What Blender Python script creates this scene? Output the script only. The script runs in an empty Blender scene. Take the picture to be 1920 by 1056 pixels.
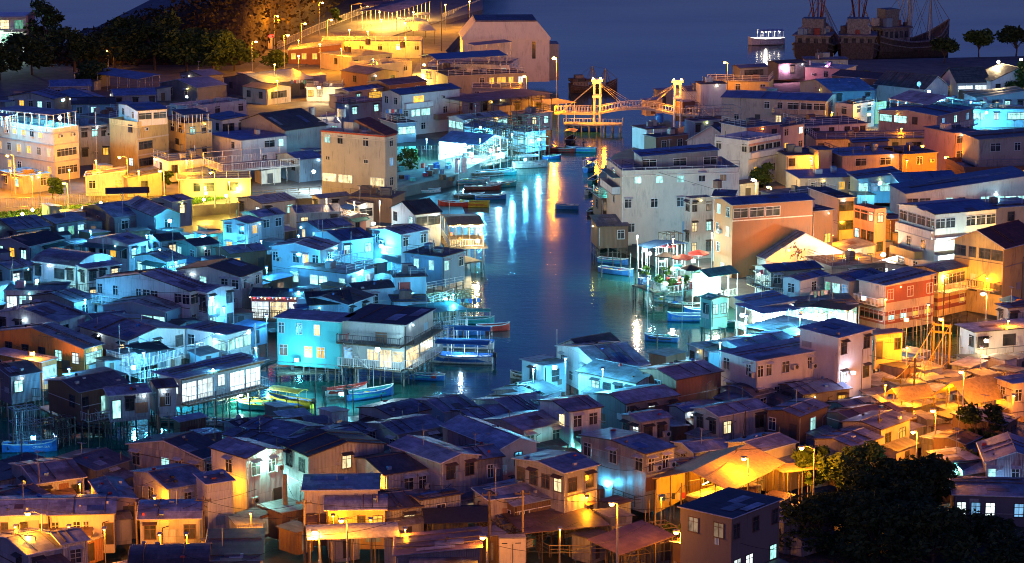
import bpy, math, random
from mathutils import Vector, Matrix
random.seed(7)
R = math.radians
scene = bpy.context.scene
COL = scene.collection
# ------------------------------------------------------------------ camera
CAMH, FPX, VH = 72.5, 5000.0, -490.0
PITCH = math.atan((528 - VH) / FPX)
CP, SP = math.cos(PITCH), math.sin(PITCH)
cam = bpy.data.cameras.new('camera'); cam_o = bpy.data.objects.new('camera', cam); COL.objects.link(cam_o)
cam.sensor_width = 36; cam.lens = FPX / 1920 * 36; cam.clip_start = 1; cam.clip_end = 30000
cam_o.location = (0, 0, CAMH); cam_o.rotation_euler = (math.pi / 2 - PITCH, 0, 0)
scene.camera = cam_o
def at(px, py, z=2.0):
    """the point at height z seen at a pixel of the photograph"""
    u, v = (px - 960) / FPX, (528 - py) / FPX
    d = Vector((u, CP + v * SP, -SP + v * CP))
    return Vector((0, 0, CAMH)) + d * ((z - CAMH) / d.z)
def pxm(p):
    """pixels per metre at a point"""
    return FPX / (p.y * CP - (p.z - CAMH) * SP)
# ------------------------------------------------------------------ materials
class NT:
    def __init__(s, name):
        s.m = bpy.data.materials.new(name); s.m.use_nodes = True
        s.t = s.m.node_tree; s.n = s.t.nodes; s.b = s.n['Principled BSDF']
    def node(s, typ, **kw):
        n = s.n.new(typ)
        for k, v in kw.items():
            if k.startswith('i_'):
                n.inputs[k[2:].replace('_', ' ')].default_value = v
            else: setattr(n, k, v)
        return n
    def link(s, a, b): s.t.links.new(a, b)
    def ramp(s, fac, stops):
        r = s.node('ShaderNodeValToRGB'); e = r.color_ramp.elements
        e[0].position, e[0].color = stops[0][0], (*stops[0][1], 1)
        e[1].position, e[1].color = stops[-1][0], (*stops[-1][1], 1)
        for p, c in stops[1:-1]:
            k = e.new(p); k.color = (*c, 1)
        s.link(fac, r.inputs[0]); return r.outputs[0]
    def mix(s, fac, a, b, mode='MIX'):
        m = s.node('ShaderNodeMix', data_type='RGBA', blend_type=mode)
        for sock, v in ((m.inputs[0], fac), (m.inputs[6], a), (m.inputs[7], b)):
            if isinstance(v, (int, float)): sock.default_value = v
            elif isinstance(v, tuple): sock.default_value = (*v, 1) if len(v) == 3 else v
            else: s.link(v, sock)
        return m.outputs[2]
    def mapped(s, scale, coord='Object', loc=None):
        tc = s.node('ShaderNodeTexCoord'); mp = s.node('ShaderNodeMapping')
        mp.inputs['Scale'].default_value = scale
        s.link(tc.outputs[coord], mp.inputs[0])
        oi = s.node('ShaderNodeObjectInfo')
        mul = s.node('ShaderNodeMath', operation='MULTIPLY'); mul.inputs[1].default_value = 40
        s.link(oi.outputs['Random'], mul.inputs[0])
        cx = s.node('ShaderNodeCombineXYZ'); s.link(mul.outputs[0], cx.inputs[0]); s.link(mul.outputs[0], cx.inputs[1])
        s.link(cx.outputs[0], mp.inputs[1])
        return mp.outputs[0]
    def noise(s, scale, vec=None, detail=4, rough=.6):
        n = s.node('ShaderNodeTexNoise'); n.inputs['Scale'].default_value = scale
        n.inputs['Detail'].default_value = detail; n.inputs['Roughness'].default_value = rough
        if vec is not None: s.link(vec, n.inputs['Vector'])
        return n.outputs[0]
    def bump(s, h, strength=.3, dist=.05, normal=None):
        b = s.node('ShaderNodeBump'); b.inputs['Strength'].default_value = strength; b.inputs['Distance'].default_value = dist
        s.link(h, b.inputs['Height'])
        if normal is not None: s.link(normal, b.inputs['Normal'])
        s.link(b.outputs[0], s.b.inputs['Normal']); return b.outputs[0]
    def rnd(s, lo, hi):
        oi = s.node('ShaderNodeObjectInfo'); mr = s.node('ShaderNodeMapRange')
        s.link(oi.outputs['Random'], mr.inputs[0]); mr.inputs[3].default_value = lo; mr.inputs[4].default_value = hi
        return mr.outputs[0]
    def scale_col(s, col, fac):
        m = s.node('ShaderNodeMix', data_type='RGBA', blend_type='MULTIPLY'); m.inputs[0].default_value = 1
        s.link(col, m.inputs[6]); s.link(fac, m.inputs[7]); return m.outputs[2]
MATS = {}
def wall_mat(name, col, ribs=0, rough=.75, dirt=.68, stain=(.12, .1, .08), metal=0, panel=0):
    t = NT(name)
    big = t.noise(.7, t.mapped((1, 1, .35)), 5, .7)
    streak = t.noise(1.6, t.mapped((2.6, 2.6, .3)), 5, .65)
    fine = t.noise(9, t.mapped((1, 1, 1)), 3, .6)
    c = t.mix(t.ramp(big, [(.42, (0, 0, 0)), (.72, (dirt,) * 3)]), col, tuple(.55 * a + .45 * b for a, b in zip(col, stain)))
    where = t.ramp(t.noise(.45, t.mapped((1, 1, 1)), 3, .6), [(.46, (0, 0, 0)), (.62, (1, 1, 1))])
    sm = t.mix(1.0, t.ramp(streak, [(.47, (0, 0, 0)), (.66, (min(1, dirt * 1.1),) * 3)]), where, 'MULTIPLY')
    c = t.mix(sm, c, stain)
    c = t.mix(t.ramp(fine, [(.3, (.22,) * 3), (.7, (0, 0, 0))]), c, tuple(.6 * x for x in col))
    if panel:
        br = t.node('ShaderNodeTexBrick'); br.offset = .5
        br.inputs['Scale'].default_value = 1; br.inputs['Brick Width'].default_value = .85; br.inputs['Row Height'].default_value = 1.9
        br.inputs['Mortar Size'].default_value = .012
        br.inputs['Color1'].default_value = (1, 1, 1, 1); br.inputs['Color2'].default_value = (1 - panel, 1 - panel, 1 - panel, 1); br.inputs['Mortar'].default_value = (.45, .45, .45, 1)
        tc = t.node('ShaderNodeTexCoord'); sx = t.node('ShaderNodeSeparateXYZ'); t.link(tc.outputs['Object'], sx.inputs[0])
        ad = t.node('ShaderNodeMath', operation='ADD'); t.link(sx.outputs[0], ad.inputs[0]); t.link(sx.outputs[1], ad.inputs[1])
        cb = t.node('ShaderNodeCombineXYZ'); t.link(ad.outputs[0], cb.inputs[0]); t.link(sx.outputs[2], cb.inputs[1])
        t.link(cb.outputs[0], br.inputs['Vector'])
        c = t.mix(1.0, c, br.outputs[0], 'MULTIPLY')
    c = t.scale_col(c, t.rnd(.75, 1.15))
    t.link(c, t.b.inputs['Base Color'])
    t.b.inputs['Roughness'].default_value = rough; t.b.inputs['Metallic'].default_value = metal
    if ribs:
        tc = t.node('ShaderNodeTexCoord'); sx = t.node('ShaderNodeSeparateXYZ'); t.link(tc.outputs['Object'], sx.inputs[0])
        ad = t.node('ShaderNodeMath', operation='ADD'); t.link(sx.outputs[0], ad.inputs[0]); t.link(sx.outputs[1], ad.inputs[1])
        ml = t.node('ShaderNodeMath', operation='MULTIPLY'); t.link(ad.outputs[0], ml.inputs[0]); ml.inputs[1].default_value = ribs
        sn = t.node('ShaderNodeMath', operation='SINE'); t.link(ml.outputs[0], sn.inputs[0])
        n1 = t.bump(sn.outputs[0], .5, .03)
        t.bump(big, .35, .12, n1)
    else:
        t.bump(big, .25, .06)
    MATS[name] = t.m; return t.m
def roof_mat(name, col, seam=.9, rough=.5, patch=.35, metal=.0, rust=(.16, .07, .035), rustamt=.5):
    t = NT(name)
    br = t.node('ShaderNodeTexBrick'); br.offset = .37
    br.inputs['Scale'].default_value = 1; br.inputs['Brick Width'].default_value = 2.3; br.inputs['Row Height'].default_value = seam
    br.inputs['Mortar Size'].default_value = .022; br.inputs['Bias'].default_value = .1
    br.inputs['Color1'].default_value = (1, 1, 1, 1); br.inputs['Color2'].default_value = (1 - patch,) * 3 + (1,); br.inputs['Mortar'].default_value = (.5, .5, .5, 1)
    t.link(t.mapped((1, 1, 1)), br.inputs['Vector'])
    n = t.noise(.5, t.mapped((1, 1, 1)), 6, .7)
    c = t.mix(t.ramp(n, [(.44, (0, 0, 0)), (.62, (min(1, rustamt * 1.35),) * 3)]), col, rust)
    n2 = t.noise(2.5, t.mapped((1, .3, 1)), 4)
    c = t.mix(t.ramp(n2, [(.35, (.7,) * 3), (.65, (0, 0, 0))]), c, tuple(.38 * x for x in col))
    c = t.mix(1.0, c, br.outputs[0], 'MULTIPLY')
    c = t.scale_col(c, t.rnd(.7, 1.25))
    t.link(c, t.b.inputs['Base Color']); t.b.inputs['Roughness'].default_value = rough; t.b.inputs['Metallic'].default_value = metal
    t.bump(n, .35, .08, t.bump(br.outputs[0], .3, .03))
    MATS[name] = t.m; return t.m
def plain(name, col, rough=.6, metal=0, vary=.25, scale=3):
    t = NT(name)
    n = t.noise(scale, t.mapped((1, 1, 1)), 4)
    c = t.mix(t.ramp(n, [(.35, (0, 0, 0)), (.7, (1, 1, 1))]), col, tuple(x * (1 - vary * 1.6) for x in col))
    c = t.scale_col(c, t.rnd(.8, 1.15))
    t.link(c, t.b.inputs['Base Color']); t.b.inputs['Roughness'].default_value = rough; t.b.inputs['Metallic'].default_value = metal
    MATS[name] = t.m; return t.m
def glow(name, col, strength, vary=.6, scale=1.3):
    """a lit window or lamp: what is seen through the glass differs across it"""
    t = NT(name)
    v = t.noise(scale, t.mapped((1.6, 1.6, .8)), 2, .6)
    f = t.ramp(v, [(.3, (1 - vary,) * 3), (.7, (1, 1, 1))])
    c = t.mix(1.0, f, col, 'MULTIPLY')
    c = t.scale_col(c, t.rnd(.55, 1.2)) if vary else c
    t.b.inputs['Base Color'].default_value = (.05, .05, .05, 1); t.b.inputs['Roughness'].default_value = .2
    t.link(c, t.b.inputs['Emission Color']); t.b.inputs['Emission Strength'].default_value = strength
    MATS[name] = t.m; return t.m
wall_mat('white', (.76, .76, .74), dirt=.5); wall_mat('cream', (.76, .67, .53), dirt=.45); wall_mat('grey', (.42, .42, .42))
wall_mat('beige', (.52, .43, .34)); wall_mat('brown', (.30, .18, .12)); wall_mat('rustwall', (.36, .17, .09), ribs=30)
wall_mat('tin', (.50, .50, .52), ribs=42, panel=.28, rough=.5, metal=.15, dirt=.6, stain=(.16, .1, .06))
wall_mat('whitetin', (.70, .70, .70), ribs=42, panel=.14, rough=.55, dirt=.5)
wall_mat('darktin', (.22, .22, .25), ribs=42, panel=.3, rough=.55, dirt=.5)
wall_mat('patch', (.62, .62, .62), ribs=0, panel=.45, rough=.4, metal=.3, dirt=.6, stain=(.1, .08, .07))
wall_mat('yellow', (.74, .56, .22)); wall_mat('orange', (.31, .135, .055), dirt=.7); wall_mat('salmon', (.68, .34, .26))
wall_mat('teal', (.12, .55, .52), dirt=.2); wall_mat('bluewall', (.22, .36, .48)); wall_mat('skyblue', (.38, .58, .68), ribs=42, dirt=.3)
wall_mat('greenwall', (.18, .40, .34), ribs=42); wall_mat('redbrown', (.34, .09, .06)); wall_mat('wood', (.20, .12, .07), ribs=34, dirt=.6)
wall_mat('pinkwall', (.66, .42, .40)); wall_mat('concrete', (.40, .39, .37), dirt=.6); wall_mat('plank', (.75, .27, .05), ribs=20); wall_mat('sooty', (.20, .165, .14), dirt=.6); wall_mat('darkgrey', (.16, .16, .18))
wall_mat('stone', (.28, .27, .25), dirt=.6)
roof_mat('metal', (.58, .59, .64), metal=.1); roof_mat('metal2', (.52, .52, .56), seam=1.2, patch=.5, rustamt=.65, metal=.1)
roof_mat('bluetin', (.16, .25, .48), rustamt=.25, metal=.1); roof_mat('dark', (.09, .09, .105), rustamt=.25, rough=.7)
roof_mat('rust', (.26, .15, .12), rustamt=.8, patch=.45); roof_mat('pale', (.62, .62, .64), rustamt=.5, patch=.45)
roof_mat('tile', (.36, .10, .06), seam=.3, patch=.4, rustamt=.3, rough=.7); roof_mat('greytile', (.14, .14, .15), seam=.28, patch=.5, rustamt=.1, rough=.75)
roof_mat('felt', (.26, .25, .28), seam=1.6, rustamt=.35, rough=.8); roof_mat('roofconcrete', (.30, .29, .29), seam=3, patch=.2, rustamt=.2, rough=.85)
roof_mat('greentin', (.08, .30, .26), rustamt=.2)
plain('frame_white', (.75, .75, .72), .45); plain('frame_dark', (.07, .06, .06), .5); plain('frame_brown', (.16, .09, .06), .6)
plain('galv', (.48, .49, .5), .4, .5); plain('rail_white', (.8, .8, .78), .5); plain('rail_dark', (.1, .1, .11), .5, .3)
plain('timber', (.17, .115, .07), .85, vary=.4); plain('bamboo', (.34, .25, .13), .7); plain('pole_grey', (.42, .42, .41), .6)
plain('stilt', (.20, .17, .14), .85, vary=.45); plain('ac', (.62, .62, .58), .5); plain('black', (.02, .02, .022), .5)
plain('rope', (.25, .22, .18), .9); plain('rubber', (.025, .025, .03), .6); plain('yellow_paint', (.78, .55, .04), .45)
plain('red_paint', (.55, .05, .035), .5); plain('blue_paint', (.04, .19, .55), .4); plain('green_paint', (.06, .36, .25), .45)
plain('white_paint', (.78, .78, .76), .45); plain('teal_paint', (.06, .42, .42), .45); plain('tarp_blue', (.04, .16, .42), .5)
plain('tarp_black', (.03, .03, .035), .7); plain('canvas', (.55, .5, .42), .85); plain('awning_yellow', (.72, .50, .16), .7); plain('orange_paint', (.66, .24, .04), .5)
plain('awning_red', (.45, .045, .04), .75); plain('deck', (.20, .15, .11), .85, vary=.4); plain('trunk', (.10, .07, .05), .9)
plain('skin', (.45, .27, .19), .6); plain('shirt_red', (.6, .05, .07), .8); plain('shirt_white', (.7, .7, .7), .8); plain('trousers', (.05, .06, .1), .85); plain('hair', (.015, .012, .012), .6)
plain('gate_yellow', (.42, .27, .03), .5); plain('hull_grey', (.24, .225, .21), .7, vary=.45); plain('hull_dark', (.09, .065, .055), .7, vary=.5); plain('hull_red', (.26, .045, .03), .7); plain('hull_white', (.55, .55, .52), .6, vary=.4)
t = NT('glass_dark'); t.b.inputs['Base Color'].default_value = (.03, .035, .045, 1); t.b.inputs['Roughness'].default_value = .12
v = t.noise(.9, t.mapped((1, 1, .6)), 3); t.link(t.ramp(v, [(.4, (.02, .025, .03)), (.65, (.09, .09, .09))]), t.b.inputs['Base Color']); MATS['glass_dark'] = t.m
glow('lit_cyan', (.42, .95, .88), 2.3, .75); glow('lit_warm', (1, .78, .40), 2.1, .7); glow('lit_yellow', (1, .52, .06), 2.2, .65)
glow('lit_white', (.85, 1, .98), 1.9, .55); glow('lit_green', (.25, .9, .6), .9, .8); glow('lit_blue', (.25, .6, 1), 1.1, .6); glow('lit_dim', (.75, .5, .3), .45, .8)
glow('bulb_sodium', (1, .50, .06), 90, 0); glow('bulb_white', (.75, .95, 1), 120, 0); glow('bulb_cyan', (.3, .85, 1), 60, 0); glow('bulb_yellow', (1, .75, .2), 110, 0)
glow('bulb_warm', (1, .86, .6), 80, 0); glow('bulb_red', (1, .02, .02), 40, 0); glow('tube_cyan', (.5, .95, 1), 14, 0); glow('tube_warm', (1, .7, .3), 12, 0); glow('fairy', (1, .75, .3), 25, 0); glow('fairy_blue', (.05, .25, 1), 14, 0)
glow('lantern', (1, .16, .03), 3, 0); glow('sign_red', (1, .03, .02), 6, 0); glow('bulb_green', (.2, 1, .7), 40, 0)
def leaf_mat(name, a, b):
    t = NT(name)
    g = t.node('ShaderNodeNewGeometry'); mr = t.ramp(g.outputs['Random Per Island'], [(0, a), (1, b)])
    t.link(mr, t.b.inputs['Base Color']); t.b.inputs['Roughness'].default_value = .9; t.b.inputs['Specular IOR Level'].default_value = .1
    t.b.inputs['Transmission Weight'].default_value = 0
    MATS[name] = t.m
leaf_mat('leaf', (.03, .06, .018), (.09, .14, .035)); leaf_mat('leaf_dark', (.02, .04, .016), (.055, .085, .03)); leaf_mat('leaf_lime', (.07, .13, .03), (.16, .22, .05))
leaf_mat('scrub', (.032, .026, .012), (.085, .062, .032)); leaf_mat('blade', (.05, .13, .02), (.16, .30, .05))
# ------------------------------------------------------------------ mesh builder
class MB:
    def __init__(s): s.v = []; s.f = []
    def poly(s, pts):
        i = len(s.v); s.v += [tuple(p) for p in pts]; s.f.append(tuple(range(i, i + len(pts)))); return s
    def prism(s, pts, off):
        """closed solid: polygon pts swept by the vector off"""
        n = len(pts); i = len(s.v); off = Vector(off)
        s.v += [tuple(p) for p in pts] + [tuple(Vector(p) + off) for p in pts]
        s.f.append(tuple(range(i + n - 1, i - 1, -1))); s.f.append(tuple(range(i + n, i + 2 * n)))
        for k in range(n): s.f.append((i + k, i + (k + 1) % n, i + n + (k + 1) % n, i + n + k))
        return s
    def box(s, x0, y0, z0, x1, y1, z1):
        return s.prism([(x0, y0, z0), (x1, y0, z0), (x1, y1, z0), (x0, y1, z0)], (0, 0, z1 - z0))
    def tube(s, a, b, r, r2=None, n=6):
        a, b = Vector(a), Vector(b); r2 = r if r2 is None else r2; d = (b - a)
        if d.length < 1e-6: return s
        d.normalize(); u = d.cross(Vector((0, 0, 1)) if abs(d.z) < .9 else Vector((1, 0, 0))).normalized(); w = d.cross(u)
        i = len(s.v)
        for c, q in ((a, r), (b, r2)):
            for k in range(n):
                t = 2 * math.pi * k / n; s.v.append(tuple(c + u * math.cos(t) * q + w * math.sin(t) * q))
        for k in range(n): s.f.append((i + k, i + (k + 1) % n, i + n + (k + 1) % n, i + n + k))
        s.f.append(tuple(range(i + n - 1, i - 1, -1))); s.f.append(tuple(range(i + n, i + 2 * n)))
        return s
    def bar(s, a, b, w=.06, h=None):
        return s.tube(a, b, w * .6, n=4)
    def path(s, pts, r, n=5):
        for a, b in zip(pts, pts[1:]): s.tube(a, b, r, n=n)
        return s
    def loft(s, rings, cap=True, close=True):
        i = len(s.v); n = len(rings[0])
        for r in rings: s.v += [tuple(p) for p in r]
        for a in range(len(rings) - 1):
            for k in range(n if close else n - 1):
                p, q = i + a * n, i + (a + 1) * n; s.f.append((p + k, p + (k + 1) % n, q + (k + 1) % n, q + k))
        if cap: s.f.append(tuple(range(i + n - 1, i - 1, -1))); m = i + (len(rings) - 1) * n; s.f.append(tuple(range(m, m + n)))
        return s
    def ball(s, c, r, nu=8, nv=5, sz=1):
        c = Vector(c); rings = []
        for a in range(nv + 1):
            t = math.pi * a / nv; q = max(math.sin(t), .02) * r
            rings.append([c + Vector((q * math.cos(2 * math.pi * k / nu), q * math.sin(2 * math.pi * k / nu), -math.cos(t) * r * sz)) for k in range(nu)])
        return s.loft(rings)
    def build(s, name, mat, parent=None, world=False, smooth=False):
        me = bpy.data.meshes.new(name)
        vs = s.v
        if parent is not None and world:
            inv = parent.matrix_basis.inverted(); vs = [tuple(inv @ Vector(p)) for p in vs]
        me.from_pydata(vs, [], s.f); me.update()
        me.materials.append(MATS[mat] if isinstance(mat, str) else mat)
        if smooth: me.shade_smooth()
        o = bpy.data.objects.new(name, me); COL.objects.link(o)
        if parent is not None: o.parent = parent
        return o
def recentre(o):
    """put a mesh thing's origin at its base"""
    vs = o.data.vertices; n = len(vs)
    c = Vector((sum(v.co.x for v in vs) / n, sum(v.co.y for v in vs) / n, min(v.co.z for v in vs)))
    o.data.transform(Matrix.Translation(-c)); o.location = o.location + c; return o
def tag(o, label, cat, group=None, kind=None):
    if label: o['label'] = label
    if cat: o['category'] = cat
    if group: o['group'] = group
    if kind: o['kind'] = kind
    return o
def empty(name, loc, rz=0, label=None, cat=None, group=None):
    o = bpy.data.objects.new(name, None); COL.objects.link(o); o.location = loc; o.rotation_euler = (0, 0, rz)
    o.empty_display_size = .3
    o.matrix_basis = Matrix.Translation(Vector(loc)) @ Matrix.Rotation(rz, 4, 'Z')
    return tag(o, label, cat, group)
LP = 3.6
def point_light(parent, loc, color, power, radius=.15, world=False):
    l = bpy.data.lights.new('light', 'POINT'); l.color = color; l.energy = power * LP; l.shadow_soft_size = radius
    o = bpy.data.objects.new('light', l); COL.objects.link(o)
    if world: loc = parent.matrix_basis.inverted() @ Vector(loc)
    o.parent = parent; o.location = loc; return o
SOD, CYA, YEL, WHT, TEAL, WARM = (1, .31, .006), (.10, .60, 1), (1, .46, .015), (.62, .9, 1), (.08, .85, .75), (1, .72, .36)
# ------------------------------------------------------------------ houses
def frange(a, b, st):
    n = max(1, int(round((b - a) / st))); return [a + (b - a) * i / n for i in range(n + 1)]

def rail_mesh(parent, pts, mat, H=1.0, gap=.22, world=False, name='railing', bars=False):
    m = MB()
    for a, b in zip(pts, pts[1:]):
        a, b = Vector(a), Vector(b); L = (b - a).length; up = Vector((0, 0, 1))
        m.tube(a + up * H, b + up * H, .035, n=4)
        if bars: m.tube(a + up * H * .66, b + up * H * .66, .025, n=4); m.tube(a + up * H * .33, b + up * H * .33, .025, n=4)
        else:
            m.tube(a + up * .12, b + up * .12, .03, n=4); n = max(2, int(L / gap))
            for k in range(n + 1): q = a.lerp(b, k / n); m.tube(q + up * .1, q + up * H, .022, n=4)
        n = max(1, int(L / 1.6))
        for k in range(n + 1): q = a.lerp(b, k / n); m.tube(q - up * .05, q + up * (H + .05), .04, n=4)
    return m.build(name, mat, parent, world)
HOUSES = {}; FOOT = []
RNG = random.Random(3)
def window(parent, face, c, zc, w, h, pane, frame, hood, grid=2):
    """face: function (along, out, z) -> local point; one window = frame (with hood) and its pane"""
    f = face; b = .07; o = .05
    m = MB()
    def blk(a0, a1, z0, z1, o0, o1):
        p = [f(a0, o0, z0), f(a1, o0, z0), f(a1, o1, z0), f(a0, o1, z0)]
        m.prism(p, (0, 0, z1 - z0))
    blk(c - w / 2 - b, c - w / 2, zc - h / 2 - b, zc + h / 2 + b, 0, o); blk(c + w / 2, c + w / 2 + b, zc - h / 2 - b, zc + h / 2 + b, 0, o)
    blk(c - w / 2, c + w / 2, zc + h / 2, zc + h / 2 + b, 0, o); blk(c - w / 2 - .04, c + w / 2 + .04, zc - h / 2 - b, zc - h / 2, 0, o + .07)
    for k in range(1, grid): a = c - w / 2 + w * k / grid; blk(a - .025, a + .025, zc - h / 2, zc + h / 2, 0, o - .012)
    if h > .8: blk(c - w / 2, c + w / 2, zc + h * .2, zc + h * .2 + .045, 0, o - .016)
    if hood: 
        p = [f(c - w / 2 - .15, .003, zc + h / 2 + .3), f(c - w / 2 - .15, .5, zc + h / 2 + .12), f(c - w / 2 - .15, .5, zc + h / 2 + .15), f(c - w / 2 - .15, .003, zc + h / 2 + .33)]
        d = Vector(f(c + w / 2 + .15, 0, 0)) - Vector(f(c - w / 2 - .15, 0, 0)); m.prism(p, d)
    fo = m.build('window', frame, parent)
    q = MB(); p = [f(c - w / 2, 0.002, zc - h / 2), f(c + w / 2, 0.002, zc - h / 2), f(c + w / 2, .018, zc - h / 2), f(c - w / 2, .018, zc - h / 2)]
    q.prism(p, (0, 0, h)); q.build('pane', pane, fo); return fo
def ac_unit(parent, face, c, zc, s=1.0):
    m = MB(); f = face; w, h, d = .38 * s, .28 * s, .42
    m.prism([f(c - w, .02, zc - h), f(c + w, .02, zc - h), f(c + w, d, zc - h), f(c - w, d, zc - h)], (0, 0, 2 * h))
    o = m.build('air_conditioner', 'ac', parent)
    g = MB(); pts = [f(c + .08 + .21 * s * math.cos(2 * math.pi * k / 10), d, zc + .21 * s * math.sin(2 * math.pi * k / 10)) for k in range(10)]
    g.prism(pts, Vector(f(0, .02, 0)) - Vector(f(0, 0, 0))); g.build('fan_grille', 'black', o)
    return o
def door(parent, face, c, z0, pane, w=.85, h=1.95):
    m = MB(); f = face
    m.prism([f(c - w / 2 - .07, 0, z0), f(c + w / 2 + .07, 0, z0), f(c + w / 2 + .07, .04, z0), f(c - w / 2 - .07, .04, z0)], (0, 0, h + .07))
    o = m.build('door', 'frame_brown', parent)
    q = MB(); q.prism([f(c - w / 2, .03, z0 + .05), f(c + w / 2, .03, z0 + .05), f(c + w / 2, .055, z0 + .05), f(c - w / 2, .055, z0 + .05)], (0, 0, h - .05)); q.build('door_leaf', pane, o)
    return o
LIT = {'c': 'lit_cyan', 'y': 'lit_yellow', 'w': 'lit_warm', 'v': 'lit_warm', 'g': 'lit_green', 'b': 'lit_blue', 'q': 'lit_dim', 'x': 'lit_white'}
def fill_face(root, face, width, h, spec, frame, hoods, sh):
    rows = spec.split('/'); n = len(rows)
    if sh is None: sh = h / n if n > 1 else h
    for ri, row in enumerate(rows):
        zt = h - ri * sh; zf = zt - min(sh, 2.9)
        k = len(row)
        for i, ch in enumerate(row):
            if ch == ' ': continue
            if ch == '.' and RNG.random() < .20: ch = RNG.choice('ccxyw' if root.location.x < 15 else 'ywwqc')
            slot = width / k; c = slot * (i + .5)
            wide = ch.isupper() and ch not in 'ADO'
            low = ch.lower()
            w = min(slot * .86, 4) if wide else max(.3, min(slot * .6, .95)); hh = min(1.2, sh * .46)
            if ch == '-': w = max(.25, min(slot * .5, .7)); hh = .5
            zc = zf + min(sh, 2.9) * .56
            pane = LIT.get(low, 'glass_dark') if ch != 'W' else 'glass_dark'
            if ch == 'A': ac_unit(root, face, c, zc - .1); continue
            if low == 'd': door(root, face, c, zf + .05, 'lit_cyan' if ch == 'D' else 'frame_dark', w=min(.85, slot * .8)); continue
            if ch == 'O': window(root, face, c, zf + 1.15, slot * .9, 2.0, 'lit_white', frame, False, 3); continue
            if ch == 'o': window(root, face, c, zf + 1.15, slot * .9, 2.0, 'lit_warm', frame, False, 3); continue
            if ch == 'a':
                window(root, face, c - slot * .12, zc, w * .8, hh, 'glass_dark', frame, hoods)
                ac_unit(root, face, c + slot * .22, zc - .35); continue
            window(root, face, c, zc, w, hh, pane, frame, hoods and RNG.random() < .7 and not wide, max(2, int(w / .75)) if wide else 2)
def plan(F, Rp, L, z, d=5.0, th=None, maxlen=30):
    """near corner, turn and the two side lengths of a rectangle at height z from three of its corners"""
    P = at(F[0], F[1], z)
    if th is None:
        ang = []
        if Rp and Rp[1] is not None: v = at(Rp[0], Rp[1], z) - P; ang.append((math.atan2(v.y, v.x), abs(Rp[0] - F[0])))
        if L and L[1] is not None: v = at(L[0], L[1], z) - P; ang.append((math.atan2(v.y, v.x) - math.pi / 2, abs(L[0] - F[0])))
        th = sum(a * w for a, w in ang) / sum(w for a, w in ang)
        lo, hi = (R(10), R(78)) if len(ang) > 1 else (R(-35), R(80))
        th = max(lo, min(hi, th))
    else: th = R(th)
    ux, uy = Vector((math.cos(th), math.sin(th), 0)), Vector((-math.sin(th), math.cos(th), 0))
    def length(px, u):
        k = (px - 960) / FPX; fw = Vector((0, CP, -SP)); q = P - Vector((0, 0, CAMH))
        den = u.x - k * u.dot(fw)
        if abs(den) < 1e-3: return None
        return (k * q.dot(fw) - q.x) / den
    B = length(Rp[0], ux) if Rp else d
    A = length(L[0], uy) if L else d
    B = max(1.6, min(maxlen, B if B and B > 0 else d)); A = max(1.6, min(maxlen, A if A and A > 0 else d))
    return P, th, A, B
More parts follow.
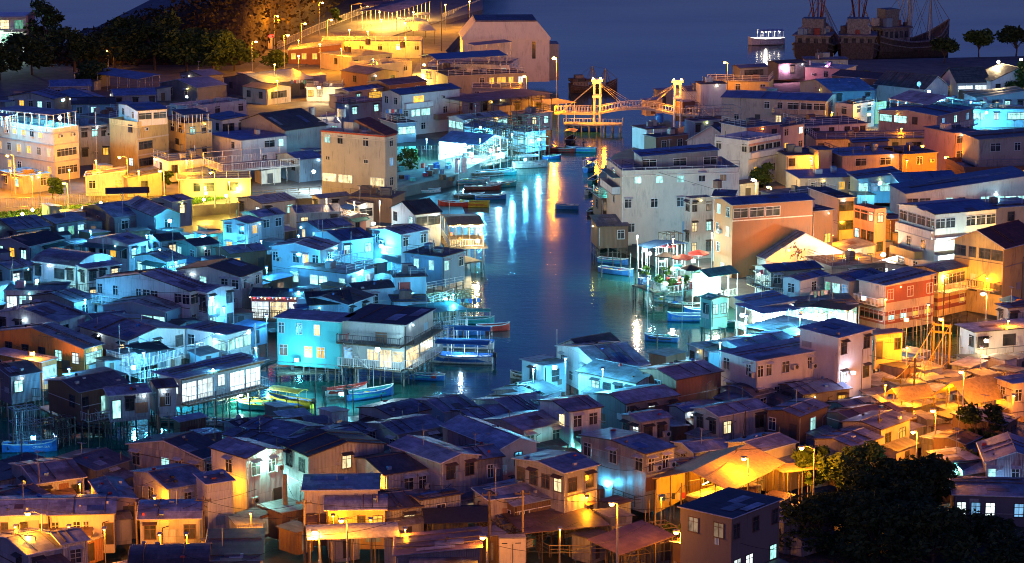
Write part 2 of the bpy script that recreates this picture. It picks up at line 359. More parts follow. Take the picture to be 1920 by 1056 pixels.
def house(label, F, Rp=None, L=None, h=2.6, d=5.0, roof='gx', wall='tin', rm='metal', wl='', wr='', z0=2.0, name='house', cat='house', group=None,
          th=None, frame='frame_dark', hoods=None, rise=None, over=.22, stilts=0, sh=None, key=None, aerial=None, pipe=True, deck=False, maxlen=30):
    P, th, A, B = plan(F, Rp, L, z0 + h, d, th, maxlen)
    root = empty(name, (P.x, P.y, z0), th, label, cat, group)
    if key is None and wall in ('tin', 'whitetin', 'darktin', 'wood', 'skyblue', 'patch', 'rustwall', 'bluewall', 'greenwall'):
        root.matrix_basis = root.matrix_basis @ Matrix.Rotation(R(RNG.uniform(-1.1, 1.1)), 4, 'X') @ Matrix.Rotation(R(RNG.uniform(-1.1, 1.1)), 4, 'Y')
    if hoods is None: hoods = wall in ('tin', 'whitetin', 'skyblue', 'patch', 'darktin', 'bluewall', 'grey')
    m = MB(); zb = -.35
    t = roof[0]
    if t == 'p':
        m.prism([(0, 0, zb), (B, 0, zb), (B, A, zb), (0, A, zb)], (0, 0, h - .75 - zb))
        wo = m.build('wall', wall, root)
        q = MB(); e = .18
        q.box(0, 0, h - .747, B, e, h); q.box(0, A - e, h - .747, B, A, h); q.box(0, e, h - .747, e, A - e, h); q.box(B - e, e, h - .747, B, A - e, h)
        q.box(-.06, -.06, h - .95, B + .06, .0, h - .8); q.box(-.06, 0, h - .95, 0, A + .06, h - .8)
        q.build('parapet', wall, root)
        r_ = MB(); r_.box(e, e, h - .745, B - e, A - e, h - .70); r_.build('roof', rm, root)
    else:
        W, Ln = (A, B) if t in 'gbs' and roof[1] == 'x' else (B, A)
        if t == 'f': prof = [(0, 0), (1, 0)]
        elif t == 'g': rs = (W * .095 if rise is None else rise); prof = [(0, 0), (.5, rs), (1, 0)]
        elif t == 'b': rs = (W * .12 if rise is None else rise); prof = [(k / 8, rs * (1 - (k / 4 - 1) ** 2)) for k in range(9)]
        elif t == 's': rs = (W * .12 if rise is None else rise); prof = [(0, 0), (1, rs)]
        elif t == 'r': rs = (W * .12 if rise is None else rise); W, Ln = (A, B) if roof[1] == 'x' else (B, A); prof = [(0, rs), (1, 0)]
        xdir = t != 'f' and roof[1] == 'x'
        def pt(u, z, v): return (v, u, z) if xdir else (u, v, z)
        pts = [pt(0, zb, 0), pt(W, zb, 0)] + [pt(a * W, h + b, 0) for a, b in reversed(prof)]
        off = (Ln, 0, 0) if xdir else (0, Ln, 0)
        m.prism(pts, off); wo = m.build('wall', wall, root)
        sl0 = (prof[1][1] - prof[0][1]) / ((prof[1][0] - prof[0][0]) * W); sl1 = (prof[-1][1] - prof[-2][1]) / ((prof[-1][0] - prof[-2][0]) * W)
        ext = [(-over, prof[0][1] - over * sl0)] + [(a * W, b) for a, b in prof[(1 if False else 0):]] + [(W + over, prof[-1][1] + over * sl1)]
        rt = MB(); low = [pt(a, h + b + .004, -over) for a, b in ext]; up = [pt(a, h + b + .1, -over) for a, b in reversed(ext)]
        rt.prism(low + up, ((Ln + 2 * over, 0, 0) if xdir else (0, Ln + 2 * over, 0)))
        rf = rt.build('roof', rm, root)
        segs = [(prof[k], prof[k + 1]) for k in range(len(prof) - 1)]
        for k in range(RNG.choice([0, 1, 2, 2, 3]) if P.y < 520 else 0):
            (a0, b0), (a1, b1) = RNG.choice(segs); u0 = RNG.uniform(0, .5); u1 = u0 + RNG.uniform(.25, .5); v0 = RNG.uniform(-.1, .7) * Ln; v1 = v0 + RNG.uniform(.7, 1.6); e = .112 + .02 * k
            u1 = min(u1, 1); q0, q1 = (a0 + (a1 - a0) * u0) * W, (a0 + (a1 - a0) * u1) * W; z_0, z_1 = h + b0 + (b1 - b0) * u0 + e, h + b0 + (b1 - b0) * u1 + e
            pm = MB(); pm.prism([pt(q0, z_0, v0), pt(q1, z_1, v0), pt(q1, z_1 + .015, v0), pt(q0, z_0 + .015, v0)], Vector(pt(0, 0, v1 - v0))); pm.build('roof_patch', RNG.choice(['pale', 'metal2', 'rust', 'metal', 'bluetin']), rf)
        if P.y < 520 and RNG.random() < .6:
            for k in range(RNG.choice([2, 3])):
                v = Ln * RNG.uniform(.1, .9); pm = MB(); pts_ = [pt(a * W, h + b + .15, v) for a, b in prof]; pm.path(pts_, .04, 4); pm.build('batten', 'timber', rf)
        if t == 'g':
            rc = MB(); pk = h + prof[1][1] + .1; a0, a1 = pt(W / 2, pk, -over - .01), pt(W / 2, pk, Ln + over + .01); rc.tube(a0, a1, .07, n=5); rc.build('ridge_cap', rm, rf)
        if P.y < 620:                                   # edge boards round the visible roof edges
            fb = MB(); e_ = [Vector(pt(a, h + b + .05, -over - .02)) for a, b in ext]; fb.path(e_, .055, 4)
            fb.path([Vector(pt(-over - .02, h + ext[0][1] + .05, v)) for v in (-over, Ln + over)], .055, 4)
            fb.build('fascia', RNG.choice(['frame_white', 'frame_white', 'galv', 'timber'] if wall not in ('wood', 'darktin', 'brown') else ['timber', 'galv']), root)
    FOOT.append((root, B, A))
    if 262 < P.y < 560 and name == 'house' and RNG.random() < .5:
        el = MB(); cx_, cy_ = (B * RNG.uniform(.2, .9), -.35) if RNG.random() < .6 else (-.35, A * RNG.uniform(.1, .8)); el.ball((cx_, cy_, h - .35), .065, 6, 4); el.build('eave_lamp', RNG.choice(['bulb_white', 'bulb_white', 'bulb_cyan'] if P.x < 10 and P.y < 375 else ['bulb_warm', 'bulb_yellow', 'bulb_white', 'bulb_sodium']), root)
    if frame == 'frame_dark' and RNG.random() < .5: frame = 'frame_white'
    fl = lambda a, o, z: (-o, A - a, z)
    fr = lambda a, o, z: (a, -o, z)
    if wl: fill_face(root, fl, A, h, wl, frame, hoods, sh)
    if wr: fill_face(root, fr, B, h, wr, frame, hoods, sh)
    if pipe and RNG.random() < .55:
        dp = MB(); dp.tube((.12, -.08, 0), (.12, -.08, h - .2), .045, n=5); dp.build('drainpipe', RNG.choice(['frame_white', 'galv', 'black']), root)
    if aerial or (aerial is None and RNG.random() < .22):
        ar = MB(); ax, ay = B * RNG.uniform(.25, .75), A * RNG.uniform(.3, .7); hh = RNG.uniform(1.2, 2.2); q = (ax, ay, h)
        ar.tube(q, (ax, ay, h + hh + .5), .03, n=4)
        for k in range(4): ar.tube((ax - .35 + .06 * k, ay + .25 * (k - 1.5), h + hh + .45), (ax + .35 - .06 * k, ay + .25 * (k - 1.5), h + hh + .45), .018, n=4)
        ar.tube((ax, ay - .5, h + hh + .45), (ax, ay + .5, h + hh + .45), .02, n=4); ar.build('aerial', 'galv', root)
    if stilts:
        for face_pts in (([(a, .15) for a in frange(.15, B - .15, 1.5)]), ([(.15, a) for a in frange(1.5, A - .15, 1.5)])):
            for (a, b) in face_pts:
                s_ = MB(); j = RNG.uniform(-.12, .12); s_.tube((a + j, b + j, -z0 - 1.2), (a, b, -.3), .11, .1, n=6); s_.build('stilt', 'stilt', root)
        br = MB(); br.bar((0, .12, -1.1), (B, .12, -1.0), .07); br.bar((.12, 0, -1.0), (.12, A, -1.1), .07); br.build('brace', 'stilt', root)
    if P.y < 335 and name == 'house' and key not in ('tealh', 'stripe', 'longwhite'):
        for k in range(RNG.choice([1, 2, 2, 3])):
            face = RNG.choice('lr'); Lf = B if face == 'r' else A; F_ = fr if face == 'r' else fl; w_ = RNG.uniform(.5, 1.5); a0 = RNG.uniform(.05, max(.06, Lf - w_ - .05)); z_0 = RNG.uniform(0, max(.1, h - 1.6)); hh = RNG.uniform(.6, 1.4); e = .012 + .006 * k
            q = MB(); q.prism([F_(a0, .004, z_0), F_(a0 + w_, .004, z_0), F_(a0 + w_, e, z_0), F_(a0, e, z_0)], (RNG.uniform(-.05, .05) if face == 'r' else 0, 0, hh)); q.build('wall_patch', RNG.choice(['patch', 'tin', 'rustwall', 'wood', 'whitetin', 'skyblue', 'sooty']), root)
        for face, Lf, F_ in (('r', B, fr), ('l', A, fl)):
            if RNG.random() < .5:
                q = MB(); zz = RNG.uniform(.4, h - .5); q.prism([F_(.05, .004, zz), F_(Lf - .05, .004, zz), F_(Lf - .05, .045, zz), F_(.05, .045, zz)], (0, 0, .07)); q.build('wall_batten', RNG.choice(['timber', 'galv', 'frame_white']), root)
            if RNG.random() < .4:
                q = MB(); a = RNG.uniform(.3, Lf - .3); q.path([F_(a, .06, -.1), F_(a, .06, h * .75), F_(min(a + .6, Lf - .1), .06, h * .8)], .035, 4); q.build('conduit', RNG.choice(['black', 'frame_white', 'galv']), root)
        if t not in 'fp' and RNG.random() < .7:
            for k in range(RNG.choice([2, 3, 4])):
                (a0, b0), (a1, b1) = RNG.choice(segs); u0 = RNG.uniform(.1, .9); v = Ln * RNG.uniform(.05, .95); q_ = pt((a0 + (a1 - a0) * u0) * W, h + b0 + (b1 - b0) * u0 + .1, v); w_ = RNG.uniform(.08, .22); q = MB(); q.box(q_[0] - w_, q_[1] - w_ * .7, q_[2] - .03, q_[0] + w_, q_[1] + w_ * .7, q_[2] + RNG.uniform(.1, .28)); q.build('roof_weight', RNG.choice(['concrete', 'rubber', 'timber', 'ac', 'red_paint', 'blue_paint']), rf)
    if stilts and name == 'house' and RNG.random() < .62 and not key:
        face = RNG.choice('lr'); Lf = B if face == 'r' else A; F_ = fr if face == 'r' else fl; dd = RNG.uniform(1.0, 1.6); a0, a1 = (0, Lf) if RNG.random() < .6 else (Lf * .35, Lf)
        q = MB(); q.prism([F_(a0, .004, -.2), F_(a1, .004, -.2), F_(a1, dd, -.2), F_(a0, dd, -.2)], (0, 0, .14)); po = q.build('porch', 'deck', root)
        rail_mesh(po, [F_(a0, .05, -.06), F_(a0, dd - .05, -.06), F_(a1, dd - .05, -.06), F_(a1, .05, -.06)], RNG.choice(['rail_white', 'rail_white', 'timber', 'galv']), .95, .26, bars=RNG.random() < .4)
        for a in frange(a0 + .1, a1 - .1, 2.0): q = MB(); q.tube(F_(a, dd - .08, -z0 - 1), F_(a, dd - .08, -.2), .07, n=5); q.build('porch_post', 'stilt', po)
        if RNG.random() < .45:
            q = MB(); q.prism([F_(a0, .006, h - .35), F_(a0, dd + .2, h - .65), F_(a0, dd + .2, h - .6), F_(a0, .006, h - .3)], Vector(F_(a1, 0, 0)) - Vector(F_(a0, 0, 0))); q.build('porch_roof', RNG.choice(['metal', 'rust', 'greentin', 'tarp_blue']), po)
            for a in (a0 + .1, a1 - .1): q = MB(); q.tube(F_(a, dd, -.06), F_(a, dd, h - .62), .04, n=5); q.build('porch_post', 'galv', po)
    if t in 'fp' and P.y > 300 and B > 3 and A > 3:
        zr = h - .69 if t == 'p' else h + .11
        for k in range(RNG.choice([1, 2, 3])):
            x, y, sx_, sy_, sz_ = RNG.uniform(.2, .8) * B, RNG.uniform(.25, .8) * A, RNG.uniform(.3, .8), RNG.uniform(.3, .6), RNG.uniform(.5, 1.2); q = MB(); q.box(x - sx_, y - sy_, zr, x + sx_, y + sy_, zr + sz_); q.build('roof_box', RNG.choice(['concrete', 'ac', 'darkgrey', 'rust', 'bluetin', 'white']), root)
        for k in range(RNG.choice([1, 2, 3])):
            x, y = RNG.uniform(.1, .9) * B, RNG.uniform(.1, .9) * A; q = MB(); q.tube((x, y, zr), (x, y, zr + RNG.uniform(.8, 2)), .05, n=5); q.build('vent_pipe', RNG.choice(['galv', 'frame_white', 'black']), root)
        if RNG.random() < .4: rail_mesh(root, [(.1, .1, zr), (B - .1, .1, zr), (B - .1, A - .1, zr)] if RNG.random() < .5 else [(.1, A - .1, zr), (.1, .1, zr), (B - .1, .1, zr)], RNG.choice(['galv', 'rail_white', 'rail_dark']), 1.0, .5, bars=True)
    if deck:
        dk = MB(); dk.box(-deck, -deck, -.36, B + .3, 0, -.2); dk.box(-deck, 0, -.36, 0, A, -.2); dk.build('deck', 'deck', root)
    if P.y < 318 and name == 'house' and z0 < 3 and not stilts and key != 'longwhite' and RNG.random() < .62:
        face = RNG.choice('rrl'); Lf = B if face == 'r' else A; a0 = Lf * RNG.uniform(0, .3); a1 = Lf * RNG.uniform(.6, 1.0); dd = RNG.uniform(1.0, 2.0); hh = min(h - .5, RNG.uniform(1.5, 2.1)); F_ = fr if face == 'r' else fl
        q = MB(); q.prism([F_(a0, .004, -.34), F_(a0, dd, -.34), F_(a0, dd, hh), F_(a0, .004, hh + .35)], Vector(F_(a1, 0, 0)) - Vector(F_(a0, 0, 0))); lo = q.build('lean_to', RNG.choice(['tin', 'darktin', 'wood', 'patch', wall]), root)
        q = MB(); q.prism([F_(a0 - .15, .006, hh + .36), F_(a0 - .15, dd + .2, hh), F_(a0 - .15, dd + .2, hh + .05), F_(a0 - .15, .006, hh + .42)], Vector(F_(a1 + .15, 0, 0)) - Vector(F_(a0 - .15, 0, 0))); q.build('roof', RNG.choice(['metal', 'metal2', 'rust', 'felt']), lo)
        if RNG.random() < .5: door(lo, lambda a, o, z_: F_(a, o + dd, z_), (a0 + a1) / 2, -.05, 'frame_dark', .7, min(1.6, hh - .1))
    if key: HOUSES[key] = (root, B, A, h)
    return root
# ------------------------------------------------------------------ setting: water, ground, hill
def sheet(name, pts, z, thick, mat, kind='structure'):
    m = MB(); P = [at(x, y, z) for x, y in pts]
    m.prism([(p.x, p.y, z - thick) for p in P], (0, 0, thick)); o = m.build(name, mat); o['kind'] = kind; return o
t = NT('water_mat')
t.b.inputs['Base Color'].default_value = (.010, .066, .060, 1)
t.link(t.ramp(t.noise(.018, t.mapped((.5, 1, 1)), 4, .6), [(.35, (.07,) * 3), (.7, (.19,) * 3)]), t.b.inputs['Roughness'])
t.b.inputs['IOR'].default_value = 1.33
n1 = t.noise(.55, t.mapped((.55, 1.0, 1)), 3, .55); n2 = t.noise(2.2, t.mapped((.6, 1, 1)), 2, .5)
t.bump(n2, .10, .10, t.bump(n1, .16, .25)); MATS['water'] = t.m
t = NT('mud_mat'); n = t.noise(.6, t.mapped((1, 1, 1)), 6, .7)
t.link(t.ramp(n, [(.35, (.03, .026, .022)), (.7, (.085, .07, .055))]), t.b.inputs['Base Color']); t.b.inputs['Roughness'].default_value = .45; t.bump(n, .5, .2); MATS['mud'] = t.m
t = NT('land_mat'); n = t.noise(.35, t.mapped((1, 1, 1)), 6, .7)
t.link(t.ramp(n, [(.35, (.10, .095, .09)), (.7, (.20, .19, .17))]), t.b.inputs['Base Color']); t.b.inputs['Roughness'].default_value = .9; t.bump(n, .4, .1); MATS['land'] = t.m
t = NT('road_mat'); n = t.noise(.8, t.mapped((1, 1, 1)), 5, .6)
t.link(t.ramp(n, [(.35, (.16, .155, .15)), (.7, (.27, .26, .25))]), t.b.inputs['Base Color']); t.b.inputs['Roughness'].default_value = .8; t.bump(n, .25, .05); MATS['road'] = t.m
t = NT('hill_mat'); n = t.noise(.09, t.mapped((1, 1, 1)), 8, .72)
t.link(t.ramp(n, [(.38, (.035, .024, .013)), (.66, (.09, .062, .033))]), t.b.inputs['Base Color']); t.b.inputs['Roughness'].default_value = .9; t.bump(n, .9, 1.5); MATS['hill'] = t.m
m = MB(); m.prism([(-6000, -200, -3), (6000, -200, -3), (6000, 16000, -3), (-6000, 16000, -3)], (0, 0, .5)); m.build('ground', 'mud')['kind'] = 'structure'
m = MB(); m.poly([(-6000, -200, 0), (6000, -200, 0), (6000, 16000, 0), (-6000, 16000, 0)]); m.build('water', 'water')['kind'] = 'structure'
sheet('land', [(-500,425),(150,412),(330,388),(560,372),(700,372),(760,350),(850,330),(940,285),(1018,262),(1036,215),(1030,172),(880,162),(836,95),(905,16),(890,-8),(700,-40),(400,-60),(60,112),(-500,105)], 1.9, 3, 'land')
sheet('land_east', [(1292,232),(1200,272),(1150,290),(1122,330),(1118,430),(1180,455),(1300,505),(1390,560),(1640,575),(2300,585),(2400,95),(1800,108),(1480,115),(1330,150),(1284,186)], 1.9, 3, 'land')
sheet('mudflat', [(-500,430),(150,414),(560,380),(760,362),(850,345),(880,420),(885,560),(820,610),(640,640),(500,680),(420,735),(250,760),(-500,700)], .22, 1, 'mud')
sheet('mudflat_front', [(-400,905),(240,875),(330,826),(560,792),(680,778),(900,748),(960,720),(1020,690),(1300,668),(1640,668),(2300,690),(2600,1400),(-700,1400)], .3, 1, 'mud')
def strip(name, pts, w, z, mat, thick=.15):
    """a path of even width on the ground"""
    P = [at(x, y, z) for x, y in pts]; l, r = [], []
    for i, p in enumerate(P):
        d = (P[min(i + 1, len(P) - 1)] - P[max(i - 1, 0)]); d.z = 0; d.normalize(); q = Vector((-d.y, d.x, 0)) * w / 2
        l.append(p + q); r.append(p - q)
    m = MB()
    for i in range(len(P) - 1): m.prism([(v.x, v.y, z - thick) for v in (r[i], r[i + 1], l[i + 1], l[i])], (0, 0, thick))
    o = m.build(name, mat); o['kind'] = 'structure'; return o
sheet('promenade', [(470,138),(505,100),(600,62),(690,30),(760,5),(830,-20),(893,-8),(903,12),(840,36),(740,66),(640,100),(570,122)], 2.06, .16, 'road')
strip('path', [(1500,372),(1440,335),(1412,352),(1440,300),(1470,262)], 3.5, 2.0, 'road', .1)
strip('alley', [(1590,490),(1640,476),(1625,440),(1610,410)], 4, 2.0, 'road', .1)
strip('lane', [(770,230),(782,175),(790,140),(800,118)], 4, 2.0, 'road', .1)
# hill: a real slope rising behind the town; its crest drops to the sea at the left
def hill():
    xs = [90 + 18 * i for i in range(48)]; rows = []
    K = [(60,122),(130,110),(190,78),(250,46),(330,22),(420,4),(560,-30),(800,-70),(1000,-100)]
    def crest(x):
        for (a, b), (c, e) in zip(K, K[1:]):
            if a <= x <= c: return b + (e - b) * (x - a) / (c - a)
        return K[-1][1]
    r = random.Random(5); NR = 18
    for x in xs:
        hc = 2 + max(0, x - 110) * .045; c = at(x, crest(x), hc); f = at(x, 126 if x < 455 else 126 - (x - 455) * .64, 1.5); col = []
        if c.y < f.y + 15: c.y = f.y + 15
        for j in range(NR + 1):
            s = j / NR * 1.5
            if s <= 1: q = f.lerp(c, s); q.z = 1.5 + (hc - 1.5) * math.sin(s * math.pi / 2) ** .9
            else: q = Vector((c.x * (1 + (s - 1) * .15), c.y + (s - 1) * 160, hc * max(0, 1 - (s - 1) * 2.2)))
            if 0 < j < NR: q.z += r.uniform(-.5, .5)
            col.append(tuple(q))
        rows.append(col)
    m = MB(); n = NR + 1; i0 = 0
    for c in rows: m.v += c
    for a in range(len(rows) - 1):
        for b in range(NR): m.f.append((a * n + b, (a + 1) * n + b, (a + 1) * n + b + 1, a * n + b + 1))
    o = m.build('hill', 'hill', smooth=True); o['kind'] = 'structure'
hill()
# dark wooded slope at the viewer's side
m = MB(); rows = []
for i in range(15):
    px = 1430 + i * 50; col = []
    for j in range(8):
        p = at(px, 960 + j * 40 - 3 * i, 2); q = Vector((p.x, p.y - j * 1.0, 1.4 + j * .55 + .4 * math.sin(i * 2.1 + j)))
        col.append(q)
    rows.append(col)
for c in rows: m.v += [tuple(p) for p in c]
for a in range(14):
    for b in range(7): m.f.append((a * 8 + b, a * 8 + b + 1, (a + 1) * 8 + b + 1, (a + 1) * 8 + b))
m.build('hillside', 'hill', smooth=True)['kind'] = 'structure'
# ------------------------------------------------------------------ trees
def tree(label, px, py, zb, H, rad, n=1500, leaf='leaf_dark', seed=0, group=None, size=.35, name='tree', squash=.75, low=.32):
    r = random.Random(seed); p = at(px, py, zb); root = empty(name, p, r.uniform(0, 6), label, 'tree', group)
    m = MB(); top = H * .72; m.tube((0, 0, -.5), (r.uniform(-.2, .2), r.uniform(-.2, .2), top * .55), H * .035, H * .022, 7)
    cl = []
    for k in range(9 + int(rad * 1.5)):
        a = r.uniform(0, 6.28); q = rad * math.sqrt(r.uniform(.02, .8)); zz = H * r.uniform(low, .93)
        q *= (1 - abs((zz / H - .55)) * .9)
        c = Vector((q * math.cos(a), q * math.sin(a), zz)); cl.append((c, rad * r.uniform(.24, .46)))
        m.tube((0, 0, top * r.uniform(.3, .55)), c, H * .014, H * .005, 5)
    m.build('trunk', 'trunk', root)
    q = MB()
    for k in range(n):
        c, cr = r.choice(cl)
        d = Vector((r.gauss(0, 1), r.gauss(0, 1), r.gauss(0, 1))).normalized() * cr * r.uniform(.45, 1.12); d.z *= squash
        o = c + d; u = Vector((r.gauss(0, 1), r.gauss(0, 1), r.gauss(0, .6))).normalized(); w = u.cross(Vector((r.gauss(0, 1), r.gauss(0, 1), r.gauss(0, 1)))).normalized()
        s = size * r.uniform(.6, 1.4)
        q.poly([o - u * s, o + w * s * .45, o + u * s, o - w * s * .45])
    q.build('crown', leaf, root)
    return root
H = house
# ---------------- far left bank, row by row from the hill to the creek
H('low blue roofed house under dark trees at the far left edge', (95,163),(170,167),(72,157), h=2.8, wall='grey', rm='bluetin', wl='.', wr='. .', maxlen=8)
H('long low house with pale eave behind the rooftop greenhouse', (15,181),(100,186), d=6, h=2.8, roof='gy', wall='grey', rm='bluetin', wr='.y.c.')
H('small house with bright white gable beside blue roofs at far left', (150,188),(203,186),(110,181), h=2.8, roof='gy', wall='white', rm='bluetin', wr=' . ')
H('dark roofed hut left of the blue glazed rooftop room', (135,196),(215,200),(92,192), h=2.6, wall='bluewall', rm='dark', wr='.c.', maxlen=8)
H('low grey house with blue roof right of small white gable', (215,180),(300,178),(190,172), h=2.8, wall='grey', rm='bluetin', wr='. . .', maxlen=8)
H('wide low workshop with dark blue roof below the long open pavilion', (370,165),(425,158),(300,152), h=3, wall='darktin', rm='bluetin', wl=' . . ')
H('low hall with dark roof right of the long open pavilion', (380,143),(418,140),(338,138), h=3, wall='darktin', rm='bluetin', wl='. .')
H('broad dark roofed workshop below the orange lit trees', (500,158),(588,150),(420,148), h=3, wall='darktin', rm='bluetin', wl='. .', wr='..')
H('dark roofed house with a yellow screen facing the black warehouse', (500,168),(545,162),(455,162), h=3, roof='gy', wall='beige', rm='felt', wl='..', wr='W')
H('long white walled flat building in front of dark workshops', (352,200),(462,186),(318,190), h=3, roof='px', wall='white', wl='. ', wr='. . .')
H('cream hut lit by a bare wall lamp near the black warehouse', (574,164),(642,164), d=5, h=2.7, roof='f', wall='cream', rm='roofconcrete', wr='y. .')
H('low dark roofed house right of the cream lit hut', (655,172),(722,160),(628,160), h=3, wall='grey', rm='bluetin', wr='.Y', wl='y')
H('blue walled house with two cyan lit windows left of tall white house', (655,196),(716,188),(630,186), h=4.4, roof='f', wall='bluewall', rm='roofconcrete', wr='c c')
H('huge warehouse with black gable roof behind the cream tower house', (535,245),(612,214),(440,205), h=5, roof='gx', wall='concrete', rm='dark', rise=2.2, wl='  ', key='ware', name='warehouse', cat='warehouse')
H('stepped white house with balustrade left of red roofed cream house', (587,232),(640,222),(536,236), h=5.2, roof='px', wall='white', wl='.  /. .', wr='../c.', maxlen=8)
H('flat grey house hidden behind the yellow flats', (205,222),(262,212),(150,216), h=6.2, roof='f', wall='grey', rm='roofconcrete', wl=' . ')
H('yellow block of flats with glazed rooftop room and red brown window', (257,229),(315,226),(205,228), h=8.4, roof='px', wall='yellow', wl=' ./  / .', wr='A /W /W.', frame='frame_brown', pipe=True, key='yel')
H('pale yellow block of flats with paired windows behind the railed terrace', (348,232),(397,228),(315,227), h=7.2, roof='px', wall='yellow', wl='.a/./', wr='ca/.a', key='yel2')
H('glazed rooftop room with blue roof on top of the yellow flats', (258,208),(313,205),(222,199), h=2.2, z0=10.0, roof='gx', rise=.4, wall='white', rm='bluetin', wr='WW', wl='..', frame='frame_white', name='rooftop_room', cat='rooftop room')
H('green grey house with tall pipe between orange and yellow flats', (148,237),(206,233), d=8, h=6.6, roof='px', wall='grey', wr='..a/.A.')
H('ochre block of flats with greenhouse roof, warm lit by street lamps', (100,241),(147,235),(-12,224), h=8.6, roof='px', wall='cream', wl=' .yy.y /y.yyq./ y.  y', wr='AA/W/W', frame='frame_white', key='och')
H('twin grey huts below the ochre flats', (42,331),(93,327),(0,325), h=2.7, roof='f', wall='grey', rm='bluetin', wl='..', wr=' .')
H('yellow lit low house beside the lamp post below yellow flats', (160,331),(235,330), d=5, h=3, roof='sy', wall='cream', rm='rust', wr='. y')
H('yellow lit shed with sloping tin roof right of the lamp post', (238,334),(303,330), d=5, h=3, roof='sy', wall='beige', rm='metal2', wr=' . ')
H('small white flat roofed house below the pale yellow flats', (316,303),(382,300),(287,299), h=3, roof='f', wall='white', rm='roofconcrete', wl='.', wr='.  ', z0=2.6)
H('cream house with boarded windows under the railed terrace', (335,337),(470,334), d=6, h=3, roof='f', wall='beige', rm='roofconcrete', wr=' .W W ')
H('open sided upper room with blue roof behind the railed terrace', (416,226),(464,222),(382,219), h=3.1, z0=4.8, roof='sy', rise=.4, wall='white', rm='bluetin', wl=' .', wr='W.', name='rooftop_room', cat='rooftop room')
H('pale plastered house under the open sided upper room', (452,264),(537,257),(392,256), h=4.4, roof='f', wall='white', rm='bluetin', wl=' ./ ', wr='  W./ .a', sh=2.4)
H('grey house in shade right of the railed terrace', (560,300),(604,296),(520,292), h=3.6, wall='bluewall', rm='bluetin', wl=' .')
H('cream four storey tower house with red tile roof', (722,254),(744,240),(602,242), h=11.5, roof='px', wall='cream', rm='roofconcrete', wl='.. . /-  - /VV V/    ', wr='./b/.', sh=3.0, key='tower', pipe=False)
H('house with one bright big window behind the cream tower house', (744,232),(780,229), d=6, h=6, roof='f', wall='bluewall', rm='dark', wr='C/.')
H('big white house with a yellow lit upper window', (751,178),(862,164),(716,168), h=7.5, roof='gx', rise=.6, wall='white', rm='bluetin', wl='../ ', wr=' Y A /.CC . /.. .', key='bigw')
H('dark low roof between white house and the scaffolding', (800,222),(842,214),(770,216), h=2.6, wall='darktin', rm='dark', wr=' . ')
# ---------------- waterfront by the drawbridge
H('house with blue tarpaulin over its white roof terrace', (803,119),(955,122), d=12, h=5, roof='px', wall='white', wr='. . . .', key='tarp')
H('house with warm lit windows under a flat roof by quay lamp', (840,143),(985,137), d=8, h=4, roof='f', wall='concrete', rm='felt', wr='   .yYy.', frame='frame_white')
H('cream lit end house by the alley to the quay', (790,130),(838,133), d=6, h=4.2, roof='f', wall='cream', rm='roofconcrete', wr='y.')
H('house with railed roof terrace left of the bright alley', (700,122),(772,112),(655,112), h=4, roof='px', wall='cream', wl='..', wr='. .')
H('small white walled house with brown roof left of the bright alley', (690,140),(745,132),(640,128), h=3.4, roof='gy', wall='brown', rm='felt', wl='.', wr='. .')
H('low house with rooftop clutter below the quay sheds', (660,108),(735,100),(600,98), h=3.2, roof='f', wall='beige', rm='felt', wl=' . ', wr='. . .')
H('orange lit long shed below the promenade road', (540,95),(640,95), d=10, h=3, roof='sy', wall='orange', rm='felt', wr='yyyyy')
H('pale terrace building with white rail below the white pavilion', (600,78),(790,78), d=9, h=3.6, roof='px', wall='cream', wr='. . . . . .')
H('dark brown roofed house left of the bright alley', (730,160),(800,150),(690,150), h=3.6, roof='gx', wall='brown', rm='felt', wr='..')
H('narrow house under scaffolding beside the quay', (900,190),(936,187),(866,186), h=2.8, wall='grey', rm='bluetin', wl='.', wr='.c')
H('dark house under scaffolding nearest the bridge', (960,188),(1020,182),(925,180), h=3.6, wall='darktin', rm='dark', wr='. .')
H('brown boarded house behind the scaffolding', (885,165),(975,166), d=6, h=3.2, roof='f', wall='concrete', rm='dark', wr='. . .')
H('cyan lit glazed house with pale frames on the waterfront', (869,225),(952,216),(841,219), h=2.6, roof='gx', rise=.5, wall='white', rm='pale', wl='CC', wr='xCxC', frame='frame_white', z0=3.0)
H('blue tin gabled house in front of the glazed waterfront house', (924,243),(964,236),(870,238), h=2.7, roof='gy', wall='skyblue', rm='bluetin', wl=' .', wr='c')
H('cyan lit waterfront house with tall glowing windows', (986,249),(1024,243),(950,243), h=3.2, roof='sx', rise=.3, wall='skyblue', rm='bluetin', wl='.c', wr='CC', frame='frame_white', stilts=1)
H('small white house next to scaffolding by the waterfront', (990,215),(1035,210),(960,210), h=3, roof='f', wall='white', rm='metal', wl='.', wr='.c')
# ---------------- right bank, far rows
H('white flat house at the corner by the drawbridge', (1284,172),(1362,170), d=7, h=4.2, roof='f', wall='white', rm='roofconcrete', wr=' . .')
H('white stair block rising behind the corner house', (1314,158),(1361,157), d=4, h=6, roof='f', wall='white', rm='roofconcrete', wr='  ')
H('ochre low house with flat roof at the right bank waterfront', (1326,150),(1442,153), d=8, h=2.8, roof='f', wall='yellow', rm='felt', wr='. . .')
H('dark rooftop hut above the ochre low house', (1388,128),(1440,126), d=4, h=2.4, z0=4.6, roof='gx', wall='darktin', rm='bluetin', wr='W', name='rooftop_room', cat='rooftop room')
H('pink lit house near the moored trawlers', (1442,122),(1585,130), d=7, h=3, roof='f', wall='pinkwall', rm='pale', wr='a..A.a')
H('small house with black gable roof below the trawlers', (1460,120),(1510,116),(1440,112), h=3, roof='gx', wall='darktin', rm='dark', wr='.', z0=3)
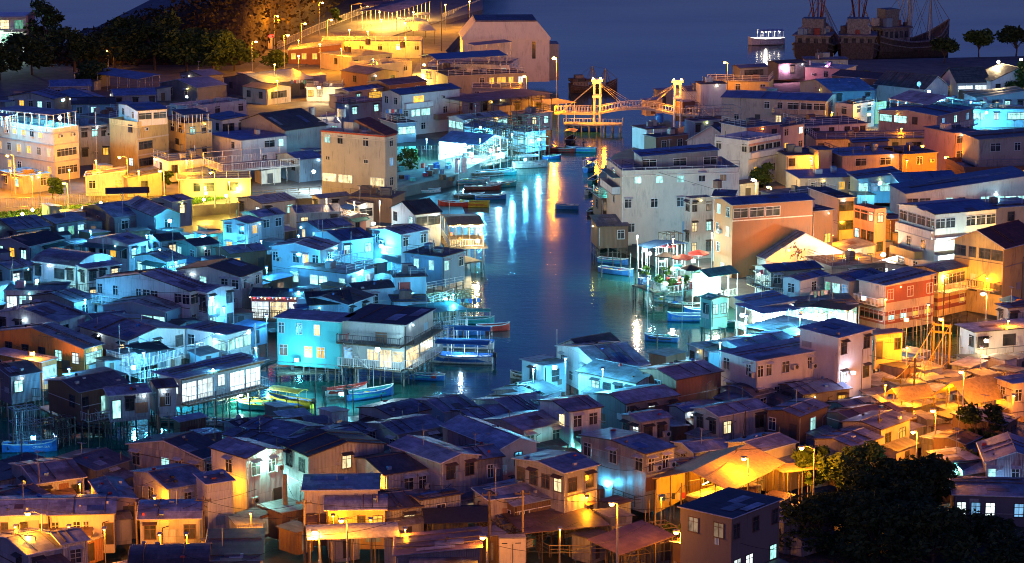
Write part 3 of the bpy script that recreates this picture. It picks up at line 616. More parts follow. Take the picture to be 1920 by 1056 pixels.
H('dark house behind the pink lit house', (1510,112),(1590,112), d=5, h=3, roof='f', wall='grey', rm='felt', wr='..q')
H('long black roofed house right of pink lit house', (1560,142),(1655,150), d=8, h=3, roof='gx', wall='darkgrey', rm='dark', wr='.. .')
H('dark low house below the long black roof', (1530,165),(1640,168), d=6, h=3, roof='f', wall='grey', rm='dark', wr='. . W.')
H('hall with grey tile roof and bright white gable end', (1734,168),(1778,164),(1640,160), h=3.2, roof='gy', rise=2.2, wall='white', rm='greytile', wr=' ', key='hall', name='hall', cat='hall')
H('temple hall with ribbed tile roof and glowing white window', (1795,155),(1857,153), d=8, h=3.6, roof='gx', rise=2.4, wall='white', rm='greytile', wr='XX', frame='frame_white', key='temple', name='hall', cat='hall')
H('floodlit white hall at the right edge', (1859,152),(1960,148), d=8, h=4, roof='gy', rise=2.4, wall='white', rm='greytile', wr='.yy.', name='hall', cat='hall', key='hall2')
H('salmon walled annex between the two tile roofed halls', (1762,160),(1796,160), d=5, h=2.6, roof='f', wall='salmon', rm='roofconcrete', wr='.')
H('long house with blue roof and row of dark glazed balconies', (1549,190),(1567,183),(1353,183), h=5, roof='gy', rise=.5, wall='beige', rm='bluetin', wl='   ..WWW/ . d .    ', wr='W/.', key='blong')
H('house with yellow lit side beside the long blue roofed house', (1600,196),(1640,186),(1566,190), h=4.6, roof='px', wall='cream', wl='.', wr='../y.')
H('small ochre house above the yellow lit alley', (1640,192),(1662,184),(1600,182), h=4, roof='px', wall='yellow', wl='. .', wr='.')
H('dark blue roofed house left of the cyan lit canopy', (1560,172),(1640,170),(1500,160), h=3.2, wall='bluewall', rm='bluetin', wr='. .')
H('pale long house with shuttered windows and purple roof', (1508,237),(1625,231), d=9, h=4.4, roof='f', wall='white', rm='felt', wr='WW . . ./      ')
H('house with cyan lit right wall and brown front under blue roof', (1757,218),(1826,202),(1648,207), h=5.4, roof='gx', rise=.5, wall='beige', rm='bluetin', wl='CC. /    ', wr='bcb/...', key='cyr')
H('cyan lit house with white fence wall near the right edge', (1790,200),(1832,190),(1730,194), h=3.6, roof='f', wall='skyblue', rm='bluetin', wl=' . ', wr='c.c')
H('cyan roofed long house behind the cyan fence wall', (1830,184),(1925,182), d=7, h=3.2, roof='sy', wall='skyblue', rm='greentin', wr='c.c.')
H('cyan lit shop under a dark canopy at the right edge', (1812,206),(1925,205), d=6, h=3.2, roof='f', wall='skyblue', rm='bluetin', wr='CxC')
H('long purple roofed terrace house with two yellow wall lamps', (1530,262),(1768,259), d=9, h=3.4, roof='f', wall='beige', rm='felt', wr='.  W . . W .', key='purp')
H('small rooftop hut with dark window on purple roofed terrace', (1600,268),(1665,268), d=4, h=2.2, z0=4.2, roof='sy', rise=.3, wall='beige', rm='bluetin', wr=' W ', name='rooftop_room', cat='rooftop room')
H('house with blue roof over a wide tan upper wall', (1580,293),(1695,288), d=8, h=5, roof='f', wall='beige', rm='bluetin', wr=' W W /.  A.')
H('dark walled house with an air conditioner beside the alley', (1692,290),(1757,286), d=8, h=5, roof='f', wall='brown', rm='felt', wr=' .A/ . .')
H('blank grey stair tower between two tan houses', (1534,282),(1560,281), d=4, h=6, roof='f', wall='beige', rm='roofconcrete', wr=' ')
H('ochre lit narrow house with small balcony left of grey tower', (1475,292),(1535,290), d=7, h=5, roof='f', wall='cream', rm='felt', wr='. ./. y')
H('dark red roofed mansion with arched orange windows at right edge', (1808,314),(1960,311), d=10, h=5.2, roof='px', wall='orange', wr='  y y y  ', frame='frame_brown', key='mans')
H('upper storey of dark red mansion under a purple roof', (1836,262),(1960,258), d=7, h=4, z0=7.2, roof='sy', rise=.5, wall='beige', rm='rust', wr=' W .  ', name='rooftop_room', cat='rooftop room')
H('pink trimmed house above the yellow alley by the mansion', (1790,250),(1836,246), d=8, h=7.5, roof='f', wall='pinkwall', rm='felt', wr='W/W/.')
H('chapel like house with pink gable and black roof', (1289,263),(1378,268), d=9, h=4, roof='gy', rise=2.6, wall='pinkwall', rm='dark', wr=' . ', key='chapel')
H('low hut with dark roof before the pink gable', (1230,258),(1290,252),(1208,252), h=3, roof='f', wall='brown', rm='dark', wr='..')
H('white shed with blue tank left of the pink gable', (1212,243),(1252,240), d=5, h=3.6, roof='f', wall='white', rm='roofconcrete', wr='. ')
H('white house with tall upper windows facing the bright alley', (1404,264),(1464,244),(1340,252), h=7.5, roof='px', wall='white', wl='.  ./ . ', wr='WWWW/ . . . ', frame='frame_white', key='school')
H('tan corner house with small white sign by the alley', (1468,238),(1508,228),(1440,232), h=7, roof='f', wall='cream', rm='roofconcrete', wl='./.', wr='. x/. ./. y')
H('house with red trimmed roof edge above the alley', (1400,240),(1462,232),(1352,228), h=5, roof='f', wall='salmon', rm='roofconcrete', wl='  ', wr='. .', z0=5)
H('low dark roofed house behind the chapel like house', (1300,228),(1350,222),(1283,215), h=4, roof='f', wall='bluewall', rm='felt', wr='. .')
# ---------------- right bank, middle rows
H('large cream house with cyan lit windows above the creek', (1166,320),(1386,315),(1138,303), h=10.5, roof='px', wall='cream', wl='c/./.', wr=' c c c . q /. . .   W/.   . ', frame='frame_white', hoods=True, key='creekh', pipe=True)
H('penthouse with blue tin roof on the large cream house', (1204,294),(1346,290), d=5, h=2.2, z0=11.9, roof='sy', rise=.5, wall='darktin', rm='bluetin', wr='W W W', name='rooftop_room', cat='rooftop room')
H('brown roofed shack stacked beside the large cream house', (1128,372),(1166,380),(1112,352), h=2.8, z0=4, roof='f', wall='wood', rm='rust', wl='.', wr='q ')
H('tarpaulin wrapped shack on stilts at the foot of the cream house', (1122,425),(1178,432),(1108,412), h=2.8, roof='sx', wall='wood', rm='felt', wl=' ', wr=' .', stilts=1)
H('narrow grey house left of the big brown house', (1296,372),(1336,368),(1284,360), h=8.5, roof='px', wall='grey', wl='./.', wr='. ./. c/. .')
H('narrow white fronted house with balconies beside brown house', (1338,368),(1376,382),(1330,362), h=9, roof='f', wall='white', rm='felt', wr='a./W/a.', th=-8)
H('big brown rendered house with strip of attic windows', (1374,385),(1524,374),(1340,368), h=9.8, roof='gx', rise=.4, wall='orange', rm='bluetin', wl='c./a./. /c', wr='WWW  /     /     ', sh=2.6, frame='frame_white', key='bigbrown')
H('stepped brown house joined to the big brown house', (1524,397),(1562,393), d=9, h=8, roof='f', wall='orange', rm='felt', wr='  / y/.', key='bb2')
H('narrow house with tall wooden bay window in the alley', (1572,372),(1602,362), d=9, h=8, roof='f', wall='beige', rm='dark', wr='W/W/.', frame='frame_brown', th=20)
H('terrace house with orange and cyan balconies in the alley', (1640,392),(1662,376),(1602,368), h=8, roof='px', wall='salmon', wl='.W./c.W/W c', wr='./.')
H('large villa with wraparound windows and yellow balconies', (1754,402),(1868,392),(1686,384), h=10.8, roof='gx', rise=.5, wall='cream', rm='bluetin', wl='WWWW/ . . /W . W', wr='WW WWW/      / . .', sh=3.1, frame='frame_white', key='villa')
H('villa with red tile roof and yellow end wall at right edge', (1882,462),(1950,452),(1790,452), h=8.6, roof='gx', rise=1.6, over=.6, wall='yellow', rm='tile', wl='W.WW/WW W', wr='   /   ', key='tilevilla')
H('long blue roofed house with a row of bright shop windows behind villa', (1700,364),(1930,358), d=8, h=3.4, z0=6, roof='sy', wall='white', rm='bluetin', wr='WW .. CCCC', frame='frame_white')
H('low blue roofed terrace behind the villa at right edge', (1842,392),(1950,386),(1800,380), h=3, z0=6, roof='f', wall='beige', rm='bluetin', wr='. . c')
H('cyan lit rooftop house between alley and shop window row', (1608,336),(1690,334), d=6, h=3.4, z0=3, roof='sy', wall='skyblue', rm='bluetin', wr='CbCb', frame='frame_white')
H('long dark blue roof beside the cyan lit rooftop house', (1690,345),(1800,342), d=9, h=3.4, z0=3, roof='gx', wall='bluewall', rm='bluetin', wr=' . . c')
H('dark house with plants left of the cyan lit rooftop house', (1500,335),(1605,332), d=8, h=4, roof='f', wall='beige', rm='bluetin', wr=' .. y.')
H('warm lit shop house below the dark planted roof', (1480,372),(1570,362), d=7, h=3.4, roof='f', wall='cream', rm='felt', wr='y .')
H('orange lit wall house between alley and villa', (1668,412),(1700,408),(1640,400), h=5, roof='f', wall='orange', rm='roofconcrete', wl='.', wr='w')
H('house with a painted mural on its pale gable', (1436,486),(1580,472),(1420,470), h=2.8, roof='gy', rise=3.0, wall='white', rm='bluetin', wr=' . ', pipe=False, key='mural', over=.12, hoods=False)
H('dark stilt house with striped cloths below the mural house', (1446,510),(1540,502),(1416,498), h=4.6, wall='darktin', rm='bluetin', wl='..', wr='. W./. .', key='rowa')
H('pale blue stilt house with teal balcony in restaurant row', (1500,527),(1552,510),(1468,519), h=4.8, wall='white', rm='bluetin', wl='./.', wr='./. c')
H('stilt house with coloured glass windows in restaurant row', (1592,528),(1655,508),(1545,517), h=5, roof='gx', wall='grey', rm='bluetin', wl='gCb/ccc', wr='g/.', frame='frame_white')
H('striped red and cream stilt house with paired white windows', (1661,536),(1752,522),(1611,526), h=5.4, roof='sy', rise=.5, wall='beige', rm='metal', wl='  /W', wr='y . ./ccyy', frame='frame_white', stilts=1, key='stripe', hoods=False, pipe=False)
H('orange lit house with lattice balcony right of striped house', (1760,510),(1820,505),(1710,506), h=5.4, roof='gx', rise=.4, wall='yellow', rm='metal', wl='W/.', wr='W/ y', frame='frame_white', stilts=1, key='lattice')
H('small cyan green hut over the water left of restaurant row', (1334,562),(1364,556),(1314,553), h=3.4, roof='gy', wall='greenwall', rm='greentin', wl='.', wr='cc', stilts=1)
H('open restaurant with warm lights under blue roof beside patio', (1420,576),(1490,570), d=6, h=3.0, roof='sy', rise=.4, wall='salmon', rm='bluetin', wr='OcOC', frame='frame_white', name='shop', cat='restaurant', key='rest1')
H('glowing restaurant with bright open front beside striped house', (1496,578),(1606,576), d=6, h=3.0, roof='sy', rise=.4, wall='greenwall', rm='felt', wr='OoOcOO', frame='frame_white', name='shop', cat='restaurant', key='rest2')
H('dark back house between mural house and villa', (1560,500),(1660,492), d=7, h=3.6, roof='f', wall='darktin', rm='felt', wr=' . .')
H('small white roofed stall by the bright white floodlight', (1590,470),(1640,466), d=5, h=3, roof='sy', wall='white', rm='pale', wr='. .')
H('bright ground floor shop under the villa', (1650,492),(1710,500), d=5, h=3.0, roof='f', wall='white', rm='roofconcrete', wr='xx.')
# ---------------- left bank, middle rows
H('dark blue hut with gable roof beside the green lawn', (322,379),(359,370),(283,370), h=3.6, wall='bluewall', rm='bluetin', wl='.', wr='.')
H('cyan lit gable house with long purple roof below the lawn', (290,405),(338,402),(236,390), h=3.8, roof='gy', rise=.9, wall='skyblue', rm='metal', wl='  ', wr=' . ', stilts=1)
H('low purple roofed house with two small skylights below garden lamps', (215,408),(290,404),(155,398), h=2.8, wall='darktin', rm='metal', wl=' . ', wr='. ')
H('purple roofed dark house left of the cream tower house', (490,382),(553,372),(445,371), h=3.2, wall='tin', rm='metal', wl='. .', wr='. .')
H('pale tin house with lower lit windows in the dim middle row', (464,419),(490,410),(418,412), h=4.8, wall='tin', rm='metal', wl='../yb', wr='./.', stilts=1)
H('taller tin house with two hooded windows behind the pale tin house', (488,407),(533,401),(455,397), h=4.8, wall='tin', rm='metal', wr='../ ', wl='.')
H('grey tin house with two dark windows before the cream tower house', (557,400),(640,394), d=6, h=3.8, wall='tin', rm='metal', wr='. .', th=15)
H('small low house with pale roof edge below the cream tower house', (600,372),(655,366),(585,362), h=2.8, wall='grey', rm='bluetin', wl='.', wr='.')
H('dark house behind the grey tin houses by the tower house', (655,368),(735,372), d=6, h=3.4, roof='f', wall='brown', rm='felt', wr=' . ')
H('white grey gable house with five hooded windows in the middle row', (241,459),(277,451),(163,450), h=4.4, wall='whitetin', rm='metal', wl='....', wr='..', stilts=1)
H('lit window bungalow right of the white grey gable house', (313,491),(349,486),(252,483), h=3.2, roof='gx', wall='skyblue', rm='metal', wl='cCc', wr='C', stilts=1)
H('black roofed white house left of the cyan gable house', (450,519),(491,507),(330,509), h=4.8, wall='whitetin', rm='dark', wl='. . ../    ', wr='a./', stilts=1)
H('cyan gable house with wavy bargeboard and three hooded windows', (601,470),(634,462),(510,463), h=4.8, wall='skyblue', rm='metal', wl='a ...', wr='.', stilts=1)
H('cyan bungalow with large lit windows in front of wavy gable', (650,514),(702,515),(546,500), h=3.2, roof='f', wall='skyblue', rm='metal', wl='. CC c', wr='c.', th=55, stilts=1)
H('white arched porch house at the left of the middle row', (140,499),(206,482),(60,491), h=4.2, roof='by', wall='whitetin', rm='metal', wl='. W.', wr='.', stilts=1)
H('bright white corner house beside the arched porch', (163,504),(225,496),(146,498), h=4.6, roof='f', wall='whitetin', rm='metal', wr='.a./...', wl='.', stilts=1)
H('low cyan edged house at left behind arched porch', (55,462),(120,455),(-10,458), h=3, wall='skyblue', rm='dark', wl='c..', wr='.', stilts=1)
H('dark low house left of the arched porch house', (20,505),(62,500),(-20,498), h=3, wall='bluewall', rm='metal', wl='.', wr='..', stilts=1)
H('long pinkish house with balcony and wide white windows', (356,546),(392,530),(180,521), h=5, wall='whitetin', rm='metal', wl='. .  .WW  WW/       ', wr='WW/. .', frame='frame_white', stilts=1, key='longpink', hoods=False)
H('pale gabled wing joined to the long pinkish house', (389,549),(438,537),(372,540), h=5.2, roof='gy', wall='whitetin', rm='metal', wr='. ./c .', wl='.', stilts=1)
H('front annexe with two tall blue lit windows', (310,585),(353,572),(193,574), h=3, wall='skyblue', rm='metal', wl=' . CC', wr='  ', frame='frame_white', stilts=1, key='annexe')
H('white bungalow with four awning windows at the left edge', (110,603),(161,593),(-10,588), h=3.2, wall='whitetin', rm='metal', wl='....', wr='. ', stilts=1)
H('grey roofed low house between white bungalow and annexe', (140,567),(178,560),(60,555), h=2.8, wall='tin', rm='metal', wl='. .', wr='.', stilts=1)
H('orange plank house with row of window hoods at the left edge', (157,654),(192,643),(-30,622), h=3.3, roof='gx', wall='plank', rm='metal', wl='......', wr='C', stilts=1, frame='frame_dark', key='orangeh')
H('purple roofed house joined behind the orange plank house', (240,638),(346,618),(150,614), h=3.2, roof='gy', wall='whitetin', rm='metal', wl=' . .', wr='. c .', stilts=1)
H('brilliant white lit pavilion house with big glass front', (425,628),(470,621),(345,619), h=3.3, roof='f', wall='white', rm='metal', wl='. C', wr='CCC', frame='frame_white', stilts=1, key='brill')
H('small purple roofed porch left of the front annexe', (180,602),(242,596),(158,594), h=2.6, roof='gx', wall='grey', rm='metal', wr='.', stilts=1)
H('floodlit restaurant with brown eave on tall stilts', (338,708),(488,672),(300,694), h=3.0, roof='f', wall='white', rm='metal', wl='xx', wr='OOxOO', frame='frame_white', stilts=1, name='shop', cat='restaurant', key='floodrest', over=.7)
H('orange walled house under purple roof at the left edge', (78,679),(106,672),(-20,661), h=3, roof='f', wall='plank', rm='metal', wl='...', wr='C', stilts=1)
H('dark stilt hut with cyan lit doorway at the left edge', (20,706),(75,700),(-30,694), h=2.8, wall='darktin', rm='rust', wl='.', wr='c ', stilts=1)
H('dim wooden stilt house left of floodlit restaurant', (150,735),(240,722),(90,722), h=3, wall='wood', rm='felt', wl=' .', wr='. D .', stilts=1)
H('small pale stilt shed beside the dim wooden stilt house', (205,742),(280,735), d=4, h=2.6, wall='tin', rm='metal', wr='D. ', stilts=1)
H('boxy shed lit cyan from above right of wooden stilt house', (296,728),(330,725), d=4, h=2.8, wall='tin', rm='felt', wr=' . ', stilts=1)
H('teal house with small square windows above the boats', (636,604),(662,598),(519,598), h=5.2, roof='f', wall='teal', rm='metal', wl='. . .  /q yy ', wr='./b', stilts=1, frame='frame_white', key='tealh', over=.35)
H('bright balcony house right of the teal house', (758,610),(812,586),(640,602), h=5.2, roof='f', wall='concrete', rm='dark', wl='    /b VoV', wr='   /oV', stilts=1, frame='frame_white', key='balch', over=.3)
H('stilt house with black tile roof and white framed windows by creek', (778,402),(826,396),(734,386), h=5, roof='gx', rise=1.3, wall='white', rm='dark', wl='. ./ .', wr='WW/W ', stilts=1, key='blacktile', hoods=False)
H('little brown hut with peach lit gable near black tile roof', (654,407),(686,402),(618,400), h=3.2, roof='gy', wall='salmon', rm='felt', wl=' ', wr=' . ', stilts=1)
H('small house with white dormer beside the black tile roof', (672,384),(700,380),(650,374), h=3.2, roof='gy', wall='white', rm='dark', wl='.', wr='W', stilts=1)
H('cyan floodlit house with dark garage opening', (752,440),(802,434),(698,434), h=5, roof='gx', rise=.4, wall='skyblue', rm='metal', wl='a /   ', wr='. ./..', stilts=1, key='cyflood')
H('teal grey flat roofed house with white end wall', (830,482),(871,471),(760,474), h=3.6, roof='f', wall='bluewall', rm='felt', wl=' c c ', wr='c .', stilts=1, frame='frame_white')
H('cyan roofed house with white balcony left of the floodlit house', (640,452),(699,446),(590,440), h=4, roof='gx', wall='skyblue', rm='bluetin', wl='.', wr='c .', stilts=1)
H('cyan hut with red painted panel', (740,520),(799,518), d=4, h=2.8, roof='f', wall='skyblue', rm='felt', wr='  ', stilts=1, key='redhut')
H('cyan arched roof shack below the red panel hut', (666,545),(738,540), d=4, h=2.8, roof='bx', wall='skyblue', rm='dark', wr=' . ', stilts=1)
H('low cyan walled shack in front of red panel hut', (738,566),(802,564), d=4, h=2.6, roof='f', wall='skyblue', rm='felt', wr='c . ', stilts=1)
H('long dark roof house behind the teal house', (652,572),(700,562),(556,566), h=2.6, roof='gx', wall='skyblue', rm='dark', wl='.', wr='. . ', stilts=1)
H('house wrapped in coloured fairy lights with glowing shop front', (470,556),(575,558), d=5, h=2.8, roof='gx', wall='redbrown', rm='dark', wr='OoO', stilts=1, frame='frame_white', key='fairyh')
H('blue roofed pale house right of the fairy light house', (580,572),(660,580),(552,560), h=2.6, roof='gx', wall='skyblue', rm='dark', wr='. .', wl='.', stilts=1, maxlen=8)
H('dim blue house behind the black tile roof house', (600,430),(660,424),(560,418), h=3.6, wall='bluewall', rm='metal', wl='..', wr='. .', stilts=1)
H('dark stilt house with cyan lit porch in the middle row', (366,462),(410,455),(330,450), h=3.2, wall='greenwall', rm='dark', wl='c .', wr='.', stilts=1)
H('shadowed shack with lit slit window at left of the middle row', (105,420),(160,414),(55,412), h=2.8, wall='darktin', rm='metal', wl='. ', wr='cgc', stilts=1)
H('shadowed long shack under the lawn bank at the left edge', (30,432),(95,428),(-25,424), h=2.8, wall='darktin', rm='metal', wl='. .', wr='. .', stilts=1)
H('dark shack behind the bungalow with lit windows', (300,452),(345,448),(278,444), h=3, wall='darktin', rm='dark', wl='.', wr='.', stilts=1)
H('dim shack right of the cyan lit porch house', (432,476),(500,470),(404,468), h=3, wall='wood', rm='metal', wl='.', wr='y d', stilts=1)
H('green lit terrace house with white arched doors', (10,545),(118,545), d=5, h=3, roof='f', wall='white', rm='greentin', wr='OcOcO', stilts=1, frame='frame_white', key='greent')
# ---------------- front village
H('black roofed white shack at the creek end of the front village', (1000,747),(1052,732),(928,732), h=2.6, wall='whitetin', rm='dark', wl=' . ', wr='.', stilts=1)
H('long cyan white house with four windows and orange end wall', (1193,718),(1262,703),(1085,699), h=3.4, roof='gy', rise=.7, wall='whitetin', rm='metal', wl=' ....', wr=' . ', key='cylong')
H('white walled house with round air conditioner above the creek end', (1130,692),(1215,684),(1045,655), h=3.4, roof='gx', wall='whitetin', rm='metal', wl='. a ', wr='. .', stilts=1)
H('steep black roofed shack with aerial mast by the creek', (1098,660),(1168,650),(1050,648), h=3.0, roof='gx', rise=1.0, wall='whitetin', rm='dark', wl='.', wr='.', stilts=1)
H('small flat white hut at the tip of the front village', (1020,686),(1062,684),(978,682), h=3, roof='f', wall='skyblue', rm='pale', wl='.', wr='.', stilts=1)
H('dark blue roofed house with rusty end wall near tall poles', (1268,712),(1352,692),(1200,688), h=4.2, wall='rustwall', rm='metal', wl=' . ', wr='  ')
H('long weathered white house with air conditioners', (1418,678),(1574,652),(1352,660), h=6, roof='f', wall='white', rm='metal', wl='. a/.a', wr='.. WA a. a/a . . a  .', sh=2.6, key='longwhite', hoods=True, pipe=True)
H('tall white end block of the long weathered house', (1572,634),(1636,620),(1500,622), h=8, roof='sx', rise=.3, wall='white', rm='metal', wr='. ./x .', wl=' ', sh=3.2, hoods=True)
H('blue roofed house left of the long weathered white house', (1400,660),(1500,640),(1330,640), h=3.2, wall='whitetin', rm='bluetin', wl='.', wr='..')
H('flat purple roof behind the long weathered white house', (1490,630),(1560,618),(1400,618), h=3.2, roof='f', wall='rustwall', rm='metal', wl='. .', wr='.')
H('cyan walled house facing the creek below restaurant row', (1330,660),(1390,652),(1292,646), h=3.0, roof='f', wall='skyblue', rm='metal2', wl='. .', wr=' . ', stilts=1)
H('small dark blue huts roof in front of the long weathered house', (1505,740),(1592,728),(1450,724), h=2.8, wall='darktin', rm='bluetin', wl='.', wr='. y')
H('low shack with teal lit hatch under the long weathered house', (1412,742),(1450,738),(1350,732), h=2.6, roof='bx', wall='darktin', rm='felt', wl='.c', wr='.')
H('front village house with long purple roof and three small windows', (1172,757),(1270,742),(1118,742), h=3.2, wall='darktin', rm='metal', wl=' ', wr='. . .')
H('purple gabled house with thin cyan edge near the creek', (970,776),(1042,768),(892,755), h=3.0, roof='gx', wall='whitetin', rm='metal', wl='  ', wr='..')
H('purple roofed house with cyan lit side wall', (1068,772),(1127,764),(1013,754), h=5, roof='gx', wall='whitetin', rm='metal', wl=' ./.', wr='../ c', key='cyside')
H('low house with white roof edge beside the yellow boats', (740,782),(806,770),(673,768), h=2.8, wall='tin', rm='metal2', wl='  ', wr='.')
H('blue purple gabled house right of the white edged roof', (832,772),(893,764),(776,756), h=3, wall='skyblue', rm='metal', wl='. ', wr='.')
H('narrow purple roofed shack before the purple gabled house', (893,791),(962,780),(836,772), h=2.8, wall='whitetin', rm='metal', wl=' .', wr='.')
H('patched silver tin house with fairy edge and two windows', (982,807),(1054,793),(905,790), h=3.6, wall='patch', rm='metal', wl='  . ', wr='. .')
H('long purple roofed house with scalloped white gable', (938,841),(1006,833),(830,806), h=4.2, roof='gy', rise=.7, wall='pinkwall', rm='metal', wl='   ', wr=' . ', frame='frame_brown')
H('grey house under two stepped purple roofs', (745,814),(832,803),(690,802), h=3.6, wall='grey', rm='metal', wl='. .', wr=' .')
H('small folded purple roof over a patio in front village', (800,830),(842,818),(752,822), h=2.6, wall='tin', rm='metal2', wl='.', wr='.')
H('big purple roofed tin house with two brown windows', (827,868),(898,859),(732,844), h=5, roof='gy', rise=.5, wall='tin', rm='metal', wl='  / ', wr='../  ', frame='frame_brown', key='bigpurple')
H('dark walled annex at the right of the big purple house', (897,862),(944,850), d=5, h=4.6, wall='darktin', rm='metal', wr=' . ', th=25)
H('black roofed brown house with wall air conditioner', (722,890),(810,882),(658,872), h=4, wall='tin', rm='dark', wl=' a', wr=' .a', key='brownblack')
H('dark blue grey house with black roof and two left windows', (576,855),(718,838),(528,849), h=5.2, roof='gy', wall='tin', rm='dark', wl='../ ', wr=' . / ')
H('small purple tin house with single window in the shade', (790,938),(864,926),(778,930), h=3.6, roof='f', wall='tin', rm='felt', wr=' . ', wl=' ')
H('tall pinkish brown house with four side windows', (1058,887),(1120,879),(966,869), h=5.8, roof='gx', rise=.4, wall='tin', rm='metal', wl='..../    ', wr='../ .', frame='frame_brown', key='tallpink')
H('patchwork pale roof over ochre shacks', (965,948),(1074,932),(888,924), h=3, wall='wood', rm='pale', wl='  .', wr='. W')
H('ochre box hut at the left of the patchwork roof', (918,938),(978,934),(890,928), h=3.4, roof='f', wall='beige', rm='metal2', wl=' ', wr=' ')
H('house with orange lit end wall and twin air conditioners', (1211,851),(1264,846),(1090,826), h=5.4, roof='gx', rise=.4, wall='tin', rm='metal2', wl='. . ./    ', wr='aa/ D', key='twinac')
H('little house with one pale lit wall in the dim row', (1202,791),(1256,783),(1166,779), h=3.6, wall='tin', rm='metal', wl='..', wr='.a')
H('purple house with low gable left of dim brown house', (1350,781),(1440,767),(1302,767), h=4, wall='tin', rm='metal', wl='..', wr='. .')
H('dim brown house with blue lit corner', (1497,781),(1550,772),(1438,776), h=4.2, wall='wood', rm='metal', wl='. d', wr=' . ')
H('long dark roof with aerial right of dim brown house', (1600,788),(1692,773),(1545,776), h=3.2, wall='darktin', rm='rust', wl=' ', wr='. y .', aerial=True)
H('small blue roof between long dark roof and yellow tents', (1590,766),(1660,756),(1555,758), h=3, wall='darktin', rm='bluetin', wl='.', wr='. ')
H('orange walled house with a lit window above the trees', (1652,805),(1706,793),(1580,795), h=4, wall='beige', rm='metal', wl='  ', wr='.y')
H('purple roofed low house in front of the orange walled house', (1600,838),(1652,828),(1528,828), h=3.6, wall='beige', rm='metal', wl='  ', wr=' .')
H('cream house with one lit window above the yellow canopy', (1431,846),(1492,835),(1365,834), h=3.6, wall='beige', rm='metal', wl=' .', wr='.  ', frame='frame_white')
H('dark house with warm upper and white lower windows at the bottom', (1372,972),(1462,950),(1277,958), h=7.2, roof='f', wall='sooty', rm='dark', wl='qq/  ', wr='. . ./xx .', sh=3.1, frame='frame_brown', key='bottomh')
H('flat purple roof sloping beside the dark trees', (1470,980),(1566,946),(1418,940), h=3.2, roof='f', wall='darktin', rm='metal', wl=' .', wr=' ')
H('tin house with brown walls right of the yellow tents', (1880,798),(1908,788),(1786,785), h=3.4, roof='sx', rise=.4, wall='wood', rm='metal', wl=' . ', wr='..')
H('low ochre lit hut by the small round tree', (1808,832),(1836,826),(1750,824), h=2.8, roof='gx', wall='wood', rm='rust', wl=' .', wr='.')
H('blue roofed house with lit window at the right bottom', (1850,866),(1960,868), d=7, h=3.6, roof='gy', rise=1.0, wall='tin', rm='bluetin', wr='c . .', frame='frame_white')
H('low blue lit building behind the black trees at right bottom', (1790,928),(1925,932), d=6, h=3, roof='f', wall='darkgrey', rm='metal2', wr='xbx b')
H('small roofed shed with cyan side between trees', (1780,868),(1836,862), d=4, h=2.6, roof='f', wall='skyblue', rm='pale', wr='. c')
H('house behind the lamp with pale corner at far right', (1900,720),(1960,716),(1870,714), h=5, roof='f', wall='beige', rm='bluetin', wl='a', wr='. .')
H('purple roofed stilt house with bright white back wall', (1830,622),(1955,612),(1800,612), h=3.6, roof='f', wall='white', rm='metal', wl=' .', wr='W W W', stilts=1, over=.5, key='purpst')
H('grey house above the purple roofed stilt house', (1890,578),(1960,572),(1870,572), h=4, roof='f', wall='grey', rm='metal', wl='a', wr='. .')
H('orange lit stilt shack beside the yellow footbridge', (1640,628),(1692,622),(1628,622), h=3.6, z0=4, roof='f', wall='yellow', rm='rust', wl='.', wr='d .', stilts=1)
# bottom left
H('pale weathered roof house at the left of the front village', (70,907),(158,898),(22,888), h=2.8, wall='tin', rm='metal2', wl='.', wr='. .')
H('reddish roofed low house at the left edge', (18,944),(88,926),(-40,930), h=2.8, wall='rustwall', rm='rust', wl=' .', wr=' ')
H('orange lit house behind the left street lamp', (-20,968),(90,964), d=6, h=3.2, roof='gx', rise=.5, wall='cream', rm='metal', wr=' . . d', th=6)
H('orange lit house with door and air conditioner at left', (93,966),(213,962), d=6, h=3.3, roof='gx', rise=.5, wall='cream', rm='metal', wr='. .a d', th=6)
H('hut with barrel roof and crumpled metal front', (262,972),(374,968), d=5, h=3.6, roof='bx', rise=.7, wall='patch', rm='metal', wr='. .', frame='frame_brown', th=3, key='crumple')
H('low purple roofed hut at the bottom left corner', (52,1040),(122,1030),(-15,1018), h=2.8, roof='gx', wall='tin', rm='metal', wl=' .', wr='.A')
H('second hut with folded purple roof at the bottom left', (118,1020),(165,1014),(86,1005), h=3.2, roof='gx', wall='tin', rm='metal', wl=' ', wr='.')
H('big purple roofed house with ochre gable in front village', (198,940),(254,938),(144,908), h=3.4, roof='gy', wall='beige', rm='metal2', wl=' ', wr=' .', maxlen=7)
H('orange brown house with window air conditioner and barrel roof', (316,916),(392,906),(250,894), h=4, roof='gx', wall='tin', rm='metal2', wl=' . ', wr=' a ', key='obarrel')
H('ribbed purple shed joined to the orange brown house', (388,908),(436,900),(368,894), h=4.6, roof='sx', rise=.3, wall='whitetin', rm='metal', wl=' ', wr='  ')
H('long grey gabled house with four windows', (380,860),(430,854),(241,843), h=3.8, roof='gx', rise=1.0, wall='tin', rm='dark', wl='. .a.', wr='. ', key='longgrey')
H('house with pale green lit front and dark roof', (462,859),(530,848),(396,846), h=5.6, roof='gy', rise=.5, wall='whitetin', rm='metal', wl=' . / ', wr='.a/A d', key='palegreen')
H('dark low shack with grey boxes left of the long grey house', (180,882),(242,866),(90,866), h=2.6, wall='darktin', rm='felt', wl=' . ', wr=' . ')
H('wide purple roof below the yellow boats', (540,817),(604,800),(455,800), h=2.8, roof='gy', wall='tin', rm='metal2', wl='. ', wr='.')
H('weathered roof with pale patches by the dark walkway', (512,839),(562,827),(420,816), h=2.8, roof='gy', wall='skyblue', rm='metal2', wl=' .', wr='.')
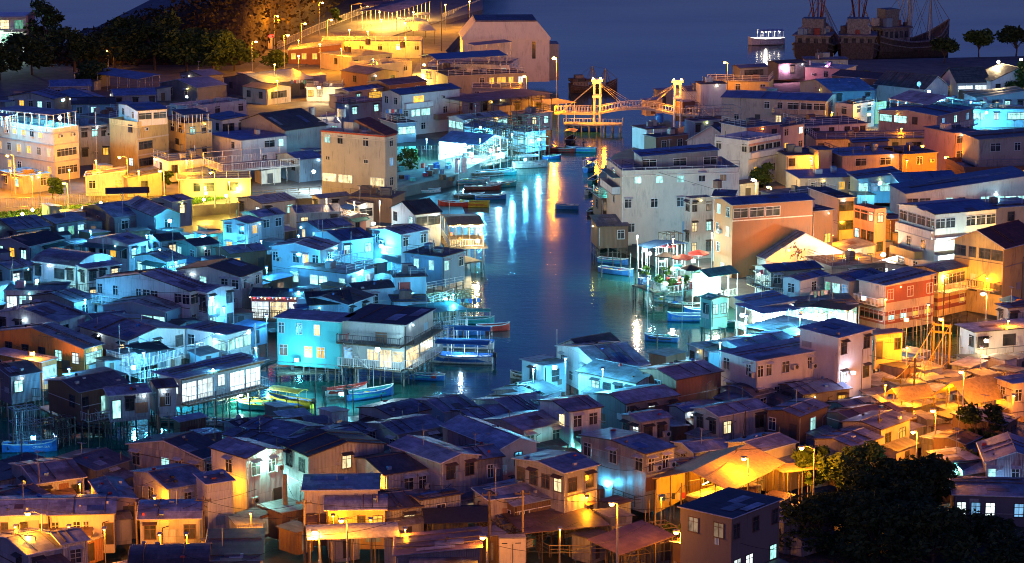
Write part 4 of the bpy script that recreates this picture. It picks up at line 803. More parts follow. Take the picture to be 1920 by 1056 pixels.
H('broad ridged roof right of the weathered roof', (612,840),(692,818),(545,816), h=3, roof='gx', wall='skyblue', rm='metal', wl='. ', wr='. .')
H('little pyramid roofed shed among black poles', (445,800),(474,794),(420,792), h=2.4, roof='gx', wall='skyblue', rm='dark', wl=' ', wr=' ')
H('low roof row between the broad ridged roof and creek', (655,820),(700,806),(600,800), h=2.6, roof='gx', wall='tin', rm='metal2', wl='.', wr='.')
H('ochre house with boiler on wall lit by sodium lamp', (570,920),(708,916), d=5, h=4.4, roof='f', wall='cream', rm='pale', wr='  /A  ', th=2)
H('orange lit lean to with barrel roof and two windows', (612,955),(722,953), d=4, h=3.4, roof='bx', rise=.5, wall='yellow', rm='metal', wr='. a.', th=2, key='leanto')
H('reddish barrel roof at the bottom edge left of centre', (245,1064),(388,1060), d=6, h=2.8, roof='bx', rise=.7, wall='tin', rm='rust', wr=' . ', th=4)
H('black tarred roof at the bottom edge left of centre', (386,1052),(488,1050), d=9, h=2.8, roof='f', wall='darktin', rm='dark', wr=' . ', th=4)
H('low shack with corrugated roof at the bottom centre', (742,1042),(900,1040), d=6, h=2.6, roof='sy', rise=.7, wall='darktin', rm='rust', wr=' . d ', th=2)
H('brown roofed hut at bottom right of centre', (1306,1040),(1382,1032),(1262,1022), h=3, wall='wood', rm='rust', wl=' ', wr=' .')
H('shack under black awning between brown house and box hut', (700,960),(790,952),(660,940), h=3, wall='darktin', rm='felt', wl='.', wr=' .')
H('small purple roof left of twin air conditioner house', (1040,905),(1085,898),(1000,892), h=2.6, wall='wood', rm='metal', wl=' ', wr='.')
H('shack with dim teal window below pale lit gable', (1130,836),(1166,830),(1088,818), h=2.6, wall='greenwall', rm='bluetin', wl='c', wr='.')
H('low purple roof between twin air conditioner and cream houses', (1300,848),(1370,840),(1262,834), h=2.8, wall='tin', rm='metal', wl='.', wr='. .')
H('dark shack roof left of the yellow canopy', (1290,880),(1340,872),(1258,866), h=2.8, wall='wood', rm='rust', wl=' ', wr=' .')
H('small dim roof behind the little pale lit house', (1285,772),(1320,766),(1255,762), h=2.8, wall='tin', rm='metal', wl=' ', wr='.')
H('low dim roof right of the cream house above canopy', (1530,860),(1580,850),(1495,850), h=2.6, wall='darktin', rm='metal', wl=' ', wr='.')
# ------------------------------------------------------------------ sky and render settings
w = bpy.data.worlds.new('World'); scene.world = w; w.use_nodes = True
nt = w.node_tree; bg = nt.nodes['Background']
sk = nt.nodes.new('ShaderNodeTexSky'); sk.sky_type = 'NISHITA'; sk.sun_disc = False
SUN_EL, SUN_AZ = R(4), R(172)
sk.sun_elevation = SUN_EL; sk.sun_rotation = SUN_AZ; sk.air_density = 1.2; sk.dust_density = 1.0; sk.ozone_density = 4
mx = nt.nodes.new('ShaderNodeMix'); mx.data_type = 'RGBA'; mx.blend_type = 'MULTIPLY'; mx.inputs[0].default_value = 1
mx.inputs[7].default_value = (.52, .47, 1.32, 1)
nt.links.new(sk.outputs[0], mx.inputs[6]); nt.links.new(mx.outputs[2], bg.inputs[0]); bg.inputs[1].default_value = .15
sl = bpy.data.lights.new('sun', 'SUN'); sl.energy = .085; sl.angle = R(25); sl.color = (1, .44, .32)
so = bpy.data.objects.new('sun', sl); COL.objects.link(so)
sd = Vector((math.sin(R(172)) * math.cos(R(12)), -abs(math.cos(R(172))) * math.cos(R(12)), math.sin(R(12))))
so.rotation_euler = sd.to_track_quat('Z', 'Y').to_euler(); so.location = (0, 0, 200)
scene.view_settings.view_transform = 'Standard'; scene.view_settings.look = 'None'; scene.view_settings.exposure = .1; scene.view_settings.gamma = 1
scene.cycles.use_denoising = True
try: scene.cycles.denoiser = 'OPENIMAGEDENOISE'
except Exception: pass
scene.cycles.sample_clamp_indirect = 4; scene.cycles.max_bounces = 5; scene.cycles.diffuse_bounces = 2; scene.cycles.glossy_bounces = 2; scene.cycles.transmission_bounces = 0
scene.cycles.caustics_reflective = False; scene.cycles.caustics_refractive = False
scene.cycles.use_light_tree = True; scene.cycles.filter_width = 1.0
# ------------------------------------------------------------------ lamps
def street_lamp(label, px, py, H=7, ground=2.0, arm=1.2, ax=-1, col=SOD, power=900, bulb='bulb_sodium', group=None, off=None, pole='pole_grey', rb=.22):
    """px, py: where the lamp head is seen"""
    hd = at(px, py, ground + H); root = empty('street_lamp', (hd.x - ax * arm, hd.y, ground), 0, label, 'street lamp', group)
    m = MB(); m.tube((0, 0, -.3), (0, 0, H + .1), .10, .06, 7); m.tube((0, 0, -.3), (0, 0, .8), .16, .16, 7)
    if arm: m.path([(0, 0, H), (ax * arm * .5, 0, H + .25), (ax * arm, 0, H + .22)], .05)
    m.build('pole', pole, root)
    q = MB(); q.prism([(ax * arm - .32, -.16, H + .16), (ax * arm + .32, -.16, H + .16), (ax * arm + .26, .16, H + .16), (ax * arm - .26, .16, H + .16)], (0, 0, .14)); lh = q.build('lamp_head', pole, root)
    b = MB(); b.ball((ax * arm, 0, H + .05), rb, sz=.7); b.build('bulb', bulb, lh)
    l = point_light(root, (ax * arm, -.1, H - .35), col, power, .2)
    return root
def wall_or_assumed_lamp(label, px, py, z, col=CYA, power=300, bulb='bulb_white', r=.16, off=(0, -.45, 0), name='flood_lamp', cat='flood lamp', group=None, post=None):
    """a lamp on a bracket: housing, bulb and its light; post = height of a pole down to the ground"""
    p = at(px, py, z); root = empty(name, p, 0, label, cat, group)
    m = MB(); m.box(-.25, .12, -.2, .25, .3, .2); m.tube((0, .3, 0), (0, .8, 0), .04, n=5)
    if post: m.tube((0, .22, -post), (0, .22, 0), .06, .05, 6)
    m.build('housing', 'galv', root)
    b = MB(); b.ball((0, 0, 0), r, 8, 5); b.build('bulb', bulb, root)
    point_light(root, off, col, power, .22); return root
SL = street_lamp
SL('orange street lamp in front of the houses at the bottom left corner', 52, 965, 5, col=SOD, power=520)
SL('low orange lamp behind the bottom left huts', 53, 1008, 3.5, power=260, arm=.6)
SL('orange street lamp on a tall pole by the bottom railing', 1147, 947, 7, power=700, ax=-1, arm=.5)
SL('yellow street lamp on white pole before the yellow flats', 224, 296, 6, power=900, col=(1,.46,.012))
SL('yellow street lamp before the ochre flats', 14, 293, 6, power=2000, arm=1)
SL('lamp beside the pole at foot of the ochre flats', 120, 345, 4, power=900, arm=.5, col=(1,.46,.012))
SL('yellow lamp among sheds below the pale yellow flats', 300, 322, 4.5, power=900, arm=.6, col=(1,.46,.012))
SL('sodium lamp by the hut row between the lamp post and railed terrace', 395, 325, 5, power=700, arm=.6, col=(1,.46,.012))
P_ = 'lamps along the promenade'
for px, py, lab in ((521,31,'promenade lamp standing over the red lit sign'), (605,6,'promenade lamp on the hillside bend near the top'), (572,45,'short promenade lamp between the hill bend and the red sign'), (621,38,'promenade lamp beside the yellow wall slope'),
                    (540,67,'lowest promenade lamp beside the guard hut'), (480,79,'promenade lamp beside the orange lit trees')):
    SL(lab, px, py, 8, power=1300, group=P_, ax=1, arm=.9, rb=.3)
SL('lamp half hidden by trees left of the promenade', 407, 47, 7, power=500, arm=.5)
SL('small orange lamp deep in the dark trees', 199, 96, 4, power=160, arm=.4)
SL('tall bright quay lamp beside the cream pump house', 1039, 110, 9.5, power=3200, ax=-1, arm=.5, rb=.42)
SL('short lamp on the terrace by the quay', 983, 144, 5.5, power=700, arm=.4, rb=.3)
SL('orange lamp on the corner of the right bank by the sea', 1359, 118, 7, power=900, ax=-1, arm=.6, rb=.3)
SL('yellow lamp in the lane next to the dark red mansion', 1773, 296, 5, power=1100, arm=.6, col=(1,.29,.004))
SL('orange lamp beside the painted mural gable', 1593, 469, 4.5, power=900, arm=.5)
SL('bright lamp at the corner below the school house', 1412, 338, 4, power=900, arm=.5, bulb='bulb_warm', col=(1,.72,.3), rb=.3)
SL('lamp in the planted alley right of the creek house', 1440, 352, 3.5, power=700, arm=.5, col=(1,.62,.12))
SL('orange lamp at the red tile villa front', 1843, 552, 4, power=900, arm=.5, bulb='bulb_warm', col=(1,.29,.004), rb=.28)
SL('lamp over the gate of the yellow footbridge', 1764, 600, 7.5, power=700, arm=.3, col=(1,.29,.004))
SL('tall lamp post rising among the yellow tents', 1802, 699, 7, power=560, arm=.3, col=(1,.29,.004))
SL('lamp in front of the yellow tents by tall poles', 1749, 772, 5, power=460, arm=.3, col=(1,.29,.004))
SL('hooked street lamp above the orange awning', 1503, 842, 5.5, power=700, arm=1.2, ax=-1, col=(1,.29,.004))
SL('street lamp behind the yellow canopy', 1395, 862, 5, power=500, arm=.4, col=(1,.29,.004))
SL('assumed lamp lighting the ochre house by the bottom walkway', 640, 978, 4.5, power=420, arm=.5)  # hidden source, assumed from the orange light on these walls
SL('assumed lamp behind the lean to by the bottom walkway', 590, 1000, 3.2, power=200, arm=.4, bulb='bulb_warm')  # second hidden source, assumed behind the lean-to
SL('orange lamp at the bottom beside the yellow cabinet', 905, 1010, 4, power=250, arm=.4)
SL('lamp beside the corner house of the bottom right', 1268, 1000, 4, power=450, arm=.4)
SL('lamp by the orange walled house above trees', 1712, 812, 4, power=500, arm=.4, col=(1,.29,.004))
WL = wall_or_assumed_lamp
WL('blazing cyan flood lamp on the roof of the ochre flats', 112, 221, 12.0, CYA, 1500, 'bulb_white', .27)
WL('cyan lamp above the blue roofs behind the rooftop greenhouse', 118, 188, 7.5, CYA, 800, 'bulb_cyan', .15)
WL('cyan lamp on the shed left of the rooftop greenhouse', 12, 222, 11.5, CYA, 400, 'bulb_cyan', .2)
WL('white blue flood lamp behind the cream tower house', 588, 322, 5, WHT, 1500, 'bulb_white', .24)
WL('star bright flood lamp on the stairs of the balcony house', 708, 656, 5.2, (.5,.9,1), 560, 'bulb_white', .22)
WL('assumed lamp washing the wall of the teal house', 556, 676, 2.6, (.2,.8,1), 220, 'bulb_cyan', .16)  # no visible source here; lamp assumed for the wash on the teal wall
WL('bright flood lamp under the cyan lattice canopy', 1742, 172, 7, CYA, 1500, 'bulb_white', .2)
WL('warm flood lamp over the floodlit white hall', 1872, 116, 8.5, WARM, 2600, 'bulb_warm', .3, off=(-1, -3.5, -.5))
WL('second warm flood lamp at the end of the floodlit hall', 1915, 112, 8.5, WARM, 2000, 'bulb_warm', .3, off=(-1, -3.5, -.5))
WL('big white flood lamp in the alley beside the villa', 1656, 478, 5.5, (1,.95,.8), 2200, 'bulb_white', .3)
WL('blue white star bright lamp at the corner of the tile roofed villa', 1815, 496, 6.5, WHT, 900, 'bulb_white', .32)
WL('star bright lamp hanging at the end of the string light deck', 895, 452, 3.6, (1,.85,.45), 350, 'bulb_warm', .2)
for px, py, z, lab in ((1218,476,4.2,'added bright white lamp at the front edge of the creek deck'), (1262,505,4.0,'added bright white lamp over the rail of the creek deck'), (1330,535,4.2,'added bright white lamp on the corner of the white tent'), (1392,592,4.2,'added bright white lamp on the corner post of the fenced patio')): WL(lab, px, py, z, (.4,.95,.9), 900, 'bulb_white', .2)  # lamps added so that bright streaks show on the creek
for i, (px, py, z, c, pw, lab) in enumerate((  # assumed lamps have no visible source; set where walls are washed with light
    (560,478,6.8,CYA,260,'assumed cyan lamp on the wavy bargeboard of the cyan gable house'), (715,462,5.2,CYA,420,'assumed lamp lighting the cyan house with the garage'),  # unseen sources, assumed on these houses for the cyan wash
    (620,490,5,CYA,300,'assumed cyan lamp over the bungalow terrace'), (702,548,4.2,CYA,420,'assumed cyan lamp over the arched roof shack'), (775,556,3.4,CYA,300,'assumed cyan lamp below the red panel hut'),
    (70,528,5,(.5,1,.85),420,'assumed green white lamp on the terrace house with arched doors'), (190,510,4.5,CYA,300,'assumed cyan lamp beside the bright corner house'),
    (350,530,4,CYA,330,'assumed cyan lamp under the black roofed white house'), (405,640,4.2,(.4,.85,1),700,'assumed lamp by the glass front of the brilliant pavilion'),
    (300,590,3.4,CYA,240,'assumed cyan lamp at the front annexe'), (40,612,3.2,CYA,260,'assumed cyan lamp under the awning windows bungalow'),
    (420,705,2.9,(.45,.9,1),900,'assumed lamp under the brown eave of the floodlit restaurant'), (330,735,1.8,CYA,420,'assumed lamp below the floodlit restaurant platform'),
    (450,740,1.5,(.5,.9,.8),900,'assumed cyan lamp over the yellow boats'), (640,740,1.6,(.2,.8,.95),420,'assumed cyan lamp at the blue boat mooring'),
    (60,664,5.6,(1,.36,.02),420,'assumed orange lamp shining on the orange plank house'), (62,822,2.6,CYA,170,'added cyan lamp on the pier frame brightening the blue boat'), (250,690,4,CYA,320,'assumed lamp on the white railed terrace'), (100,712,3.2,(.25,.45,1),160,'assumed blue lamp at the dim wooden stilt house'),  # the lamp over the blue boat is added to brighten its hull
    (380,445,4,TEAL,330,'assumed teal lamp at the cyan lit porch'), (318,415,5.5,CYA,260,'assumed lamp facing the cyan gable house below lawn'), (450,470,3,CYA,150,'assumed dim lamp between the middle shacks'),
    (840,470,5,CYA,160,'assumed lamp on teal grey flat roofed house'), (835,560,3,CYA,260,'assumed cyan lamp on the creek platform'), (690,610,6.5,CYA,150,'assumed lamp under the dark roof of the balcony house'),
    (1040,690,5.2,(.2,.7,1),420,'assumed cyan lamp at the tip of the front village'), (1130,712,3.6,(.2,.75,1),450,'assumed cyan lamp in front of the long cyan white house'),
    (1048,790,5.2,(.15,.7,1),260,'assumed cyan lamp on the purple roofed house side wall'), (1085,845,3,(.15,.75,.85),160,'assumed teal lamp under the pale lit gable'),
    (1215,896,3.6,CYA,240,'assumed cyan lamp at the door of the twin air conditioner house'), (498,862,7.0,(.35,1,.8),260,'assumed pale green lamp on the green lit front'), (505,905,3.6,(.4,.95,.85),200,'assumed pale green lamp over the side door'),
    (1507,820,3.4,(.3,.6,1),120,'assumed small blue white lamp at the foot of the dim brown house'), (1345,700,5,(.6,.75,1),260,'assumed pale lamp on the long weathered house'), (1600,700,6,(.75,.72,.95),80,'assumed pale lamp on the tall white end block'), (1460,705,5,(.7,.8,1),260,'assumed pale lamp between the air conditioners'),
    (880,276,4.2,(.3,.85,1),1500,'lamp inside the glowing creek restaurant'), (935,280,3.8,(.35,.9,1),1200,'lamp at the gabled end of the creek restaurant'), (1010,262,4,CYA,700,'lamp before the tall glowing windows'), (900,240,5,CYA,300,'assumed lamp between the glazed waterfront houses'), (985,300,3,CYA,300,'assumed lamp over the moored white boats'),
    (1145,348,8,TEAL,240,'assumed teal lamp on the creek house balcony'), (1210,470,4.2,(.35,.9,1),600,'lamp under the blue awning of the creek deck'), (1300,490,4,(.6,.95,.9),500,'assumed lamp under the umbrellas of the creek deck'), (1345,540,3.6,(.8,1,.7),500,'assumed lamp under the white tent by the creek'),
    (1430,600,4,(.5,.95,1),520,'assumed lamp on the fenced patio of the restaurant row'), (1545,598,4,(.55,.95,1),600,'assumed lamp before the glowing restaurant'), (1362,392,8.5,TEAL,300,'assumed teal lamp on the side of the big brown house'), (1345,430,5,CYA,200,'assumed cyan lamp on the narrow white fronted house'),
    (1850,212,5,CYA,700,'assumed cyan lamp at the right edge shop'), (1800,205,6,CYA,500,'assumed cyan lamp beside the white fence wall'), (1650,345,6.5,CYA,300,'assumed cyan lamp on the rooftop house by the alley'), (1870,375,9,(.4,.9,1),500,'assumed lamp over the shop window row'),
    (1620,560,8.5,WHT,200,'assumed pale lamp on the roof of the stilt row'), (1850,640,5,WARM,420,'assumed warm lamp inside the purple roofed stilt house'), (1550,125,5,(1,.35,.55),500,'assumed pink lamp on the pink lit house'), (1475,128,5,(1,.4,.6),350,'assumed pink lamp by the black gable roof below trawlers'),
    (1870,920,2.8,(.2,.5,1),120,'assumed blue lamp at the low blue building'), (1800,880,4,(.2,.8,.7),150,'assumed teal lamp in front of the shed between trees'), (1135,905,3.4,CYA,90,'assumed cyan lamp behind the tall pinkish house'), (940,800,5,(.6,.6,1),60,'assumed faint lamp over the patched tin house'),
    (640,215,8,(1,.8,.5),260,'assumed warm lamp at the stepped white house'), (598,165,5,WARM,700,'bare warm lamp on the cream hut'), (1630,215,5,YEL,700,'assumed yellow lamp in the alley by the small ochre house'), (1648,275,4.6,YEL,150,'yellow wall lamp on purple roofed terrace beside the hut'), (1730,275,4.6,YEL,150,'yellow wall lamp on purple roofed terrace near its end'),
    (1690,440,7,YEL,700,'assumed yellow lamp on the villa balcony'), (1900,500,6,(1,.5,.05),1500,'assumed sodium lamp at the yellow end wall of the tiled villa'), (1770,520,6.5,(1,.55,.08),500,'assumed orange lamp on the lattice balcony'), (1700,600,5,(1,.45,.05),600,'assumed orange lamp facing the striped house'),
    (1540,400,9,SOD,320,'assumed orange lamp on the wall of the big brown house'), (1480,470,6,SOD,350,'assumed orange lamp on the mural gable side'), (1620,430,6,YEL,500,'assumed yellow lamp between alley balconies'),
    (790,150,4,(1,.62,.1),900,'assumed lamp in the bright alley to the quay'), (795,122,4,(1,.62,.1),900,'assumed lamp at the top of the bright alley'), (1900,325,4,SOD,600,'assumed orange lamp before the mansion arches'), (1820,330,4,SOD,500,'assumed orange lamp at the mansion corner'),
    (350,182,4,WHT,120,'assumed pale lamp on the long white walled building'), (820,210,5,WHT,150,'assumed pale lamp below the big white house'), (700,420,5,WHT,120,'assumed pale lamp beside the black tile roof house'))):
    WL(lab, px, py, z, c, pw * (1.9 if c in (CYA, TEAL) else 1.0), 'bulb_cyan' if c in (CYA, TEAL) else ('bulb_sodium' if c[2] < .2 else 'bulb_white' if c[2] > .5 else 'bulb_warm'), .07, name='wall_or_assumed_lamp', cat='lamp')

# added post lamps that fill areas of the village with tinted light
def fill_post_lamps(label, group, pts, col, power, H, bulb, r=.09, ground=2.0):
    for px, py in pts:
        p = at(px, py, ground + H); root = empty('fill_post_lamp', (p.x, p.y, ground), 0, label, 'added post lamp', group); m = MB(); m.tube((0, 0, -2.5), (0, 0, H), .05, .04, 6); m.build('pole', 'pole_grey', root)
        m = MB(); m.box(-.2, -.5, H, .2, .1, H + .1); hd = m.build('lamp_head', 'pole_grey', root); m = MB(); m.box(-r, -.42, H - .05 - r * .5, r, -.1, H - .004); m.build('bulb', bulb, hd); point_light(root, (0, -.25, H - .3), col, power, .2)
fill_post_lamps('slim post with an added cyan white fill lamp rising between stilt houses of the middle rows', 'added cyan post lamps of the middle rows', [(60,440),(170,432),(275,440),(385,440),(120,486),(300,466),(490,450),(560,440),(30,520),(240,510),(330,490),(500,500),(680,505),(760,500),(110,545),(160,560),(470,520),(560,545),(640,540),(270,556),(420,575),(210,600),(300,640),(500,590),(130,690),(270,660),(480,650),(400,690),(700,580),(850,550)], (.07, .50, 1), 330, 3.4, 'bulb_cyan')  # added for cyan ambience over the middle rows
fill_post_lamps('slim post with an added orange fill lamp standing among front village houses', 'added orange post lamps of the front village', [(150,905),(290,930),(420,905),(470,960),(700,905),(830,935),(985,900),(1100,930),(1180,840),(350,1000),(760,990),(1050,990),(1240,930)], SOD, 170, 3.2, 'bulb_sodium', r=.06)
fill_post_lamps('slim post with an added orange fill lamp standing among the right bank houses', 'added orange post lamps of the right bank', [(1520,300),(1600,260),(1700,300),(1480,420),(1560,440),(1700,470),(1780,430),(1850,520),(1660,560),(1740,570),(1890,600),(1700,650),(1840,650),(1900,740),(1780,720),(1660,720),(1560,210),(1690,240),(1880,290)], (1, .27, .003), 330, 4.4, 'bulb_sodium')
fill_post_lamps('slim post with an added yellow fill lamp standing among the far left bank houses', 'added yellow post lamps of the far left bank', [(180,300),(60,330),(350,300),(260,320),(430,340),(520,150),(700,110),(820,105),(560,75),(640,90),(760,70)], (1, .40, .012), 900, 5.0, 'bulb_sodium')
fill_post_lamps('slim post with an added orange fill lamp standing along the promenade road', 'added orange post lamps of the promenade', [(600,82),(655,55),(715,36),(775,22),(835,8),(880,2),(560,104),(515,120),(690,58),(760,42)], (1, .34, .008), 2000, 6.5, 'bulb_sodium', r=.2)  # added to join the promenade glow into one band
fill_post_lamps('slim post with an added pale fill lamp lighting cream walls beside the channel', 'added pale post lamps beside the channel', [(612,372),(664,378),(712,376),(1195,440),(1262,446),(1335,436)], (1, .70, .40), 420, 5.0, 'bulb_warm', r=.05)  # added to bring up the cream of the tower and creek house walls
fill_post_lamps('slim post with an added strong orange fill lamp lighting the bottom row walls', 'added strong orange post lamps of the bottom row', [(30,985),(130,985),(196,990),(300,1000),(625,965),(695,972),(880,1010)], (1, .28, .004), 210, 3.0, 'bulb_sodium', r=.06)  # added for stronger orange pools along the bottom row
fill_post_lamps('slim post with an added amber fill lamp lighting the ochre and yellow flats', 'added amber post lamps before the flats', [(20,318),(75,322),(130,318),(180,300),(290,296),(360,300)], (1, .31, .004), 480, 4.2, 'bulb_sodium')  # added to tint the fronts of the flats amber
fill_post_lamps('slim post with an added cyan fill lamp standing at the creek side of the right bank', 'added cyan post lamps of the creek side', [(1215,520),(1280,520),(1400,590),(1500,590),(1350,640),(1130,690),(1060,670),(1000,690),(1440,180),(1700,180),(1820,190),(900,260),(960,250),(860,300),(800,260)], (.1, .6, 1), 650, 5.0, 'bulb_cyan')
# ------------------------------------------------------------------ shelters, railings, poles, bridges
def canopy(label, F, Rp=None, L=None, z=5.0, z0=2.0, d=5.0, th=None, rise=.4, roof='sy', rm='metal', post='galv', nx=3, ny=2, back=None, tubes=0, tcol=CYA, tpow=250, name='canopy', cat='canopy', group=None, thick=.06, lattice=False, rails=None, over=.2, tmat='tube_cyan'):
    P, th, A, B = plan(F, Rp, L, z, d, th); root = empty(name, (P.x, P.y, z0), th, label, cat, group); h = z - z0
    xd = roof[1] == 'x'; W, Ln = (A, B) if xd else (B, A)
    def pt(u, zz, v): return (v, u, zz) if xd else (u, v, zz)
    prof = {'f': [(0, 0), (1, 0)], 's': [(0, 0), (1, rise)], 'r': [(0, rise), (1, 0)], 'g': [(0, 0), (.5, rise), (1, 0)], 'b': [(k / 6, rise * (1 - (k / 3 - 1) ** 2)) for k in range(7)]}[roof[0]]
    a0 = -over / W; pr = [(a0, prof[0][1])] + prof + [(1 - a0, prof[-1][1])] if roof[0] != 's' else [(a0, a0 * rise), (1 - a0, rise * (1 - a0))]
    m = MB(); m.prism([pt(a * W, h + b, -over) for a, b in pr] + [pt(a * W, h + b + thick, -over) for a, b in reversed(pr)], (Ln + 2 * over, 0, 0) if xd else (0, Ln + 2 * over, 0)); m.build('roof', rm, root)
    def hz(x, y):
        u = (y if xd else x) / W
        for (a, b), (c, e) in zip(prof, prof[1:]):
            if a <= u <= c + 1e-6: return h + b + (e - b) * (u - a) / (c - a)
        return h
    for x in frange(.06, B - .06, (B - .12) / nx):
        for y in frange(.06, A - .06, (A - .12) / ny):
            if ny > 1 and nx > 1 and .1 < x < B - .1 and .1 < y < A - .1: continue
            p = MB(); p.tube((x, y, -.3 - (z0 if z0 < 2.2 else 0)), (x, y, hz(x, y) - .01), .05, n=5); p.build('post', post, root)
    if lattice:
        q = MB()
        for x in frange(.06, B - .06, 1.2): q.bar((x, .06, hz(x, .06) - .12), (x, A - .06, hz(x, A - .06) - .12), .05); q.bar((x, .02, h - .7), (x, .02, hz(x, .02) - .1), .04)
        q.bar((0, .02, h - .7), (B, .02, h - .7), .05); q.bar((0.02, 0, h - .7), (.02, A, h - .7), .05); q.build('truss', post, root)
    if back: q = MB(); q.box(.1, A - .14, -.1, B - .1, A - .1, h - .1); q.build('back_wall', back, root)
    for k in range(tubes):
        x = B * (k + .5) / tubes; q = MB(); q.tube((x - .6, A * .45, h - .22), (x + .6, A * .45, h - .22), .05, n=6); q.build('lamp_tube', tmat, root)
        point_light(root, (x, A * .45, h - .45), tcol, tpow, .25)
    if rails: rail_mesh(root, [(0, 0, 0), (B, 0, 0)], rails); rail_mesh(root, [(0, 0, 0), (0, A, 0)], rails)
    return root, A, B, h
def railing(label, pts, z, mat='rail_white', H=1.0, gap=.22, bars=False, group=None):
    """free standing railing through photograph points at floor height z"""
    o = rail_mesh(None, [at(x, y, z) for x, y in pts], mat, H, gap, bars=bars); recentre(o); return tag(o, label, 'railing', group)
def balcony(key, face, t0, t1, z, depth=1.2, mat='rail_white', slab='concrete', gap=.22, bars=False, solid=None, roof=None):
    root, B, A, h = HOUSES[key]
    if face == 'r': c = [(B * t0, -depth), (B * t1, -depth), (B * t1, -.004), (B * t0, -.004)]
    else: c = [(-depth, A * (1 - t0)), (-depth, A * (1 - t1)), (-.004, A * (1 - t1)), (-.004, A * (1 - t0))]
    m = MB(); m.prism([(x, y, z - .14) for x, y in c], (0, 0, .14)); s = m.build('balcony', slab, root)
    ring = [(*c[3], z), (*c[0], z), (*c[1], z), (*c[2], z)]
    if solid:
        q = MB()
        for a, b in zip(ring, ring[1:]):
            a, b = Vector(a), Vector(b); d = (b - a).normalized(); n = Vector((-d.y, d.x, 0)) * .06; q.prism([a, b, b + n, a + n], (0, 0, .95))
        q.build('railing', solid, s)
    else: rail_mesh(s, ring, mat, 1.0, gap, bars=bars)
    if roof: 
        q = MB(); q.prism([(x, y, z + 2.3) for x, y in c], (0, 0, .06)); q.build('awning', roof, root)
def pole(label, px, pyb, pyt, r=.11, mat='timber', z=1.5, group=None, cross=0, name='utility_pole', cat='pole', lean=0):
    b = at(px, pyb, z); k = pxm(b); H = (pyb - pyt) / k / .97; root = empty(name, b, 0, label, cat, group)
    m = MB(); m.tube((0, 0, -.5), (lean, 0, H), r, r * .75, 7); m.build('post', mat, root)
    if cross:
        for i in range(cross):
            q = MB(); zz = H - .4 - .6 * i; q.box(-.7, -.05, zz, .7, .05, zz + .1)
            for x in (-.6, -.2, .2, .6): q.tube((x, 0, zz + .1), (x, 0, zz + .28), .04, n=5)
            q.build('cross_arm', 'timber', root)
    return root, b + Vector((lean, 0, H - .3))
def cable(label, a, b, sag=.8, r=.022, group=None):
    pts = [a.lerp(b, k / 10) - Vector((0, 0, sag * (1 - (k / 5 - 1) ** 2))) for k in range(11)]
    m = MB(); m.path(pts, r, 4); o = m.build('overhead_cable', 'black'); recentre(o); return tag(o, label, 'cable', group)
# --- canopies
C = canopy
C('long open pavilion with pale blue roof below the dark trees', (258,149),(300,143),(163,134), z=5.2, nx=3, ny=5, rm='bluetin', post='frame_white', back='darktin')
C('rooftop greenhouse glowing cyan on the ochre flats', (100,216),(142,208),(-10,205), z=13.2, z0=10.7, rm='pale', post='frame_white', nx=4, ny=8, tubes=2, tcol=CYA, tpow=500, lattice=True, name='greenhouse', cat='greenhouse', roof='fy')
C('cyan glass greenhouse on the roof at the left edge', (10,219),(30,216),(-40,216), z=13, z0=10.7, rm='metal', post='frame_white', nx=2, ny=3, tubes=1, tcol=CYA, tpow=400, lattice=True, name='greenhouse', cat='greenhouse', roof='fy')
C('steel pergola on the roof of the pale yellow flats', (345,216),(392,214),(322,211), z=11.6, z0=9.2, rm='felt', post='rail_white', nx=3, ny=2, roof='fy', thick=.04)
C('small black pavilion standing on the lit lawn', (200,364),(278,362), d=5, z=5.0, rm='dark', post='timber', nx=3, ny=2, roof='gx', rise=.5)
C('creek restaurant with wide blue roof and blazing interior', (900,272),(952,266),(822,268), z=5.2, z0=2.0, rm='bluetin', roof='gy', rise=1.2, nx=4, ny=6, back='white', tubes=4, tcol=(.35,.88,1), tpow=650, lattice=True, rails='rail_white')
C('teal lattice frame shelter left of the creek restaurant', (745,275),(822,272), d=7, z=4.6, rm='greentin', post='galv', nx=5, ny=3, roof='fy', tubes=1, tcol=TEAL, tpow=200, lattice=True, thick=.03)
C('yellow lit covered walkway leading onto the drawbridge', (1032,196),(1078,192), d=6, z=5.4, rm='awning_yellow', post='rail_white', nx=3, ny=2, roof='fy', tubes=1, tcol=SOD, tpow=900, tmat='tube_warm')
C('lattice canopy blazing cyan among the dark rooftops', (1740,197),(1816,190),(1668,186), z=8, z0=4, rm='pale', roof='gy', rise=1.2, nx=5, ny=5, tubes=2, tcol=CYA, tpow=900, lattice=True, post='galv')
C('cyan roofed long shelter before the dark purple roof at right', (1730,214),(1840,198), d=6, z=7, z0=3, rm='greentin', nx=4, ny=2, roof='fy', tubes=2, tcol=CYA, tpow=450)
C('blue awning over the creek deck with plants', (1218,466),(1286,455),(1196,456), z=5.2, rm='tarp_blue', roof='gy', rise=.4, nx=4, ny=3, tubes=2, tcol=(.5,.95,1), tpow=350, post='frame_white')
C('white walled tent with green roof at the end of creek deck', (1330,520),(1384,512),(1298,512), z=5.0, rm='greentin', roof='gx', rise=.7, nx=3, ny=2, tubes=1, tcol=(.8,1,.8), tpow=500, back='white', post='frame_white', rails='rail_white')
C('fenced patio with blue roof and bulbs over the water', (1430,588),(1500,584),(1380,578), z=5.0, rm='bluetin', roof='fy', nx=4, ny=3, tubes=2, tcol=(.55,.95,1), tpow=420, post='frame_white', rails='rail_white')
C('black awning sagging in front of the striped house', (1590,582),(1612,566),(1520,574), z=5.4, rm='tarp_black', roof='fy', nx=2, ny=2, thick=.03)
